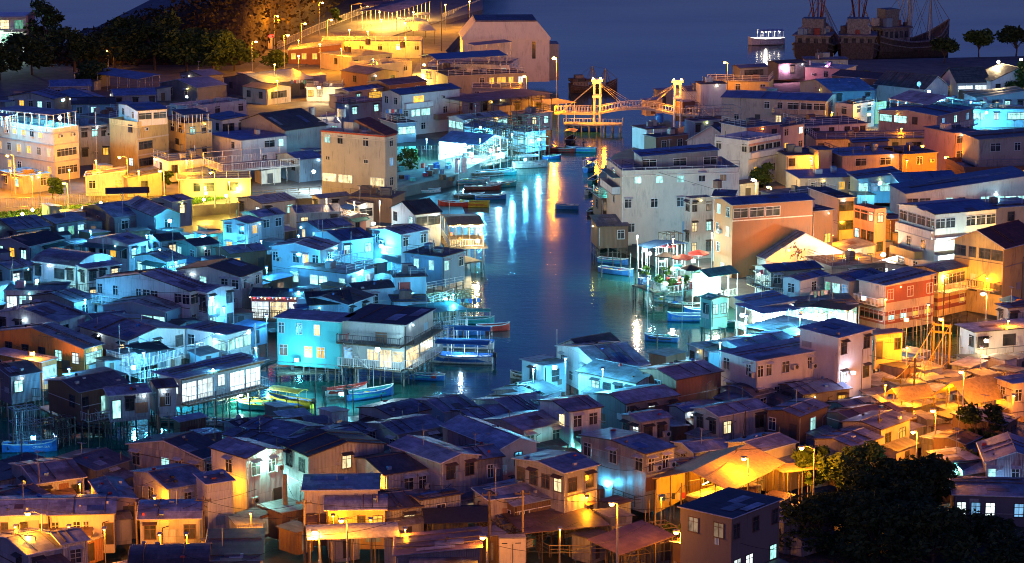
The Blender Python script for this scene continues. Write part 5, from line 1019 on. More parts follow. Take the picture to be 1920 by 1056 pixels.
C('translucent yellow canopy stretching over a terrace by the trees', (1370,921),(1470,903),(1228,912), z=5.2, rm='awning_yellow', roof='gx', rise=1.3, nx=6, ny=5, tubes=3, tcol=(1,.35,.008), tpow=250, post='timber', tmat='tube_warm', back='yellow')
C('orange awning on posts under the hooked street lamp', (1470,886),(1528,880),(1448,876), z=5.0, rm='awning_yellow', roof='fy', nx=2, ny=2, post='bamboo', tubes=1, tcol=(1,.40,.02), tpow=250, tmat='tube_warm')
C('big yellow market tent lit by the tall lamp post', (1820,758),(1905,740),(1752,738), z=5.2, rm='awning_yellow', roof='gx', rise=1.8, nx=4, ny=3, post='bamboo', tubes=1, tcol=(1,.33,.006), tpow=340, tmat='tube_warm')
C('yellow tarpaulin roof beside the bridge ramp', (1690,752),(1752,744),(1660,738), z=4.8, rm='awning_yellow', roof='gx', rise=1.0, nx=3, ny=2, post='bamboo', tubes=1, tcol=(1,.33,.006), tpow=260, tmat='tube_warm')
C('low yellow awning below the big yellow market tent', (1780,784),(1840,770),(1752,770), z=4.4, rm='awning_yellow', roof='fy', nx=3, ny=2, post='bamboo', tubes=1, tcol=(1,.30,.005), tpow=260, tmat='tube_warm')
C('pale awning in front of the orange lit lean to', (580,1012),(745,1006), d=4, z=4.6, rm='canvas', roof='bx', rise=.5, nx=4, ny=2, post='bamboo')
C('striped black roof terrace between orange house and floodlit restaurant', (262,664),(316,655),(222,652), z=5.0, rm='tarp_black', roof='gx', rise=.5, nx=3, ny=2, rails='rail_white')
C('small dark awning over the stilt platform at left', (160,716),(236,704),(120,706), z=4.6, rm='felt', roof='fy', nx=3, ny=2, rails='rail_dark')
C('white columned promenade shelter glowing at the top', (735,24),(862,-14), d=9, z=6.6, rm='pale', post='white_paint', nx=9, ny=1, roof='gx', rise=.6, tubes=6, tcol=(1,.50,.10), tpow=1500, tmat='tube_warm', name='shelter', cat='shelter')
C('square pavilion with pink roof beside promenade shelter', (694,13),(746,8), d=7, z=6.4, rm='rust', post='white_paint', nx=3, ny=2, roof='gx', rise=.8, tubes=2, tcol=(1,.48,.08), tpow=1400, tmat='tube_warm', name='shelter', cat='shelter')
C('dark flat shelter roof in front of the promenade', (630,66),(705,64), d=6, z=5.6, rm='felt', post='galv', nx=4, ny=2, roof='fy')
C('blue gabled boat shed roof by the alley to the quay', (775,58),(815,62),(735,52), z=5.2, rm='bluetin', post='timber', nx=2, ny=2, roof='gx', rise=.8)
C('blue tarpaulin roof on the white terrace house', (820,112),(950,104), d=8, z=9.4, z0=6.3, rm='tarp_blue', post='galv', nx=4, ny=3, roof='gx', rise=.7)
C('small blue roof perched behind the blue tarpaulin', (890,85),(958,82), d=4, z=10.4, z0=7, rm='tarp_blue', post='galv', nx=3, ny=2, roof='sy')
C('teal lit lean to roof below the scalloped gable', (1010,852),(1060,842),(1000,842), z=4, rm='greentin', roof='fy', nx=2, ny=2, tubes=1, tcol=TEAL, tpow=110)
C('black tarpaulin shelter near the bottom centre', (800,982),(915,978), d=5, z=4.2, rm='tarp_black', roof='gx', rise=.6, nx=3, ny=2, post='timber')
C('rusty open frame roof at the bottom centre', (985,1000),(1140,985), d=6, z=4.0, rm='rust', roof='fy', nx=5, ny=2, post='timber')
C('orange ribbed shelter roof at bottom right of centre', (1165,1040),(1262,1022), d=5, z=4.2, rm='rust', roof='sy', rise=.8, nx=3, ny=2, post='timber')
C('dark scaffold shelter stretching over the houses by the bridge', (880,192),(1035,176), d=9, z=8, z0=2, rm='felt', roof='fy', nx=7, ny=3, post='timber', lattice=True, thick=.03)
C('cyan boat landing shelter on the creek platform', (800,588),(876,580), d=5, z=4.2, rm='greentin', roof='fy', nx=4, ny=2, tubes=1, tcol=CYA, tpow=220, rails='rail_white')
C('dark awning over the shop left of the star bright lamp', (640,640),(700,646), d=3, z=5.0, rm='felt', roof='fy', nx=2, ny=1)
# --- string light deck
root, A, B, h = C('string light deck with yellow bulbs and lanterns over the creek', (842,424),(906,421), d=9, z=5.6, z0=2.6, rm='awning_yellow', roof='gx', rise=.5, nx=5, ny=3, tubes=3, tcol=(1,.75,.25), tpow=170, tmat='tube_warm', post='bamboo', rails='rail_white', th=8, name='deck_shelter', cat='deck')
dk = MB(); dk.box(-.6, -.8, -.2, B + .6, A + .2, -.04); dk.build('deck', 'deck', root)
for k in range(14):
    q = MB(); q.ball((B * (k + .5) / 14, -.25, h + .02 - .1 * math.sin(k * 1.3)), .09, 6, 4); q.build('bulb', 'fairy', root)
for k, (x, z) in enumerate(((.3, 1.9), (1.5, 1.2), (B - .4, 2.0), (B - .2, 1.4))):
    q = MB(); q.ball((x, -.3, z), .2, 8, 6, 1.3); q.build('lantern', 'lantern', root)
for a in frange(0, B, 1.3):
    q = MB(); q.tube((a, -.6, -4), (a, -.6, -.2), .1); q.build('stilt', 'stilt', root)
# --- raised white railed terrace
root, A, B, h = C('raised terrace with white railings before the yellow flats', (418,324),(562,312),(382,312), z=4.6, z0=2, rm='concrete', roof='fy', nx=6, ny=3, post='galv', thick=.2, over=0, name='terrace', cat='terrace')
for ring in ([(0, 0, h + .2), (B, 0, h + .2)], [(0, 0, h + .2), (0, A, h + .2)], [(0, A, h + .2), (B, A, h + .2)]): rail_mesh(root, ring, 'rail_white', 1.1, .3)
for x in frange(0, B, B / 4):
    m = MB(); m.tube((x, A, h + .2), (x, A, h + 2.2), .05, n=4); m.build('post', 'rail_white', root)
m = MB(); m.path([(0, A, h + 2.2), (B, A, h + 2.2)], .05, 4); m.build('top_rail', 'rail_white', root)
# ------------------------------------------------------------------ railings and balconies
RL = railing
RL('white railing along the creek platform below the teal grey house', [(800,545),(870,532)], 3.2, 'rail_white', bars=True)
RL('white railing running past the red panel hut', [(738,572),(800,575),(850,556)], 3.6, 'rail_white', bars=True)
RL('white picket railing before the cyan bungalow', [(600,505),(660,514)], 4.2, 'rail_white')
RL('white balcony railing between wavy gable and floodlit cyan house', [(602,496),(690,486)], 4.5, 'rail_white')
RL('pale picket railing of the striped terrace', [(200,672),(268,690),(345,668)], 3.4, 'rail_white')
RL('picket fence on the platform before brilliant pavilion', [(330,668),(395,655)], 3.0, 'rail_white')
RL('dark picket railing along the middle terrace', [(118,552),(180,545)], 4.0, 'rail_dark')
RL('timber railing by the fairy light house', [(455,592),(548,600)], 2.3, 'timber')
RL('white railing at the edge of the lower creek platform', [(815,612),(875,604)], 2.2, 'galv', bars=True)
RL('railing under the balcony house steps', [(735,690),(812,672)], 2.1, 'rail_white')
RL('steel railing in front of the teal house', [(520,694),(640,702)], 2.1, 'galv', bars=True)
RL('railing on the roof of the large cream creek house', [(1166,322),(1386,317)], 11.8, 'galv', bars=True, H=1.2)
RL('railing of the dark red mansion roof terrace', [(1830,312),(1958,310)], 7.0, 'galv', bars=True)
RL('white rail of the pale terrace building near the promenade', [(604,77),(790,77)], 5.7, 'rail_white', bars=True)
RL('white parapet rail along the promenade edge', [(828,34),(872,18),(902,6)], 2.1, 'white_paint', H=1.2, gap=.5)
RL('long white fence climbing beside the promenade road', [(520,92),(600,56),(690,22),(760,-2)], 2.1, 'white_paint', H=1.6, gap=.8)
RL('pale path railing before the cream tower house', [(470,372),(540,366),(600,362)], 2.0, 'bamboo', gap=.6, bars=True)
RL('grey mesh fence behind the garden lamps', [(-10,392),(100,386),(190,378)], 1.9, 'galv', H=1.5, gap=.35)
RL('yellow lit railing along the path by the lawn', [(360,366),(450,360)], 2.0, 'bamboo', gap=.5, bars=True)
RL('white railing on the front of the creek deck', [(1200,532),(1252,552),(1330,540)], 2.2, 'rail_white')
RL('teal railing in the restaurant row', [(1475,553),(1545,546)], 4.4, 'greenwall')
RL('pale picket railing above the fenced patio', [(1418,552),(1475,556)], 4.2, 'rail_white')
RL('metal walkway railing at the bottom beside the cabinet', [(985,1040),(1005,1030),(1030,1044),(1145,1042)], 2.0, 'bamboo', bars=True)
RL('railing of the walkway below the yellow canopy', [(1148,935),(1190,950),(1255,946)], 2.2, 'timber', bars=True)
RL('timber railing of the lane beside the pale green house', [(478,930),(530,985)], 2.0, 'timber', bars=True, gap=.6)
RL('second timber railing across the lane from the yellow post', [(505,925),(556,975)], 2.0, 'timber', bars=True, gap=.6)
RL('railing before the orange lit house with the door', [(150,1010),(212,1008)], 2.0, 'bamboo', bars=True)
RL('long dark pier railing by the black stakes', [(300,828),(420,806),(470,800)], 1.2, 'timber', bars=True)
RL('dark railing before the dim wooden stilt house', [(60,745),(150,752),(240,742)], 2.1, 'rail_dark')
RL('white stair rail above the blue boat at far left', [(30,800),(62,806),(100,800)], 2.6, 'galv', bars=True)
RL('railing on the stilt platform by purple roofed house', [(1800,668),(1920,660)], 2.1, 'bamboo')
B_ = balcony
B_('longpink', 'l', .02, .36, 2.3, 1.4, 'rail_white', 'timber'); B_('villa', 'l', .0, .7, 4.6, 1.3, solid='yellow'); B_('villa', 'l', .0, .98, 7.6, .5, solid='cream')
B_('villa', 'r', .0, .45, 4.6, .9, solid='white'); B_('tilevilla', 'l', .05, .95, 3.0, 1.3, 'rail_dark'); B_('lattice', 'l', .05, 1, 2.9, 1.2, 'rail_white', gap=.3)
B_('lattice', 'r', .0, 1, 2.9, 1.3, 'rail_white', gap=.3); B_('stripe', 'l', .1, 1, 2.9, 1.4, 'rail_white', 'timber'); B_('balch', 'l', .0, 1, 2.9, 1.5, 'rail_dark', 'timber'); B_('balch', 'r', .0, 1, 2.9, 1.2, 'rail_dark', 'timber'); B_('balch', 'l', 0, 1, .1, 1.2, 'rail_white', 'deck'); B_('balch', 'r', 0, 1, .1, 1.0, 'rail_white', 'deck')
B_('tealh', 'r', .0, 1, 2.8, .9, 'red_paint', 'timber'); B_('rowa', 'l', 0, 1, 2.4, 1.2, 'rail_dark', 'timber'); B_('rowa', 'r', .2, 1, 2.4, 1.2, 'rail_dark', 'timber')
B_('creekh', 'l', .1, .9, 7.0, 1.2, solid='white', roof='greentin'); B_('blong', 'l', .5, 1, 2.4, 1.3, 'galv'); B_('bigw', 'r', .55, .98, 2.4, 1.2, solid='brown'); B_('bigw', 'r', .05, .5, 4.9, .8, solid='white')
B_('yel2', 'l', .1, .9, 2.6, .8, solid='yellow'); B_('school', 'r', 0, 1, 4.6, .5, solid='white'); B_('mural', 'l', 0, 1, .1, 1.2, 'timber', 'timber'); B_('cyflood', 'l', .45, 1, 2.2, .8, 'rail_white'); B_('floodrest', 'r', 0, 1, .1, 1.3, 'rail_white', 'deck'); B_('brill', 'r', 0, 1, .1, 1.2, 'rail_white', 'deck'); B_('fairyh', 'r', 0, 1, .1, 1.2, 'timber', 'deck'); B_('greent', 'r', 0, 1, .1, 1.4, 'rail_white', 'deck'); B_('purpst', 'r', 0, 1, .1, 1.4, 'bamboo', 'deck'); B_('cyr', 'r', 0, 1, 2.6, 1.0, 'rail_white'); B_('rest1', 'r', 0, 1, .05, 2.0, 'rail_white', 'deck'); B_('rest2', 'r', 0, 1, .05, 2.0, 'rail_white', 'deck')
# bands, trim and paintings that belong to single houses
def band(key, face, t0, t1, z0, z1, mat, name='band', out=.03):
    root, B, A, h = HOUSES[key]; m = MB()
    if face == 'r': m.box(B * t0, -out, z0, B * t1, -.002, z1)
    else: m.box(-out, A * (1 - t1), z0, -.002, A * (1 - t0), z1)
    return m.build(name, mat, root)
for f in 'lr':
    for k in range(2): band('stripe', f, 0, 1, .55 + 1.05 * k, 1.05 + 1.05 * k, 'redbrown')
    for k in range(2): band('lattice', f, 0, 1, .5 + 1.0 * k, 1.0 + 1.0 * k, 'redbrown')
band('stripe', 'r', 0, 1, 3.2, 5.25, 'redbrown', 'upper_panel', .025)
for k in ('och',):
    for z in (2.9, 5.7, 7.6): band(k, 'l', 0, 1, z, z + .22, 'concrete', 'cornice', .12); band(k, 'r', 0, 1, z, z + .22, 'concrete', 'cornice', .12)
for z in (2.7, 5.4): band('yel', 'r', 0, 1, z, z + .2, 'cream', 'cornice', .1); band('yel2', 'r', 0, 1, z, z + .18, 'concrete', 'cornice', .1)
band('villa', 'r', 0, 1, 7.45, 7.7, 'white', 'cornice', .35); band('creekh', 'r', 0, 1, 9.6, 9.8, 'cream', 'cornice', .12); band('bigbrown', 'r', 0, 1, 7.6, 7.75, 'cream', 'cornice', .06); band('redhut', 'r', .1, .5, .5, 2.1, 'red_paint', 'panel'); band('tower', 'l', 0, 1, 2.6, 2.75, 'cream', 'cornice', .1); band('tower', 'l', 0, 1, 11.2, 11.45, 'red_paint', 'trim', .1); band('tower', 'r', 0, 1, 11.2, 11.45, 'red_paint', 'trim', .1); band('school', 'r', 0, 1, 6.6, 6.9, 'salmon', 'cornice', .1); band('floodrest', 'r', 0, 1, 2.75, 2.98, 'orange', 'trim', .6); band('creekh', 'r', .52, .8, .2, 2.9, 'bluewall', 'shutter', .08)
# red tile half roof of the cream tower house
root, B, A, h = HOUSES['tower']; m = MB()
m.prism([(-.3, -.3, h + .05), (-.3, A * .42, h + 2.0), (-.3, A * .46, h + 2.0), (-.3, A * .46, h + 1.7), (-.3, -.1, h + .004)], (B + .6, 0, 0)); m.build('tile_roof', 'tile', root)
m = MB(); m.box(B * .3, A * .55, h - .7, B * .8, A * .7, h + 1.4); m.build('stair_hut', 'cream', root)
# mural on the pale gable: loose brushed strokes
root, B, A, h = HOUSES['mural']; r = random.Random(4); m = MB()
for k in range(46):
    a = r.gauss(B * .40, B * .045); z = r.gauss(3.1, .75); z = max(1.6, min(z, 4.6)); w = r.uniform(.1, .42); t_ = r.uniform(-.5, .5)
    m.prism([(a - w / 2, -.012 - .0004 * k, z - t_ * w), (a, -.012 - .0004 * k, z - .12), (a + w / 2, -.012 - .0004 * k, z + t_ * w), (a, -.012 - .0004 * k, z + r.uniform(.1, .3))], (0, .01, 0))
for k in range(10):
    a = r.gauss(B * .78, .4); z = r.gauss(2.0, .15); w = r.uniform(.2, .5); m.prism([(a - w, -.012 - .0004 * k, z), (a, -.012 - .0004 * k, z - .1), (a + w, -.012 - .0004 * k, z + .05), (a, -.012 - .0004 * k, z + .16)], (0, .01, 0))
m.build('mural', 'frame_brown', root)
# crumpled sheet of the barrel hut is in its material; stair of the balcony house
root, B, A, h = HOUSES['balch']; m = MB()
for k in range(9): m.box(-1.5 - .02 * k, A * .70 + .34 * k - 1.5, .2 + .3 * k, -.75, A * .70 + .34 * k - 1.2, .26 + .3 * k)
m.bar((-1.5, A * .7 - 1.6, .1), (-1.5, A * .7 + 1.5, 2.9), .07); m.bar((-.8, A * .7 - 1.6, .1), (-.8, A * .7 + 1.5, 2.9), .07); m.build('stair', 'galv', root)
# fairy lights of the decorated house
root, B, A, h = HOUSES['fairyh']
for k in range(16):
    q = MB(); q.ball((B * k / 15, -.3, h - .05 - .15 * math.sin(k * 1.1) ** 2), .06, 6, 4); q.build('bulb', ('fairy', 'bulb_red', 'fairy_blue', 'fairy')[k % 4], root)
root, B, A, h = HOUSES['rest2']
for k in range(12):
    q = MB(); q.ball((B * (k + .5) / 12, -.9, h - .35 - .12 * math.sin(k * 1.3)), .16, 7, 5); q.build('lantern', ('lantern', 'fairy', 'lit_green')[k % 3], root)
# ------------------------------------------------------------------ poles and cables
PL = pole
p1 = PL('thick yellow lit wooden post by the timber lane', 536, 995, 889, r=.26, mat='bamboo')[1]
p2 = PL('dark leaning electric pole standing through the yellow canopy', 1388, 940, 838, cross=0, lean=-.35)[1]
p3 = PL('wooden pole at the corner of the crumpled hut', 258, 1045, 940, mat='bamboo', cross=1)[1]
p4 = PL('tall pole beside the small purple tin house', 918, 1056, 920, cross=1)[1]
p5 = PL('ochre lit pole with meter box behind the cabinet', 980, 1050, 918, mat='bamboo', cross=1)[1]
p6 = PL('pole behind the long weathered white house', 1546, 735, 625, cross=0, r=.13)[1]
p7 = PL('first of two dark poles by the rusty end wall', 1318, 760, 655)[1]
p8 = PL('second thin dark pole by the rusty end wall', 1282, 770, 700)[1]
p9 = PL('electric pole among the yellow tents', 1712, 790, 672, cross=2, r=.14)[1]
p10 = PL('thin bamboo pole near the bottom metal frame', 1228, 1050, 918, mat='bamboo', r=.09)[1]
p11 = PL('thin pole right of the bottom metal frame', 1276, 1040, 905, mat='bamboo', r=.08)[1]
p12 = PL('thin pole between dim brown house and cream house', 1396, 860, 770, r=.08)[1]
p13 = PL('slender pole beside long dark roof', 1646, 880, 770, r=.08)[1]
p14 = PL('white mast beside the green grey house', 182, 310, 212, mat='white_paint', r=.1, z=2)[1]
p15 = PL('white mast on the stained grey flats', 245, 305, 213, mat='white_paint', r=.1, z=2)[1]
p16 = PL('dark pole beside the creek pump house road', 1165, 455, 300, r=.09)[1]
p17 = PL('pole in the mid village beside the teal house', 480, 690, 606, mat='pole_grey', r=.13)[1]
p18 = PL('pole by the roof terrace at left', 226, 700, 610, mat='pole_grey', r=.07)[1]
p19 = PL('pole rising before the floodlit restaurant', 368, 740, 645, mat='pole_grey', r=.07)[1]
p20 = PL('dark pole in the shade left of purple annex', 300, 860, 770, r=.08)[1]
p21 = PL('pole beside the tile roofed villa', 1848, 590, 505, mat='bamboo', r=.1)[1]
p22 = PL('pole beside the lattice balcony house', 1768, 612, 520, mat='timber', r=.1)[1]
p23 = PL('tall pole by the villa corner', 1750, 505, 450, mat='bamboo', r=.1)[1]
p24 = PL('mast with small aerial at the creek end of the front village', 1044, 690, 618, mat='pole_grey', r=.06)[1]
p25 = PL('radio mast behind the blue tarpaulin house', 828, 95, 6, mat='rail_dark', r=.12, z=2)[1]
p26 = PL('pole standing on the pebble roof of the pale lit row', 716, 800, 740, r=.08)[1]
p27 = PL('pole by the barrel roof at the bottom left', 384, 1050, 930, mat='timber', r=.1, cross=1)[1]
p28 = PL('pole before the ochre house with boiler', 572, 1060, 935, mat='bamboo', r=.12, cross=1)[1]
CB = cable
for a, b, l in ((p3, p27, 'cable from crumpled hut pole to barrel roof pole'), (p27, p28, 'cable crossing above the black tarred roof'), (p28, p4, 'cable from ochre house pole to tall pole'), (p4, p5, 'short cable between the two bottom centre poles'), (p5, p10, 'cable above the bottom walkway railing'), (p10, p11, 'cable between the bamboo poles at the bottom'), (p11, p2, 'cable rising to the leaning pole in the yellow canopy'), (p2, p13, 'cable from the leaning pole over the trees'), (p13, p9, 'cable climbing to the pole among yellow tents'), (p12, p2, 'cable from thin pole to leaning pole'), (p7, p6, 'cable above the long weathered house'), (p6, p9, 'cable crossing to the yellow tents pole'), (p1, p28, 'cable from the yellow lit post'), (p17, p19, 'cable over the floodlit restaurant roof'), (p18, p19, 'cable over the roof terrace'), (p16, p23, 'long cable across the big brown house'), (p22, p21, 'cable between tile villa and lattice house')): CB(l, a, b)
# dark mooring stakes standing in the water before the front village
st0 = None; r = random.Random(9)
for k, px in enumerate((300,318,334,352,372,392,406,418,430,448,470,505,518,560,610,648,664,540,592)):
    yb = (822 - (px - 300) * .12) + r.uniform(-6, 6); b = at(px, yb, 0); Hh = r.uniform(2.6, 4.6)
    m = MB(); m.tube((0, 0, -1.5), (r.uniform(-.15, .15), 0, Hh), .085, .06, 6); o = m.build('mooring_stake', 'stilt'); o.location = b
    tag(o, 'dark mooring stake standing in the water beside the front village roofs', 'stake', 'mooring stakes before the front village')
for k, (px, yb) in enumerate(((1192,560),(1205,548),(1225,572),(1375,640),(1382,646),(1392,640),(1180,520),(1165,505),(905,520),(900,560),(888,600),(1128,520),(1150,500),(1290,668),(1232,660))):
    m = MB(); m.tube((0, 0, -1.5), (r.uniform(-.15, .15), 0, r.uniform(1.6, 3.4)), .09, .07, 6); o = m.build('mooring_stake', 'stilt'); o.location = at(px, yb, 0)
    tag(o, 'weathered mooring stake standing at the edge of the creek channel', 'stake', 'mooring stakes along the creek')
# ------------------------------------------------------------------ drawbridge
T1, T2 = at(1120, 150, 9.4), at(1271, 152, 9.4); T1.z = T2.z = 0
root = empty('drawbridge', T1, math.atan2((T2 - T1).y, (T2 - T1).x), 'white steel drawbridge glowing golden across the creek mouth', 'bridge')
Lb = (T2 - T1).length
def tower(x, s):
    m = MB()
    for dy in (-1.2, 1.2):
        for dx in (-.55, .55): m.tube((x + dx, dy, -1), (x + dx, dy, 9.2), 0.17, .15, 6)
    for z in (8.9, 6.2): 
        m.box(x - .8, -1.5, z, x + .8, 1.5, z + .35)
    m.box(x - 1.1, -1.5, 9.25, x + 1.1, 1.5, 9.6); t = m.build('tower', 'white_paint', root)
    for dx in (-.7, .7):
        q = MB(); q.ball((x + dx, -1.3, 9.85), .17, 7, 5); q.build('lamp', 'bulb_sodium', t)
    point_light(root, (x, -2.2, 8.6), SOD, 380, .3); point_light(root, (x - s * 1.5, -1.2, 5.2), SOD, 300, .3)
tower(0, -1); tower(Lb, 1)
def dz(x): return 3.2 + 1.1 * math.sin(math.pi * max(0, min(1, x / Lb)))
m = MB(); xs = [-8 + k * (Lb + 12) / 24 for k in range(25)]
for a, b in zip(xs, xs[1:]): m.prism([(a, -1, dz(a) - .35), (b, -1, dz(b) - .35), (b, -1, dz(b)), (a, -1, dz(a))], (0, 2, 0))
m.build('deck', 'concrete', root)
for y in (-1, 1): rail_mesh(root, [(x, y, dz(x)) for x in xs], 'white_paint', 1.15, .6)
m = MB()
for y in (-1.1, 1.1):
    for x, s in ((0, 1), (Lb, -1)):
        for q in (.35, .5): m.tube((x, y, 9.1), (x + s * Lb * q, y, dz(Lb * q) + .2), .045, n=4)
    m.tube((Lb, y, 9.1), (Lb + 6, y, 3), .05, n=4); m.tube((0, y, 9.1), (-7, y, 3), .05, n=4)
m.build('stay_cable', 'galv', root)
m = MB(); m.box(-6, -4.2, 1.3, 5, -1.3, 1.55)
for x in frange(-5.6, 4.6, 1.4):
    for y in (-4, -1.6): m.tube((x, y, -2), (x, y, 1.3), .16)
m.build('landing', 'concrete', root); rail_mesh(root, [(-6, -4.1, 1.55), (5, -4.1, 1.55), (5, -1.5, 1.55)], 'white_paint', 1.0, .5)
point_light(root, (-1, -5, 4.2), SOD, 600, .3)
# yellow footbridge with gate
G, E = at(1764, 690, 3.2), at(1672, 742, 2.6)
root = empty('footbridge', (G.x, G.y, 0), math.atan2((E - G).y, (E - G).x), 'yellow lit suspension footbridge with gate beside wooden stilt shacks', 'bridge'); L2 = math.hypot((E - G).x, (E - G).y)
m = MB()
for x in (0, L2):
    t_ = 8.4 if x == 0 else 4.6
    for y in (-1, 1): m.tube((x, y, -1.5), (x, y, t_), .12, .1, 6)
    m.box(x - .12, -1.15, t_ - .4, x + .12, 1.15, t_ - .15)
    if x == 0: m.box(x - .12, -1.15, t_ - 1.2, x + .12, 1.15, t_ - 1.0)
m.build('gate', 'gate_yellow', root)
m = MB(); f = lambda x: 3.1 - .6 * x / L2 - .5 * math.sin(math.pi * x / L2)
xs = [k * L2 / 14 for k in range(15)]
for a, b in zip(xs, xs[1:]): m.prism([(a, -.85, f(a) - .15), (b, -.85, f(b) - .15), (b, -.85, f(b)), (a, -.85, f(a))], (0, 1.7, 0))
m.build('deck', 'deck', root); m = MB()
c = lambda x: 8.2 * (1 - x / L2) ** 2 + (f(x) + 1.3) * (1 - (1 - x / L2) ** 2)
for y in (-.9, .9):
    m.path([(x, y, c(x)) for x in xs], .045, 5)
    for x in xs: m.tube((x, y, f(x)), (x, y, c(x)), .035, n=4)
    m.path([(x, y, f(x) + 1.0) for x in xs], .05, 4); m.path([(x, y, f(x) + .5) for x in xs], .04, 4)
m.build('suspension_cable', 'gate_yellow', root)
point_light(root, (L2 * .4, 0, 5.5), (1, .38, .01), 170, .25); point_light(root, (L2 * .8, 1.5, 4.2), (1, .38, .01), 120, .25)
# open steel frame at the bottom, shed frames and pier frames
def frame_rack(label, F, Rp, L, z, z0=1.5, nx=4, ny=2, levels=3, mat='bamboo', r=.06, cat='frame'):
    P, th, A, B = plan(F, Rp, L, z, 5); root = empty('open_frame', (P.x, P.y, z0), th, label, cat); h = z - z0
    for x in frange(0, B, B / nx):
        for y in frange(0, A, A / ny): m = MB(); m.tube((x, y, -1.8), (x, y, h), r, n=5); m.build('post', mat, root)
    m = MB()
    for k in range(1, levels + 1):
        zz = h * k / levels - .05
        for y in frange(0, A, A / ny): m.tube((0, y, zz), (B, y, zz), r * .8, n=4)
        for x in frange(0, B, B / nx): m.tube((x, 0, zz), (x, A, zz), r * .8, n=4)
    m.tube((0, -.02, 0), (B / nx, -.02, h), r * .7, n=4); m.build('rail', mat, root); return root, A, B, h
FR = frame_rack
FR('open bamboo frame standing right of the bottom street lamp', (1172,1000), (1270,985), (1150,962), 4.6)
FR('pier frame with ladder rails above the blue boat', (30,772), (75,766), (15,760), 4.4, mat='galv', z0=0)
FR('second pier frame between stilt sheds at left', (95,790), (140,780), (80,776), 3.0, mat='stilt', z0=0)
FR('dark drying racks on the mud at left of the middle rows', (60,470), (150,462), (20,455), 3.6, mat='stilt', nx=7, ny=3)
FR('drying racks in the dim gap below the cyan gable house', (340,478), (420,470), (318,466), 3.4, mat='stilt', nx=5, ny=2)
FR('scaffold poles before the houses at the drawbridge', (905,232), (1030,222), (870,224), 8.0, mat='timber', nx=9, ny=2, levels=4)
FR('timber frame of the platform beside yellow footbridge', (1660,690), (1740,672), (1640,665), 3.0, mat='timber', nx=6, ny=3, levels=2)
FR('bamboo racks under the purple roofed stilt house', (1800,712), (1910,700), (1780,690), 3.4, mat='bamboo', nx=7, ny=2, levels=2)
FR('black timber frame at the bottom centre below ochre shacks', (940,985), (1080,962), (900,960), 4.0, mat='timber', nx=6, ny=2)
FR('frame of lit poles on the creek platform below string light deck', (815,560), (905,545), (790,545), 3.6, mat='bamboo', nx=7, ny=3, levels=3)
FR('cyan lit pier frame beside the tour boat', (790,625), (850,610), (770,612), 3.4, mat='galv', nx=5, ny=2, levels=2)
FR('steel frame over the rooftop before the yellow flats', (330,205), (388,202), (312,200), 11.4, z0=9.4, mat='rail_white', nx=3, ny=1, levels=1)
FR('iron frame on the flat roofs by the chapel like house', (1300,205), (1390,202), (1285,200), 7.5, z0=5, mat='galv', nx=5, ny=1, levels=2)
FR('steel frame before the long purple roofed house in middle right', (1250,440), (1280,436), (1235,430), 6, mat='timber', nx=2, ny=2, levels=3)
# pile-and-plank platforms
def platform(label, F, Rp, L, z=1.9, mat='deck', rail=None):
    P, th, A, B = plan(F, Rp, L, z, 5); root = empty('jetty', (P.x, P.y, 0), th, label, 'jetty')
    m = MB(); m.box(0, 0, z - .18, B, A, z); m.build('deck', mat, root)
    for x in frange(.15, B - .15, 1.7):
        for y in (.15, A - .15): q = MB(); q.tube((x, y, -2), (x, y, z - .18), .1, n=6); q.build('pile', 'stilt', root)
    if rail: rail_mesh(root, [(0, A, z), (0, 0, z), (B, 0, z)], rail, 1.0, .3)
    return root, A, B
JT = platform
JT('long plank jetty under the creek deck at the right bank', (1225,548), (1345,532), (1185,520), 2.05)
JT('plank jetty in front of the glowing creek restaurant', (905,312), (960,296), (830,302), 1.2)
JT('plank jetty under the string light deck', (820,500), (905,486), (790,480), 1.6)
JT('plank platform of the restaurant row patio', (1420,618), (1620,606), (1378,600), 1.95)
JT('lower creek platform of planks by the tour boat', (800,622), (872,612), (770,600), 1.5)
JT('front jetty of the floodlit restaurant', (400,752), (470,735), (370,735), .9)
JT('plank walkway before the teal house', (520,702), (645,708), (515,690), 1.0)
JT('platform of planks among the left stilt houses', (110,782), (250,760), (70,760), 1.1)
# ------------------------------------------------------------------ pump house and apartment block
def prism_on(root, name, mat, prof, y0, y1):
    m = MB(); m.prism([(x, y0, z) for x, z in prof], (0, y1 - y0, 0)); return m.build(name, mat, root)
P, th, A, B = plan((868,152), (1030,150), None, 2.0, 14, 4); root = empty('pump_house', (P.x, P.y, 2), th, 'big cream pump house with chamfered dark topped roof on the quay', 'building')
prism_on(root, 'wall', 'cream', [(0, -.3), (B, -.3), (B, 8.6), (0, 8.6)], 0, 12)
prism_on(root, 'roof', 'cream', [(-.25, 8.6), (B + .25, 8.6), (B + .25, 9.0), (B - 2.6, 12.4), (2.6, 12.4), (-.25, 9.0)], -.25, 12.25)
prism_on(root, 'roof_deck', 'felt', [(2.7, 12.405), (B - 2.7, 12.405), (B - 2.7, 12.7), (2.7, 12.7)], -.3, 12.0)
m = MB(); m.box(B * .80, -.04, 4.6, B * .84, -.003, 8.2); m.build('window', 'glass_dark', root)
m = MB(); m.box(B + .02, 2, -.3, B + 2.2, 8, 7.4); m.build('side_tower', 'concrete', root)
P, th, A, B = plan((-60,112), (52,112), None, 2.0, 10, 2); root = empty('apartment_block', (P.x, P.y, 2), th, 'pale apartment block with salmon end wall lit greenish behind trees', 'building')
m = MB(); m.box(0, 1.6, -.3, B, 10, 9.6); m.build('wall', 'white', root)
m = MB()
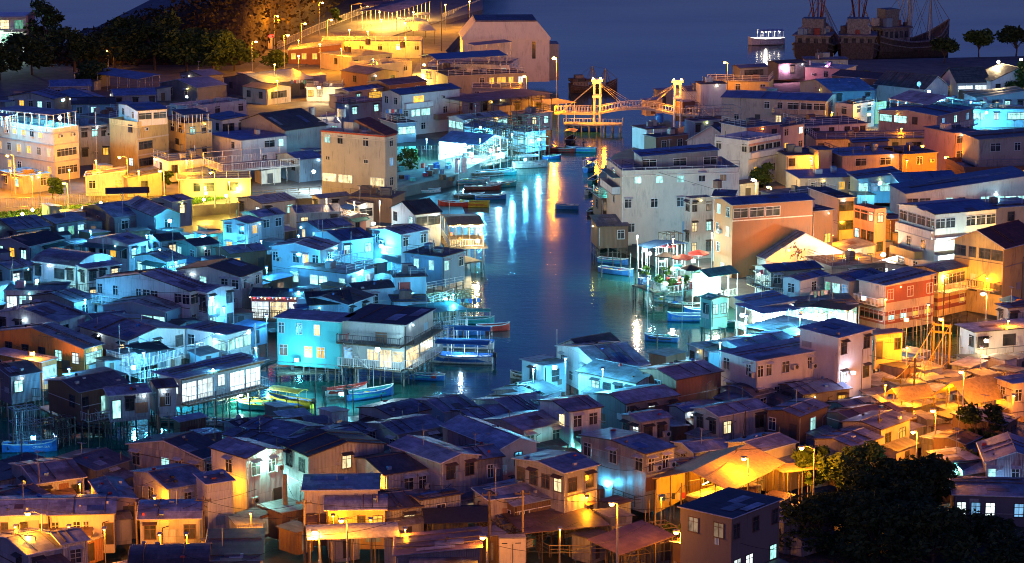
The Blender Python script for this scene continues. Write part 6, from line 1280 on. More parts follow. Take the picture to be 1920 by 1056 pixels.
for z in (.1, 3.1, 6.1, 9.2): m.prism([(B * k / 8, 1.58 - 1.3 * math.sin(math.pi * k / 8) - .4, z) for k in range(9)] + [(B, 1.58, z), (0, 1.58, z)], (0, 0, .3))
m.build('floor_slab', 'concrete', root)
m = MB(); m.box(B + .02, -.6, -.3, B + .5, 10, 9.9); m.build('end_wall', 'salmon', root)
for z in (.5, 3.5, 6.5):
    rail_mesh(root, [(B * k / 8, 1.3 - 1.3 * math.sin(math.pi * k / 8) - .3, z - .05) for k in range(9)], 'galv', 1.0, .3)
    for k in range(4):
        window(root, lambda a, o, zz: (a, 1.6 - o, zz), B * (k + .6) / 4.2, z + 1.2, B / 7, 1.9, ('lit_warm', 'lit_green', 'glass_dark', 'lit_white')[(k + int(z)) % 4], 'frame_white', False, 2)
point_light(root, (B * .5, -.3, 5.6), (.7, 1, .75), 500, .25); point_light(root, (B * .5, -.3, 2.6), (.7, 1, .75), 500, .25)
# promenade extras
root = empty('sign', at(497, 92, 2), 0, 'glowing red sign over the entrance kiosk beside the promenade', 'sign'); m = MB(); m.box(-1.6, 0, 0, 1.6, 1.5, 2.6); m.build('kiosk', 'cream', root); m = MB(); m.box(-2.2, -.12, 2.7, 2.2, 0, 3.3); m.build('panel', 'sign_red', root); point_light(root, (0, -1, 3.6), (1, .03, .02), 900, .2)
sheet('quay_wall', [(834,38),(905,18),(905,-8),(893,-6)], 2.9, 4.5, 'stone')
# ------------------------------------------------------------------ boats
def boat(label, px, py, length, heading, hull='blue_paint', inside='teal_paint', W=None, H=.8, roof=None, roofmat='tarp_blue', engine=False, trim=None, cargo=0, name='boat', z=0, poles=0, light=None):
    """heading in degrees: 0 = bow to the right of the photograph"""
    p = at(px, py, z); root = empty(name, (p.x, p.y, 0), R(heading), label, 'boat'); W = W or length * .24
    st = [(-.5, .62, 1.02), (-.3, .92, .96), (0, 1, .94), (.25, .86, 1.0), (.42, .5, 1.14), (.5, .06, 1.32)]
    def ring(q, w, e, off=0):
        x = q * length; hw = W / 2 * w - off; t = H * e
        return [(x, -hw, t), (x, -hw * .82, .12), (x, -hw * .35, -.2), (x, hw * .35, -.2), (x, hw * .82, .12), (x, hw, t)]
    m = MB(); outer = [ring(*s) for s in st]; m.loft(outer, cap=True, close=False)
    inner = [[(x, y * .88, max(z_, .22) if i in (0, 5) else .22) for i, (x, y, z_) in enumerate(r)] for r in outer]
    m.build('hull', hull, root, smooth=False)
    q = MB(); q.loft([[(r[0][0] * .97, r[0][1] * .9, .30), (r[5][0] * .97, r[5][1] * .9, .30)] for r in outer], cap=False, close=False)
    for r0, r1 in zip(outer, outer[1:]):
        for k in (0, 5): q.poly([(r0[k][0] * .97, r0[k][1] * .9, .30), (r1[k][0] * .97, r1[k][1] * .9, .30), (r1[k][0], r1[k][1] * .97, r1[k][2] - .02), (r0[k][0], r0[k][1] * .97, r0[k][2] - .02)])
    q.poly([(outer[0][0][0] * .97, outer[0][0][1] * .9, .3), (outer[0][5][0] * .97, outer[0][5][1] * .9, .3), outer[0][5], outer[0][0]]); q.build('deck', inside, root)
    g = MB()
    for k in (0, 5): g.path([r[k] for r in outer], .06, 5)
    g.tube(outer[0][0], outer[0][5], .06, n=5); g.build('gunwale', trim or 'white_paint', root)
    th_ = MB()
    for a in (-.25, .0, .2): th_.box(a * length - .14, -W * .42, .52, a * length + .14, W * .42, .58)
    th_.build('thwart', 'timber', root)
    if engine:
        e = MB(); x = -.5 * length; e.box(x - .5, -.22, H * .8, x - .05, .22, H * .8 + .55); e.tube((x - .3, 0, H * .8), (x - .4, 0, -.4), .1); e.build('outboard_motor', 'rubber', root)
    if roof:
        a0, a1, hh = roof; ps = MB()
        for a in frange(a0 * length + .05, a1 * length - .05, 1.6):
            for s in (-1, 1): ps.tube((a, s * W * .42, .3), (a, s * W * .42, hh), .035, n=4)
        ps.build('canopy_post', 'galv', root)
        c = MB(); prof = [(y * W * .56, hh + .22 * (1 - y * y)) for y in (-1, -.5, 0, .5, 1)]
        c.prism([(a0 * length, y, z_) for y, z_ in prof] + [(a0 * length, y, z_ + .06) for y, z_ in reversed(prof)], ((a1 - a0) * length, 0, 0)); c.build('canopy', roofmat, root)
    r = random.Random(int(px * 7 + py))
    for k in range(cargo):
        c = MB(); x = r.uniform(-.35, .25) * length; y = r.uniform(-.25, .25) * W; s = r.uniform(.2, .38); c.box(x - s, y - s, .31, x + s, y + s, .31 + s * 1.4); c.build('crate', r.choice(['blue_paint', 'red_paint', 'white_paint', 'yellow_paint', 'green_paint', 'rubber', 'canvas']), root)
    for k in range(poles):
        c = MB(); x = (-.3 + .5 * k) * length; c.tube((x, 0, .3), (x + .2, 0, 3.2), .04, n=5); c.build('mast', 'bamboo', root)
    if light: point_light(root, (0, 0, 1.9), light[0], light[1], .15)
    return root
BT = boat
tb = BT('long tour boat with blue canopy moored by the balcony house', 864, 680, 7.6, 172, 'white_paint', 'blue_paint', 2.3, 1.0, (-.46, .38, 2.5), 'tarp_blue', True, 'blue_paint', light=((.5, .8, 1), 220))
BT('second tour boat with blue canopy lying behind the first', 872, 652, 7.0, 172, 'white_paint', 'blue_paint', 2.2, .9, (-.46, .38, 2.4), 'tarp_blue', False, 'blue_paint', light=((.4, .8, 1), 160))
BT('yellow trimmed teal sampan nearest the plank jetty', 492, 768, 5.6, 172, 'teal_paint', 'green_paint', 1.5, .7, None, trim='yellow_paint')
BT('yellow hulled boat with pink tipped outboard motor', 545, 760, 5.8, 150, 'yellow_paint', 'blue_paint', 1.7, .8, (-.3, .42, 1.7), 'yellow_paint', True, 'yellow_paint')
BT('slim green sampan behind the yellow trimmed boat', 470, 757, 5.2, 170, 'green_paint', 'teal_paint', 1.3, .6, None, trim='yellow_paint')
BT('blue and white boat with green crate at the mooring', 695, 745, 5.8, 32, 'blue_paint', 'teal_paint', 1.8, .9, None, engine=True, cargo=4, trim='white_paint')
BT('white boat with red gunwale beside the blue and white boat', 650, 738, 5.0, 28, 'white_paint', 'red_paint', 1.5, .8, None, engine=True, trim='red_paint', cargo=2, poles=2)
bb = BT('bright blue boat with small white lettering at the far left', 56, 846, 5.6, 6, 'blue_paint', 'blue_paint', 1.7, .95, None, engine=True, cargo=5, trim='white_paint', poles=1)
BT('dark sampan lying under the timber pier at left', 180, 800, 4.6, 160, 'bluewall', 'timber', 1.3, .6)
BT('pale sampan drawn up beside the dark stakes', 330, 792, 6, 175, 'teal_paint', 'white_paint', 1.4, .6, trim='white_paint', cargo=2)
BT('second pale sampan beside the dark stakes', 395, 796, 5.4, 172, 'white_paint', 'teal_paint', 1.3, .6, trim='white_paint')
BT('red boat floating at the tip of the creek platform', 925, 620, 4.2, 10, 'red_paint', 'red_paint', 1.4, .8)
BT('blue boat under the creek platform beside the red boat', 872, 628, 5, 5, 'blue_paint', 'blue_paint', 1.5, .8, cargo=3)
BT('green covered sampan behind the red boat', 890, 606, 5, 4, 'teal_paint', 'green_paint', 1.5, .7, (-.4, .4, 1.6), 'greentin')
BT('blue sampan with nets moored before the creek deck', 1156, 514, 5.4, -35, 'blue_paint', 'blue_paint', 1.7, .8, cargo=4, trim='white_paint')
BT('smaller blue sampan behind the netted one', 1150, 494, 4.6, -25, 'blue_paint', 'teal_paint', 1.4, .7, cargo=3)
BT('green canoe tied beneath the creek deck', 1225, 540, 4.0, -30, 'green_paint', 'green_paint', 1.2, .6, cargo=1)
BT('small blue boat at the mouth of the cream house landing', 1062, 392, 3.8, 170, 'blue_paint', 'blue_paint', 1.4, .7, cargo=3)
BT('dark blue boat with outboard motor before the fenced patio', 1290, 602, 5.2, 178, 'blue_paint', 'bluewall', 1.7, .9, engine=True, cargo=2)
BT('blue boat lying behind the outboard boat at the patio', 1320, 590, 5.2, 178, 'blue_paint', 'blue_paint', 1.6, .8, cargo=2)
BT('yellow work boat at the left creek bank', 890, 388, 4.6, 178, 'yellow_paint', 'orange_paint', 1.6, .9, trim='yellow_paint', cargo=1)
BT('red work boat next to the yellow work boat', 850, 388, 4.8, 176, 'red_paint', 'red_paint', 1.6, .9, cargo=3)
BT('orange canopied boat below the drawbridge', 1070, 268, 5, 80, 'hull_dark', 'timber', 1.9, .9, (-.4, .35, 2.2), 'orange_paint', cargo=2)
BT('red and blue work boat at the creek bend', 1050, 285, 5.4, 172, 'red_paint', 'timber', 1.6, .8, cargo=4)
BT('teal work boat with fisherman gear at the creek bend', 1090, 285, 5.4, 170, 'teal_paint', 'blue_paint', 1.6, .8, cargo=4, poles=1)
BT('blue sampan under the drawbridge landing', 1095, 246, 6, 174, 'blue_paint', 'blue_paint', 1.7, .8)
BT('white motor boat with teal canopy before the creek restaurant', 995, 314, 6.2, 18, 'white_paint', 'white_paint', 2.0, 1.0, (-.4, .2, 2.0), 'pale', cargo=2, trim='white_paint')
BT('white boat with long pale canopy behind the motor boat', 965, 300, 6.2, 16, 'white_paint', 'teal_paint', 2.0, .9, (-.4, .4, 2.0), 'pale', cargo=3)
BT('long wooden sampan full of gear by the creek restaurant', 915, 330, 9, 24, 'hull_white', 'timber', 2.2, .9, cargo=8)
BT('second wooden sampan with tyres below the creek restaurant', 880, 345, 7, 14, 'hull_white', 'teal_paint', 1.8, .8, cargo=6)
BT('low boat with red gear nearest the creek bend', 905, 356, 6, 8, 'hull_red', 'timber', 1.6, .7, cargo=5)
BT('little teal dinghy off the wooden sampans', 950, 328, 3.6, 20, 'teal_paint', 'teal_paint', 1.2, .6)
BT('blue dinghy beyond the white motor boat', 1035, 298, 3.4, 20, 'blue_paint', 'blue_paint', 1.2, .6, cargo=1)
BT('white rowing boat pulled up on the bank by tower house', 800, 352, 4.6, 12, 'white_paint', 'teal_paint', 1.4, .7, cargo=2, z=1)
BT('blue rowing boat on the bank by the cream tower house', 775, 338, 4.4, 10, 'blue_paint', 'teal_paint', 1.4, .7, cargo=2, z=1)
BT('grey sampan below the tarpaulin wrapped shack', 1130, 465, 4.2, 70, 'hull_dark', 'timber', 1.3, .7, cargo=2)
BT('teal boat at the landing beside the large cream house', 1112, 342, 4.6, 75, 'teal_paint', 'timber', 1.4, .7, cargo=3)
BT('blue canopied boat under the balcony of the cream house', 1105, 320, 4.8, 72, 'blue_paint', 'blue_paint', 1.5, .8, (-.35, .35, 1.8), 'tarp_blue')
for a in (('teal sampan against the bank beyond the wooden sampans', 940, 350, 5, 14, 'teal_paint', 'timber'), ('blue sampan nearest the yellow work boat', 920, 374, 5, 8, 'blue_paint', 'timber'), ('dark sampan behind the yellow work boat', 880, 372, 5, 10, 'hull_dark', 'timber'), ('dark sampan beneath the brown stacked shack', 1112, 400, 4.6, 72, 'hull_dark', 'timber'), ('white sampan below the teal landing boat', 1106, 362, 4.4, 74, 'hull_white', 'timber'),
          ('white dinghy tied at the outer end of the creek deck', 1252, 566, 4.2, -20, 'white_paint', 'teal_paint'), ('dark dinghy tied between creek deck and fenced patio', 1285, 578, 4.4, -15, 'hull_dark', 'timber'), ('green dinghy in front of the small cyan green hut', 1345, 612, 4.4, 175, 'green_paint', 'timber'), ('blue skiff drifting by the tip of the front village', 1240, 640, 4.2, 165, 'blue_paint', 'timber'), ('grey skiff at the end of the front village huts', 985, 712, 4.0, 150, 'hull_white', 'timber'), ('blue skiff beside the tour boats', 800, 712, 4.2, 170, 'blue_paint', 'teal_paint')):
    BT(a[0], a[1], a[2], a[3], a[4], a[5], a[6], a[3] * .27, .7, cargo=3)
ferry = BT('lit white ferry boat heading out past the trawlers', 1436, 84, 9, 192, 'white_paint', 'white_paint', 3.4, 1.6, (-.45, .2, 3.4), 'pale', trim='white_paint', name='ferry', light=((1, .9, .75), 1100))
for k in range(6): q = MB(); q.ball((-3.6 + k * 1.1, -1.0, 3.0), .08, 6, 4); q.build('lamp', 'bulb_warm', ferry)
cr = BT('white cabin cruiser lit orange at the promenade quay', 792, 58, 11, 80, 'white_paint', 'white_paint', 3.4, 1.7, (-.3, .25, 4.2), 'pale', name='cabin_cruiser', trim='white_paint', light=(SOD, 900))
m = MB(); m.loft([[(-3.5, -1.2, 1), (-3.5, 1.2, 1), (-3, 1.0, 3), (-3, -1.0, 3)], [(2.2, -1.1, 1.2), (2.2, 1.1, 1.2), (1.0, .9, 3), (1.0, -.9, 3)]]); m.build('cabin', 'white_paint', cr)
def lettering(root, txt, x, y, z, size, mat):
    """small block letters on the hull"""
    c = bpy.data.curves.new('lettering', 'FONT'); c.body = txt; c.size = size; c.extrude = .01
    t_ = bpy.data.objects.new('lettering', c); me = bpy.data.meshes.new_from_object(t_); bpy.data.objects.remove(t_); me.materials.clear(); me.materials.append(MATS[mat])
    o = bpy.data.objects.new('lettering', me); COL.objects.link(o); o.parent = root; o.location = (x, y, z); o.rotation_euler = (math.pi / 2, 0, 0); return o
lettering(bb, 'CM78M 56A', .35, -.84, .50, .34, 'white_paint').rotation_euler = (math.pi / 2 - .12, 0, .08)
# moored trawlers
def trawler(label, px, py, length, heading, hull='hull_dark', band='hull_red', bow=1.0, cab='hull_grey', booms=2, seed=0, W=None, sz=1.0):
    p = at(px, py, 0); root = empty('trawler', (p.x, p.y, 0), R(heading), label, 'fishing boat'); W = W or length * .27; root.scale = (1, 1, sz); r = random.Random(seed)
    st = [(-.5, .80, 4.2), (-.35, .98, 3.6), (-.1, 1, 3.0), (.15, .98, 3.0), (.33, .8, 3.9), (.45, .4, 5.2), (.52, .05, 6.2)]
    def ring(q, w, t): x = q * length; hw = W / 2 * w; return [(x, -hw, t), (x, -hw * .93, 1.5), (x, -hw * .55, -.6), (x, hw * .55, -.6), (x, hw * .93, 1.5), (x, hw, t)]
    R_ = [ring(*s) for s in st]; m = MB(); m.loft(R_, cap=True, close=False); m.build('hull', hull, root)
    m = MB(); m.loft([[(a[0][0] * .99, a[0][1] * .95, a[0][2] - .8), (a[5][0] * .99, a[5][1] * .95, a[5][2] - .8)] for a in R_], cap=False, close=False); m.build('deck', 'timber', root)
    m = MB()
    for k in (0, 5): m.path([(a[k][0], a[k][1] * 1.02, a[k][2]) for a in R_], .16, 5); m.path([(a[k][0], a[k][1] * 1.01, a[k][2] - 1.0) for a in R_], .1, 5)
    m.build('rail', cab, root)
    m = MB(); m.box(-.46 * length, -W * .40, 2.6, -.12 * length, W * .40, 5.4); wh = m.build('wheelhouse', cab, root)
    for k in range(5):
        q = MB(); q.box(-.45 * length + k * length * .066 + .2, -W * .40 - .05, 3.8, -.45 * length + (k + 1) * length * .066 - .3, -W * .40 + .01, 4.9); q.build('window', 'glass_dark', wh)
    for k in range(4):
        q = MB(); y = (-.34 + k * .19) * W; q.box(-.46 * length - .05, y, 3.2, -.46 * length + .01, y + .10 * W, 5.0); q.build('window', 'glass_dark', wh)
    m = MB(); m.box(-.49 * length, -W * .46, 5.4, -.08 * length, W * .46, 5.65); m.build('roof', 'felt', wh)
    m = MB(); m.box(-.40 * length, -W * .26, 5.66, -.22 * length, W * .26, 8.6); up = m.build('bridge_deck', cab, root)
    for k in range(16):
        q = MB(); x = r.uniform(-.45, -.1) * length; y = r.uniform(-.35, .35) * W; s = r.uniform(.3, .8); q.box(x - s, y - s, 5.66, x + s, y + s, 5.66 + s * 1.8); q.build('gear', r.choice(['rubber', 'hull_dark', 'canvas', 'bluewall', 'hull_red']), root)
    m = MB(); ms = [(-.02, 13), (.26, 11.5)]
    for x, h_ in ms: m.tube((x * length, 0, 1.5), (x * length, 0, h_), .24, .14, 6)
    for k in range(booms): 
        s = -1 if k % 2 else 1; m.tube((-.02 * length, 0, 3), (.12 * length * s, s * 2.0, 12.5), .2, .12, 6); m.tube((-.02 * length, 0, 4), (-.2 * length, s * 1.5, 12), .16, .1, 6)
    m.build('mast', 'hull_red' if band == 'hull_red' else 'hull_white', root)
    m = MB()
    for x, h_ in ms:
        for s in (-1, 1):
            for d in (-.16, -.08, .08, .16): m.tube((x * length, 0, h_ - .3), ((x + d) * length, s * W * .48, 3.2), .05, n=4)
    m.tube((.26 * length, 0, 11.4), (.52 * length, 0, 6.3), .06, n=4); m.tube((-.02 * length, 0, 12.8), (.26 * length, 0, 11.4), .05, n=4); m.tube((-.02 * length, 0, 12.8), (-.46 * length, 0, 5.7), .05, n=4); m.build('rigging', 'rope', root)
    return root
trawler('left trawler of the moored three with white windowed stern house', 1532, 112, 22, 76, seed=1, W=9.5, sz=1.2)
trawler('middle trawler of the moored three with red boom masts', 1608, 112, 22, 82, 'hull_dark', 'hull_red', booms=4, seed=2, W=9.5, sz=1.2)
trawler('right trawler of the moored three with tall pale bow and rigging', 1706, 108, 20, 24, 'hull_dark', 'white', seed=3, booms=2, W=7.5, sz=1.35)
trawler('small dark fishing boat moored beyond the drawbridge', 1112, 172, 10, 12, 'hull_dark', 'white', seed=5, booms=0, W=3.2, sz=.42)
# ------------------------------------------------------------------ trees
TR = tree
for i, (px, py, H_, rd, lab, n) in enumerate((
    (1690,975,6.8,3.1,'tallest dark tree of the thicket at bottom right',3200), (1735,985,6.4,3.0,'broad black tree right of the tallest thicket tree',3400), (1645,985,6.6,3.0,'dark tree in the middle of the bottom right thicket',2800),
    (1600,1010,6.4,3.2,'round dark tree below the yellow canopy lights',2800), (1690,1035,6.0,3.6,'big black tree in the lower thicket',3200), (1775,1040,4.4,3.4,'wide black tree at the right of the lower thicket',3200),
    (1540,1050,5.6,3.6,'black tree nearest the dark bottom house',3000), (1640,1075,6.5,4.4,'black tree at the bottom edge of the thicket',3200), (1750,1085,5.8,4.2,'black tree at the bottom edge near the right corner',3200), (1880,1082,3.6,3.6,'low black tree in the bottom right corner',2800), (1865,1030,2.6,2.2,'low dark tree before the low blue lit building',2200))):
    TR(lab, px, py, 1.6, H_, rd, n, 'leaf_dark', 20 + i, 'trees of the bottom right thicket', .27)
TR('lime lit shrubby tree at the edge of the yellow canopy', 1618, 925, 1.8, 5.0, 2.4, 2600, 'leaf_lime', 41, None, .22)
TR('sodium lit leafy tree between canopy and thicket', 1570, 940, 1.8, 4.6, 2.2, 2200, 'leaf_lime', 42, None, .26)
TR('small palm like tree beside the yellow canopy', 1520, 930, 1.8, 5.0, 2.0, 1400, 'leaf', 43, None, .4)
TR('small round tree beside the low ochre lit hut', 1838, 862, 1.8, 5.4, 2.8, 2400, 'leaf_dark', 44, None, .28)
TR('green lit bush by the shed between trees', 1800, 900, 1.6, 3.0, 2.2, 1800, 'leaf_lime', 45, None, .25)
TR('yellow lit bush at the bottom beside the ribbed shelter', 1268, 1040, 1.8, 3.0, 1.6, 1100, 'leaf_lime', 46, None, .22)
TR('conifer like tree before the yellow end wall at right edge', 1912, 556, 2, 6, 1.4, 1200, 'leaf', 47, None, .25)
TR('tree at right edge before the floodlit hall', 1915, 190, 2, 8, 3.0, 1600, 'leaf', 48, None, .4)
for i, (px, py, H_, rd, lab, lf, n) in enumerate((
    (215,130,12,7.5,'biggest dark tree left of the promenade','leaf_dark',3600), (140,135,10,6,'dark tree right of the apartment block','leaf_dark',2600), (290,130,11,7,'dark tree right of the biggest one','leaf_dark',3200), (60,140,8,6,'dark tree before the apartment block','leaf_dark',2600), (0,150,7,5,'dark tree at the left edge','leaf_dark',2200),
    (90,112,13,4.5,'tall loose tree against the sea behind apartment block','leaf_dark',2000), (350,135,9,5.5,'tree tinged orange left of the orange lit trees','leaf',2600), (400,138,8.5,5.5,'orange lit tree beside the promenade lamp','leaf',2800), (440,132,8,4.5,'orange lit tree nearest the red sign','leaf',2400), (170,165,5,4,'low dark tree above blue roofs','leaf_dark',1600), )):
    TR(lab, px, py, 2, H_, rd, n, lf, 60 + i, 'trees below the hill', .5)
for i, (px, py, H_, rd, lab, n) in enumerate(((520,128,3.5,3,'round bush before the red sign kiosk',900), (100,372,3.2,1.8,'green lit bush by the twin grey huts',1100), (310,352,2.6,1.5,'yellow green bush beside the lawn path',800), (628,48,4,1.6,'small conifer on the yellow promenade slope',700), (955,108,4,2.2,'potted tree on the blue tarpaulin terrace',800),
    (1432,352,3.5,2.4,'leafy tree glowing in the alley by the school house',1500), (1540,345,4,2.6,'plants on the dark planted roof',1200), (1620,160,3,2.0,'small tree with yellow lit leaves between dark roofs',600), (770,315,3,2.2,'bush by the teal lattice shelter',800), (1395,495,4,2,'dark bush at foot of the big brown house',900),
    (1835,104,5,4,'flat topped tree by the sea at upper right',1800), (1905,104,6,4.5,'dark tree behind the floodlit hall',1800), (1770,118,5,4,'low dark tree by the sea beside trawlers',1000))):
    TR(lab, px, py, 2, H_, rd, n, 'leaf' if 'dark' not in lab else 'leaf_dark', 90 + i, None, .3 if py > 130 else .5, 'bush' if 'bush' in lab or 'plants' in lab else 'tree', low=.18 if 'bush' in lab else .68 if 'by the sea' in lab or 'behind the floodlit' in lab else .32)
for i in range(7):
    px = 385 + i * 15; o = TR(f'leafy potted plant hanging over the edge of the floodlit restaurant deck', px, 738 - i * 5.2, 1.6, 1.3, .9, 420, 'leaf_lime', 120 + i, 'plants along the floodlit restaurant deck', .17, 'plant', low=.1); o['category'] = 'plant'
for i, (px, py) in enumerate(((1212,520),(1235,535),(1258,545),(1285,535),(1305,528),(1250,520))):
    o = TR('potted plant on the plank edge of the creek deck', px, py, 2.1, 1.5, .8, 420, 'leaf_lime', 140 + i, 'plants on the creek deck', .17, 'plant', low=.1); o['category'] = 'plant'
# lawn with garden lamps
def lawn(pts):
    sheet('lawn', pts, 2.0, .12, 'land'); P = [at(x, y, 2.0) for x, y in pts]; x0, x1 = min(p.x for p in P), max(p.x for p in P); y0, y1 = min(p.y for p in P), max(p.y for p in P); r = random.Random(3); m = MB()
    def inside(x, y):
        c = False
        for a, b in zip(P, P[1:] + P[:1]):
            if (a.y > y) != (b.y > y) and x < (b.x - a.x) * (y - a.y) / (b.y - a.y) + a.x: c = not c
        return c
    for k in range(9000):
        x, y = r.uniform(x0, x1), r.uniform(y0, y1)
        if not inside(x, y): continue
        a = r.uniform(0, 3.14); w = .09; h = r.uniform(.12, .34); dx, dy = math.cos(a) * w, math.sin(a) * w
        m.poly([(x - dx, y - dy, 2.0), (x + dx, y + dy, 2.0), (x + r.uniform(-.1, .1), y + r.uniform(-.1, .1), 2.0 + h)])
    o = m.build('grass', 'blade'); o['kind'] = 'stuff'; o['label'] = 'short green grass of the lawn lit by garden lamps'; o['category'] = 'grass'
lawn([(-60,404),(200,380),(215,390),(60,412),(-60,420)]); lawn([(352,368),(452,354),(470,362),(352,386)])
for px, py, lab in ((42,402,'first garden lamp from the left on the lawn'), (61,394,'raised garden lamp second from the left'), (99,398,'third garden lamp from the left on the lawn'), (156,391,'garden lamp left of the black pavilion'), (189,382,'garden lamp touching the black pavilion'), (212,388,'dim garden lamp inside the black pavilion'),
                    (386,363,'garden lamp at the upper edge of the right lawn'), (382,375,'garden lamp at the lower left of the right lawn'), (424,368,'garden lamp in the middle of the right lawn'), (446,359,'garden lamp at the right end of the right lawn')):
    p = at(px, py, 3.0); root = empty('garden_lamp', (p.x, p.y, 2.0), 0, lab, 'garden lamp', 'garden lamps on the lawn'); m = MB(); m.tube((0, 0, 0), (0, 0, .9), .05); m.build('post', 'rail_dark', root); q = MB(); q.ball((0, 0, 1.05), .24, 8, 5); q.build('globe', 'bulb_yellow', root); point_light(root, (0, -.3, 1.3), (1, .78, .10), 330, .15)
# ------------------------------------------------------------------ people, umbrellas, tables
def person(label, px, py, z, heading=0, shirt='shirt_white', sit=False, group=None):
    p = at(px, py, z); root = empty('person', p, R(heading), label, 'person', group); hip = .5 if sit else .92; k = .38 if sit else 0
    J = {'pel': (0, 0, hip), 'chest': (0, .03, hip + .42), 'neck': (0, .0, hip + .60), 'head': (0, -.02, hip + .70), 'top': (0, -.02, hip + .84)}
    e = [('pel', 'chest'), ('chest', 'neck'), ('neck', 'head'), ('head', 'top')]; rad = {'pel': .14, 'chest': .16, 'neck': .06, 'head': .10, 'top': .085}
    for s, n in ((-1, 'a'), (1, 'b')):
        J['sh' + n] = (s * .19, 0, hip + .50); J['el' + n] = (s * .24, -.05, hip + .24); J['ha' + n] = (s * .2, -.22, hip + .1); J['hip' + n] = (s * .09, 0, hip - .04); J['kn' + n] = (s * .11, -k, hip - (.05 if sit else .46)); J['ft' + n] = (s * .11, -k, .06); J['to' + n] = (s * .12, -k - .17, .04)
        e += [('chest', 'sh' + n), ('sh' + n, 'el' + n), ('el' + n, 'ha' + n), ('pel', 'hip' + n), ('hip' + n, 'kn' + n), ('kn' + n, 'ft' + n), ('ft' + n, 'to' + n)]
        rad.update({'sh' + n: .075, 'el' + n: .05, 'ha' + n: .04, 'hip' + n: .1, 'kn' + n: .075, 'ft' + n: .055, 'to' + n: .045})
    ks = list(J); me = bpy.data.meshes.new('body'); me.from_pydata([J[q] for q in ks], [(ks.index(a), ks.index(b)) for a, b in e], []); me.materials.append(MATS['skin'])
    o = bpy.data.objects.new('body', me); COL.objects.link(o); o.parent = root; md = o.modifiers.new('Skin', 'SKIN'); 
    sv = me.skin_vertices[0].data if me.skin_vertices else None
    if sv:
        for q, d in zip(ks, sv): d.radius = (rad[q], rad[q])
        sv[0].use_root = True
    o.modifiers.new('Subdivision', 'SUBSURF').levels = 1
    m = MB(); m.loft([[(w * math.cos(a * math.pi / 4), .03 + d * math.sin(a * math.pi / 4), hip + z_) for a in range(8)] for w, d, z_ in ((.19, .16, -.1), (.185, .155, .1), (.215, .175, .35), (.23, .14, .5), (.09, .09, .58))]); m.build('shirt', shirt, root, smooth=True)
    for s in (-1, 1): m = MB(); m.tube((s * .19, 0, hip + .51), (s * .245, -.05, hip + .22), .1, .075, 8); m.build('sleeve', shirt, root, smooth=True)
    for s in (-1, 1):
        m = MB(); m.path([(s * .09, 0, hip), (s * .11, -k, hip - (.05 if sit else .46)), (s * .11, -k, .12)], .105, 8); m.build('trouser_leg', 'trousers', root, smooth=True)
    m = MB(); m.ball((0, .01, hip + .80), .118, 8, 6); m.build('hair', 'hair', root, smooth=True); return root
person('person in a red shirt standing inside the glowing creek restaurant', 920, 296, 2.0, 10, 'shirt_red')
person('person in white sitting on the fenced patio nearest the water', 1466, 604, 2.0, 30, 'shirt_white', True)
person('person in dark clothes sitting at the patio table', 1484, 602, 2.0, -60, 'trousers', True)
person('person standing before the glowing restaurant with lanterns', 1500, 606, 2.0, 0, 'shirt_white')
person('person standing in the boat at the creek bend', 1094, 280, .32, 40, 'trousers')
def umbrella(label, px, py, z, mat, Rr=1.5, H=2.4):
    p = at(px, py, z); root = empty('parasol', (p.x, p.y, z - H), .3, label, 'parasol'); m = MB(); m.tube((0, 0, 0), (0, 0, H + .1), .035); m.build('pole', 'galv', root)
    m = MB(); n = 8
    for k in range(n):
        a, b = 2 * math.pi * k / n, 2 * math.pi * (k + 1) / n; A_, B_ = (Rr * math.cos(a), Rr * math.sin(a), H - .35), (Rr * math.cos(b), Rr * math.sin(b), H - .35); m.poly([(0, 0, H + .15), A_, B_]); m.poly([A_, (A_[0], A_[1], A_[2] - .15), (B_[0], B_[1], B_[2] - .15), B_])
    m.build('canopy', mat, root)
for a in (('dark red parasol nearest the blue awning', 1250, 455, 5.2, 'awning_red'), ('wide red parasol in the middle of the creek deck', 1280, 478, 5.0, 'awning_red'), ('second wide red parasol beside the brown house', 1310, 470, 5.0, 'awning_red'), ('dark parasol over the plants of the creek deck', 1248, 474, 4.8, 'tarp_black'), ('dark parasol at the front of the creek deck', 1295, 498, 4.6, 'tarp_black'), ('blue parasol before the tile roofed villa', 1896, 556, 5.0, 'tarp_blue'), ('orange parasol beside the blue one at tile villa', 1912, 562, 4.8, 'orange_paint')): umbrella(*a)
def table_set(label, px, py, z, mat='white_paint'):
    p = at(px, py, z); root = empty('table', p, px * .1, label, 'table', 'tables on the creek terraces'); m = MB(); m.prism([(.5 * math.cos(k * .785), .5 * math.sin(k * .785), .7) for k in range(8)], (0, 0, .05)); m.build('tabletop', mat, root); m = MB(); m.tube((0, 0, 0), (0, 0, .7), .05); m.tube((0, 0, 0), (0, 0, .05), .28); m.build('leg', 'galv', root)
for px, py, l in ((1240,500,'white table on the creek deck near the blue awning'), (1268,512,'white table on the creek deck under parasols'), (1300,512,'white table on the creek deck by the brown house'), (1452,606,'green lit table on the fenced patio'), (1480,610,'table before the seated people on the patio'), (1560,606,'table before the lantern restaurant'), (880,294,'table at left inside the creek restaurant'), (940,288,'table at right inside the creek restaurant')): table_set(l, px, py, 2.05)
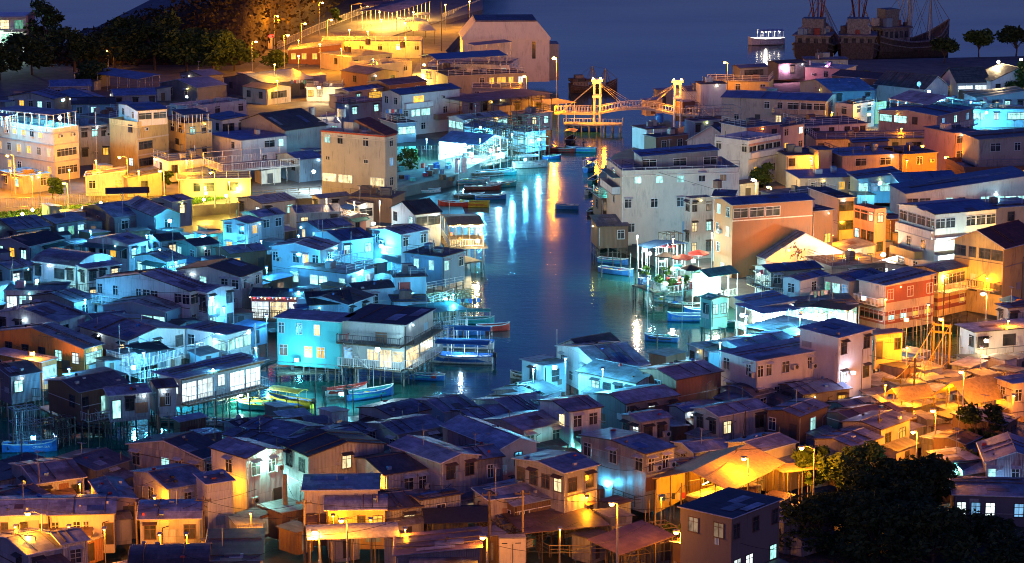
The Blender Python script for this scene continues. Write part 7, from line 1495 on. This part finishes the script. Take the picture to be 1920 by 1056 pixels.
# yellow cabinet and loose things
p = at(961, 1062, 2.0); root = empty('cabinet', p, .1, 'yellow ochre electric cabinet with slotted vents at the bottom edge', 'cabinet'); m = MB(); m.box(-1.15, 0, 0, 1.15, 1, 2.5); m.build('body', 'cream', root); m = MB(); m.box(-1.2, -.05, 2.5, 1.2, 1.05, 2.6); m.build('top', 'concrete', root)
for x in (-.7, .5): m = MB(); m.box(x - .25, -.02, 2.05, x + .25, -.002, 2.13); m.build('vent', 'black', root)
m = MB(); m.box(-.02, -.02, .1, .02, -.002, 2.0); m.build('door_gap', 'black', root)
def box_thing(name, label, cat, px, py, z, s, mat, lid=None, group=None):
    p = at(px, py, z); root = empty(name, p, px * .37, label, cat, group); m = MB(); m.box(-s[0] / 2, -s[1] / 2, 0, s[0] / 2, s[1] / 2, s[2]); m.build('body', mat, root); m = MB(); m.box(-s[0] / 2 - .03, -s[1] / 2 - .03, s[2] + .002, s[0] / 2 + .03, s[1] / 2 + .03, s[2] + .07); m.build('lid', lid or mat, root)
def tank(label, px, py, z, r_=.6, h_=1.2, mat='galv'):
    p = at(px, py, z); root = empty('water_tank', p, 0, label, 'water tank'); m = MB(); m.tube((0, 0, .3), (0, 0, .3 + h_), r_, n=14); m.tube((0, 0, .3 + h_), (0, 0, .45 + h_), r_, r_ * .3, 14); m.build('drum', mat, root); m = MB()
    for a in range(4): m.tube((r_ * .7 * math.cos(a * 1.57), r_ * .7 * math.sin(a * 1.57), 0), (r_ * .7 * math.cos(a * 1.57), r_ * .7 * math.sin(a * 1.57), .3), .05)
    m.build('stand', 'galv', root)
for a in (('blue water tank above the white shed by the bridge', 1236, 232, 5.7, .8, 1.4, 'blue_paint'), ('steel water tank on the stepped white house', 585, 218, 7.0, .6, 1.2), ('water tank behind the parapet of the cream tower house', 640, 222, 13.5, .7, 1.3), ('water tank on the brown house roof by the alley', 755, 92, 6.2, .6, 1.2, 'rust'), ('pair side water tank on the flat brown roof', 690, 86, 6.0, .6, 1.2, 'rust'), ('small tank on the roof above tan upper wall', 1640, 285, 7.0, .5, 1.0), ('red roof tank on the big brown house', 1345, 356, 12.4, .6, 1.0, 'rust')): tank(*a)
r = random.Random(12)
def scatter(poly, n, z, lab, grp):
    x0, x1, y0, y1 = poly
    for k in range(n): box_thing('crate', lab, 'crate', r.uniform(x0, x1), r.uniform(y0, y1), z, (r.uniform(.4, 1), r.uniform(.4, .9), r.uniform(.4, .9)), r.choice(['blue_paint', 'canvas', 'white_paint', 'teal_paint', 'rubber', 'red_paint', 'timber', 'bluewall']), group=grp)
scatter((750,850,312,340), 26, 1.9, 'fish crate or gear box on the bank left of the wooden sampans', 'gear boxes on the left creek bank')
scatter((830,950,280,300), 16, 2.0, 'gear box under the creek restaurant canopy', 'gear boxes at the creek restaurant')
scatter((1200,1330,505,545), 18, 2.06, 'crate among the plants of the creek deck', 'crates on the creek deck')
scatter((900,1130,975,1030), 20, 1.6, 'dim box or scrap among the racks at the bottom centre', 'scrap at the bottom centre')
# white leaning boards by the creek restaurant
for px, l in ((858, 'left white board standing before the creek restaurant'), (870, 'right white board standing before the creek restaurant')):
    p = at(px, 326, 1.9); root = empty('notice_board', p, .1, l, 'board'); m = MB(); m.box(-.45, 0, .2, .45, .06, 2.6); m.build('panel', 'white_paint', root); m = MB(); m.tube((-.4, .1, 0), (-.4, .1, 2.6), .04); m.tube((.4, .1, 0), (.4, .1, 2.6), .04); m.build('post', 'galv', root)
# satellite dishes
for px, py, z, l in ((1722,166,7,'white satellite dish by the bright gable hall'), (1846,196,7,'satellite dish on the cyan roofs at right')):
    p = at(px, py, z); root = empty('satellite_dish', p, .4, l, 'satellite dish'); m = MB(); m.loft([[(q * math.cos(k * .628), -.1 - .3 * (1 - q * q / .3), .9 + q * math.sin(k * .628)) for k in range(10)] for q in (.5, .35, .2, .02)], cap=False); m.build('dish', 'white_paint', root); m = MB(); m.tube((0, -.3, 0), (0, -.3, .9), .05); m.build('stand', 'galv', root)

# scrub on the hill
hl = bpy.data.objects['hill']; r = random.Random(31); q = MB(); vs = [v.co for v in hl.data.vertices]
for k in range(24000):
    c = r.choice(vs)
    if c.z < 1.6 or c.z > 60: continue
    o = c + Vector((r.uniform(-6, 6), r.uniform(-6, 6), r.uniform(-.2, 1.2))); s = r.uniform(.25, .7)
    u = Vector((r.gauss(0, 1), r.gauss(0, 1), r.gauss(0, .8))).normalized(); w_ = u.cross(Vector((r.gauss(0, 1), r.gauss(0, 1), r.gauss(0, 1)))).normalized(); q.poly([o - u * s, o + w_ * s * .6, o + u * s, o - w_ * s * .6])
o = q.build('undergrowth', 'scrub'); o['kind'] = 'stuff'; o['label'] = 'dark scrub covering the hill behind the promenade'; o['category'] = 'scrub'

# low sheds squeezed into the gaps
def blocked(x, y, rad):
    for root, B, A in FOOT:
        q = root.matrix_basis.inverted() @ Vector((x, y, 0))
        if -rad < q.x < B + rad and -rad < q.y < A + rad: return True
    return False
def sheds(n, box, label, group, seed, z0, stilt, walls, roofs, hs=(1.7, 2.5), no=lambda x, y: False):
    r = random.Random(seed); made = 0
    for k in range(n * 40):
        if made >= n: break
        px, py = r.uniform(box[0], box[2]), r.uniform(box[1], box[3]); p = at(px, py, z0); w, l, h = r.uniform(1.8, 3.6), r.uniform(1.8, 3.2), r.uniform(*hs)
        if blocked(p.x, p.y, min(w, l) * .42) or no(px, py): continue
        made += 1; a = R(r.uniform(15, 55)); root = empty('shed', p, a, label, 'shed', group); m = MB(); s_ = r.uniform(-.3, .3)
        m.prism([(-w / 2, -l / 2, -.3), (w / 2, -l / 2, -.3), (w / 2, -l / 2, h), (-w / 2, -l / 2, h + s_)], (0, l, 0)); m.build('wall', r.choice(walls), root)
        m = MB(); o = .2; m.prism([(-w / 2 - o, -l / 2 - o, h + s_ + .01), (w / 2 + o, -l / 2 - o, h + .01), (w / 2 + o, -l / 2 - o, h + .07), (-w / 2 - o, -l / 2 - o, h + s_ + .07)], (0, l + 2 * o, 0)); rf = m.build('roof', r.choice(roofs), root)
        m = MB(); m.box(-w * .2, -l / 2 - .03, 0, w * .08, -l / 2 - .003, min(1.6, h - .2)); m.build('door', r.choice(['frame_brown', 'frame_dark', 'galv', 'lit_dim']), root)
        if stilt:
            for x in (-w / 2 + .1, w / 2 - .1): m = MB(); m.tube((x, -l / 2 + .1, -z0 - 1), (x, -l / 2 + .1, -.3), .08); m.build('stilt', 'stilt', root)
        FOOT.append((empty_like(root, w, l), w, l))
class Foot: pass
def empty_like(root, w, l):
    f = Foot(); f.matrix_basis = root.matrix_basis @ Matrix.Translation((-w / 2, -l / 2, 0)); return f
W1, R1 = ['tin', 'darktin', 'wood', 'patch', 'rustwall', 'whitetin'], ['metal', 'metal2', 'rust', 'felt', 'pale', 'dark']
sheds(80, (-20, 790, 1480, 1060), 'low patched tin shed squeezed into a gap between front village houses', 'sheds in the gaps of the front village', 3, 1.6, False, W1, R1, no=lambda x, y: x < 300 and y < 902 or x < 480 and y < 816)
sheds(34, (1250, 690, 1900, 880), 'low tin shed squeezed between houses below the yellow footbridge', 'sheds below the yellow footbridge', 4, 1.6, False, W1, R1)
sheds(34, (1670, 700, 1915, 840), 'low orange lit shed on the slope around the yellow tents', 'sheds around the yellow tents', 14, 1.8, False, W1 + ['cream', 'beige'], R1)
sheds(80, (-20, 410, 760, 720), 'low stilt shed squeezed into a gap of the middle rows', 'stilt sheds in the middle rows', 5, 2.0, True, W1 + ['skyblue', 'bluewall'], R1 + ['bluetin'], (1.6, 2.3), lambda x, y: x > 480 and y > 590 or y > 690 and x > 300)
sheds(50, (1200, 180, 1900, 560), 'low shed filling a gap between right bank buildings', 'sheds in the gaps of the right bank', 6, 1.95, False, ['concrete', 'cream', 'beige', 'brown', 'tin'], ['bluetin', 'felt', 'metal', 'rust'], (2.2, 3.4), lambda x, y: x < 1400 and y > 380 or x < 1300 and y > 230)
sheds(46, (-10, 160, 960, 345), 'low shed filling a gap between far left bank buildings', 'sheds in the gaps of the far left bank', 7, 1.95, False, ['concrete', 'cream', 'grey', 'bluewall', 'tin'], ['bluetin', 'felt', 'metal', 'metal2'], (2.0, 3.2), lambda x, y: x > 735 and y > 250 or y > 345)
# thin bamboo poles and laundry among the houses
r = random.Random(17)
def thin_poles(n, box, label, group, mat, Hr, z):
    for k in range(n):
        p = at(r.uniform(box[0], box[2]), r.uniform(box[1], box[3]), z); m = MB(); m.tube((0, 0, -1.5), (r.uniform(-.2, .2), 0, r.uniform(*Hr)), .055, .035, 5); o = m.build('bamboo_pole', mat); o.location = p; tag(o, label, 'pole', group)
thin_poles(60, (0, 800, 1500, 1040), 'thin bamboo pole sticking up among the front village roofs', 'bamboo poles of the front village', 'bamboo', (3, 6), 1)
thin_poles(40, (0, 430, 860, 720), 'thin pale pole sticking up among the middle row stilt houses', 'thin poles of the middle rows', 'pole_grey', (4, 7.5), 1)
thin_poles(40, (1640, 620, 1910, 740), 'orange lit bamboo pole standing around the stilt platforms at right', 'bamboo poles by the yellow footbridge', 'bamboo', (2, 5), 0)
def laundry(px, py, z, ang):
    p = at(px, py, z); root = empty('laundry_line', p, ang, 'washing line hung with small clothes between two sticks', 'washing line', 'washing lines of the village'); m = MB(); m.tube((-1.6, 0, -1.6), (-1.6, 0, .1), .03); m.build('stick', 'bamboo', root); m = MB(); m.tube((1.6, 0, -1.6), (1.6, 0, .1), .03); m.build('stick', 'bamboo', root); m = MB(); m.tube((-1.6, 0, 0), (1.6, 0, 0), .015, n=4); m.build('line', 'rope', root)
    for k in range(6): x = -1.35 + .5 * k; w = r.uniform(.14, .22); hh = r.uniform(.4, .8); m = MB(); m.box(x - w, -.012, -hh, x + w, .012, -.01); m.build('cloth', r.choice(['shirt_white', 'shirt_red', 'blue_paint', 'canvas', 'teal_paint', 'trousers']), root)
for px, py, z in ((1440,505,6.8),(1260,925,3.6),(160,700,3.8),(640,470,6),(250,548,4.5),(700,600,7),(1300,300,8),(1690,420,5.6),(880,560,4),(330,905,4),(1480,640,5),(1850,690,3.6),(1540,545,6.6),(560,150,5.5),(740,205,9),(420,560,4.5)): laundry(px, py, z, R(r.uniform(-10, 40)))

# many thin cables crossing the village
r = random.Random(23)
for k in range(46):
    px, py = (r.uniform(0, 1500), r.uniform(800, 1030)) if k < 24 else (r.uniform(0, 800), r.uniform(430, 700)) if k < 36 else (r.uniform(1400, 1880), r.uniform(400, 740)); z = r.uniform(5.5, 8)
    a = at(px, py, z); b = a + Vector((r.uniform(6, 15) * r.choice((-1, 1)), r.uniform(-6, 8), r.uniform(-1, 1))); CB('thin overhead cable sagging across the village roofs', a, b, r.uniform(.5, 1.4), .02, 'overhead cables across the village')
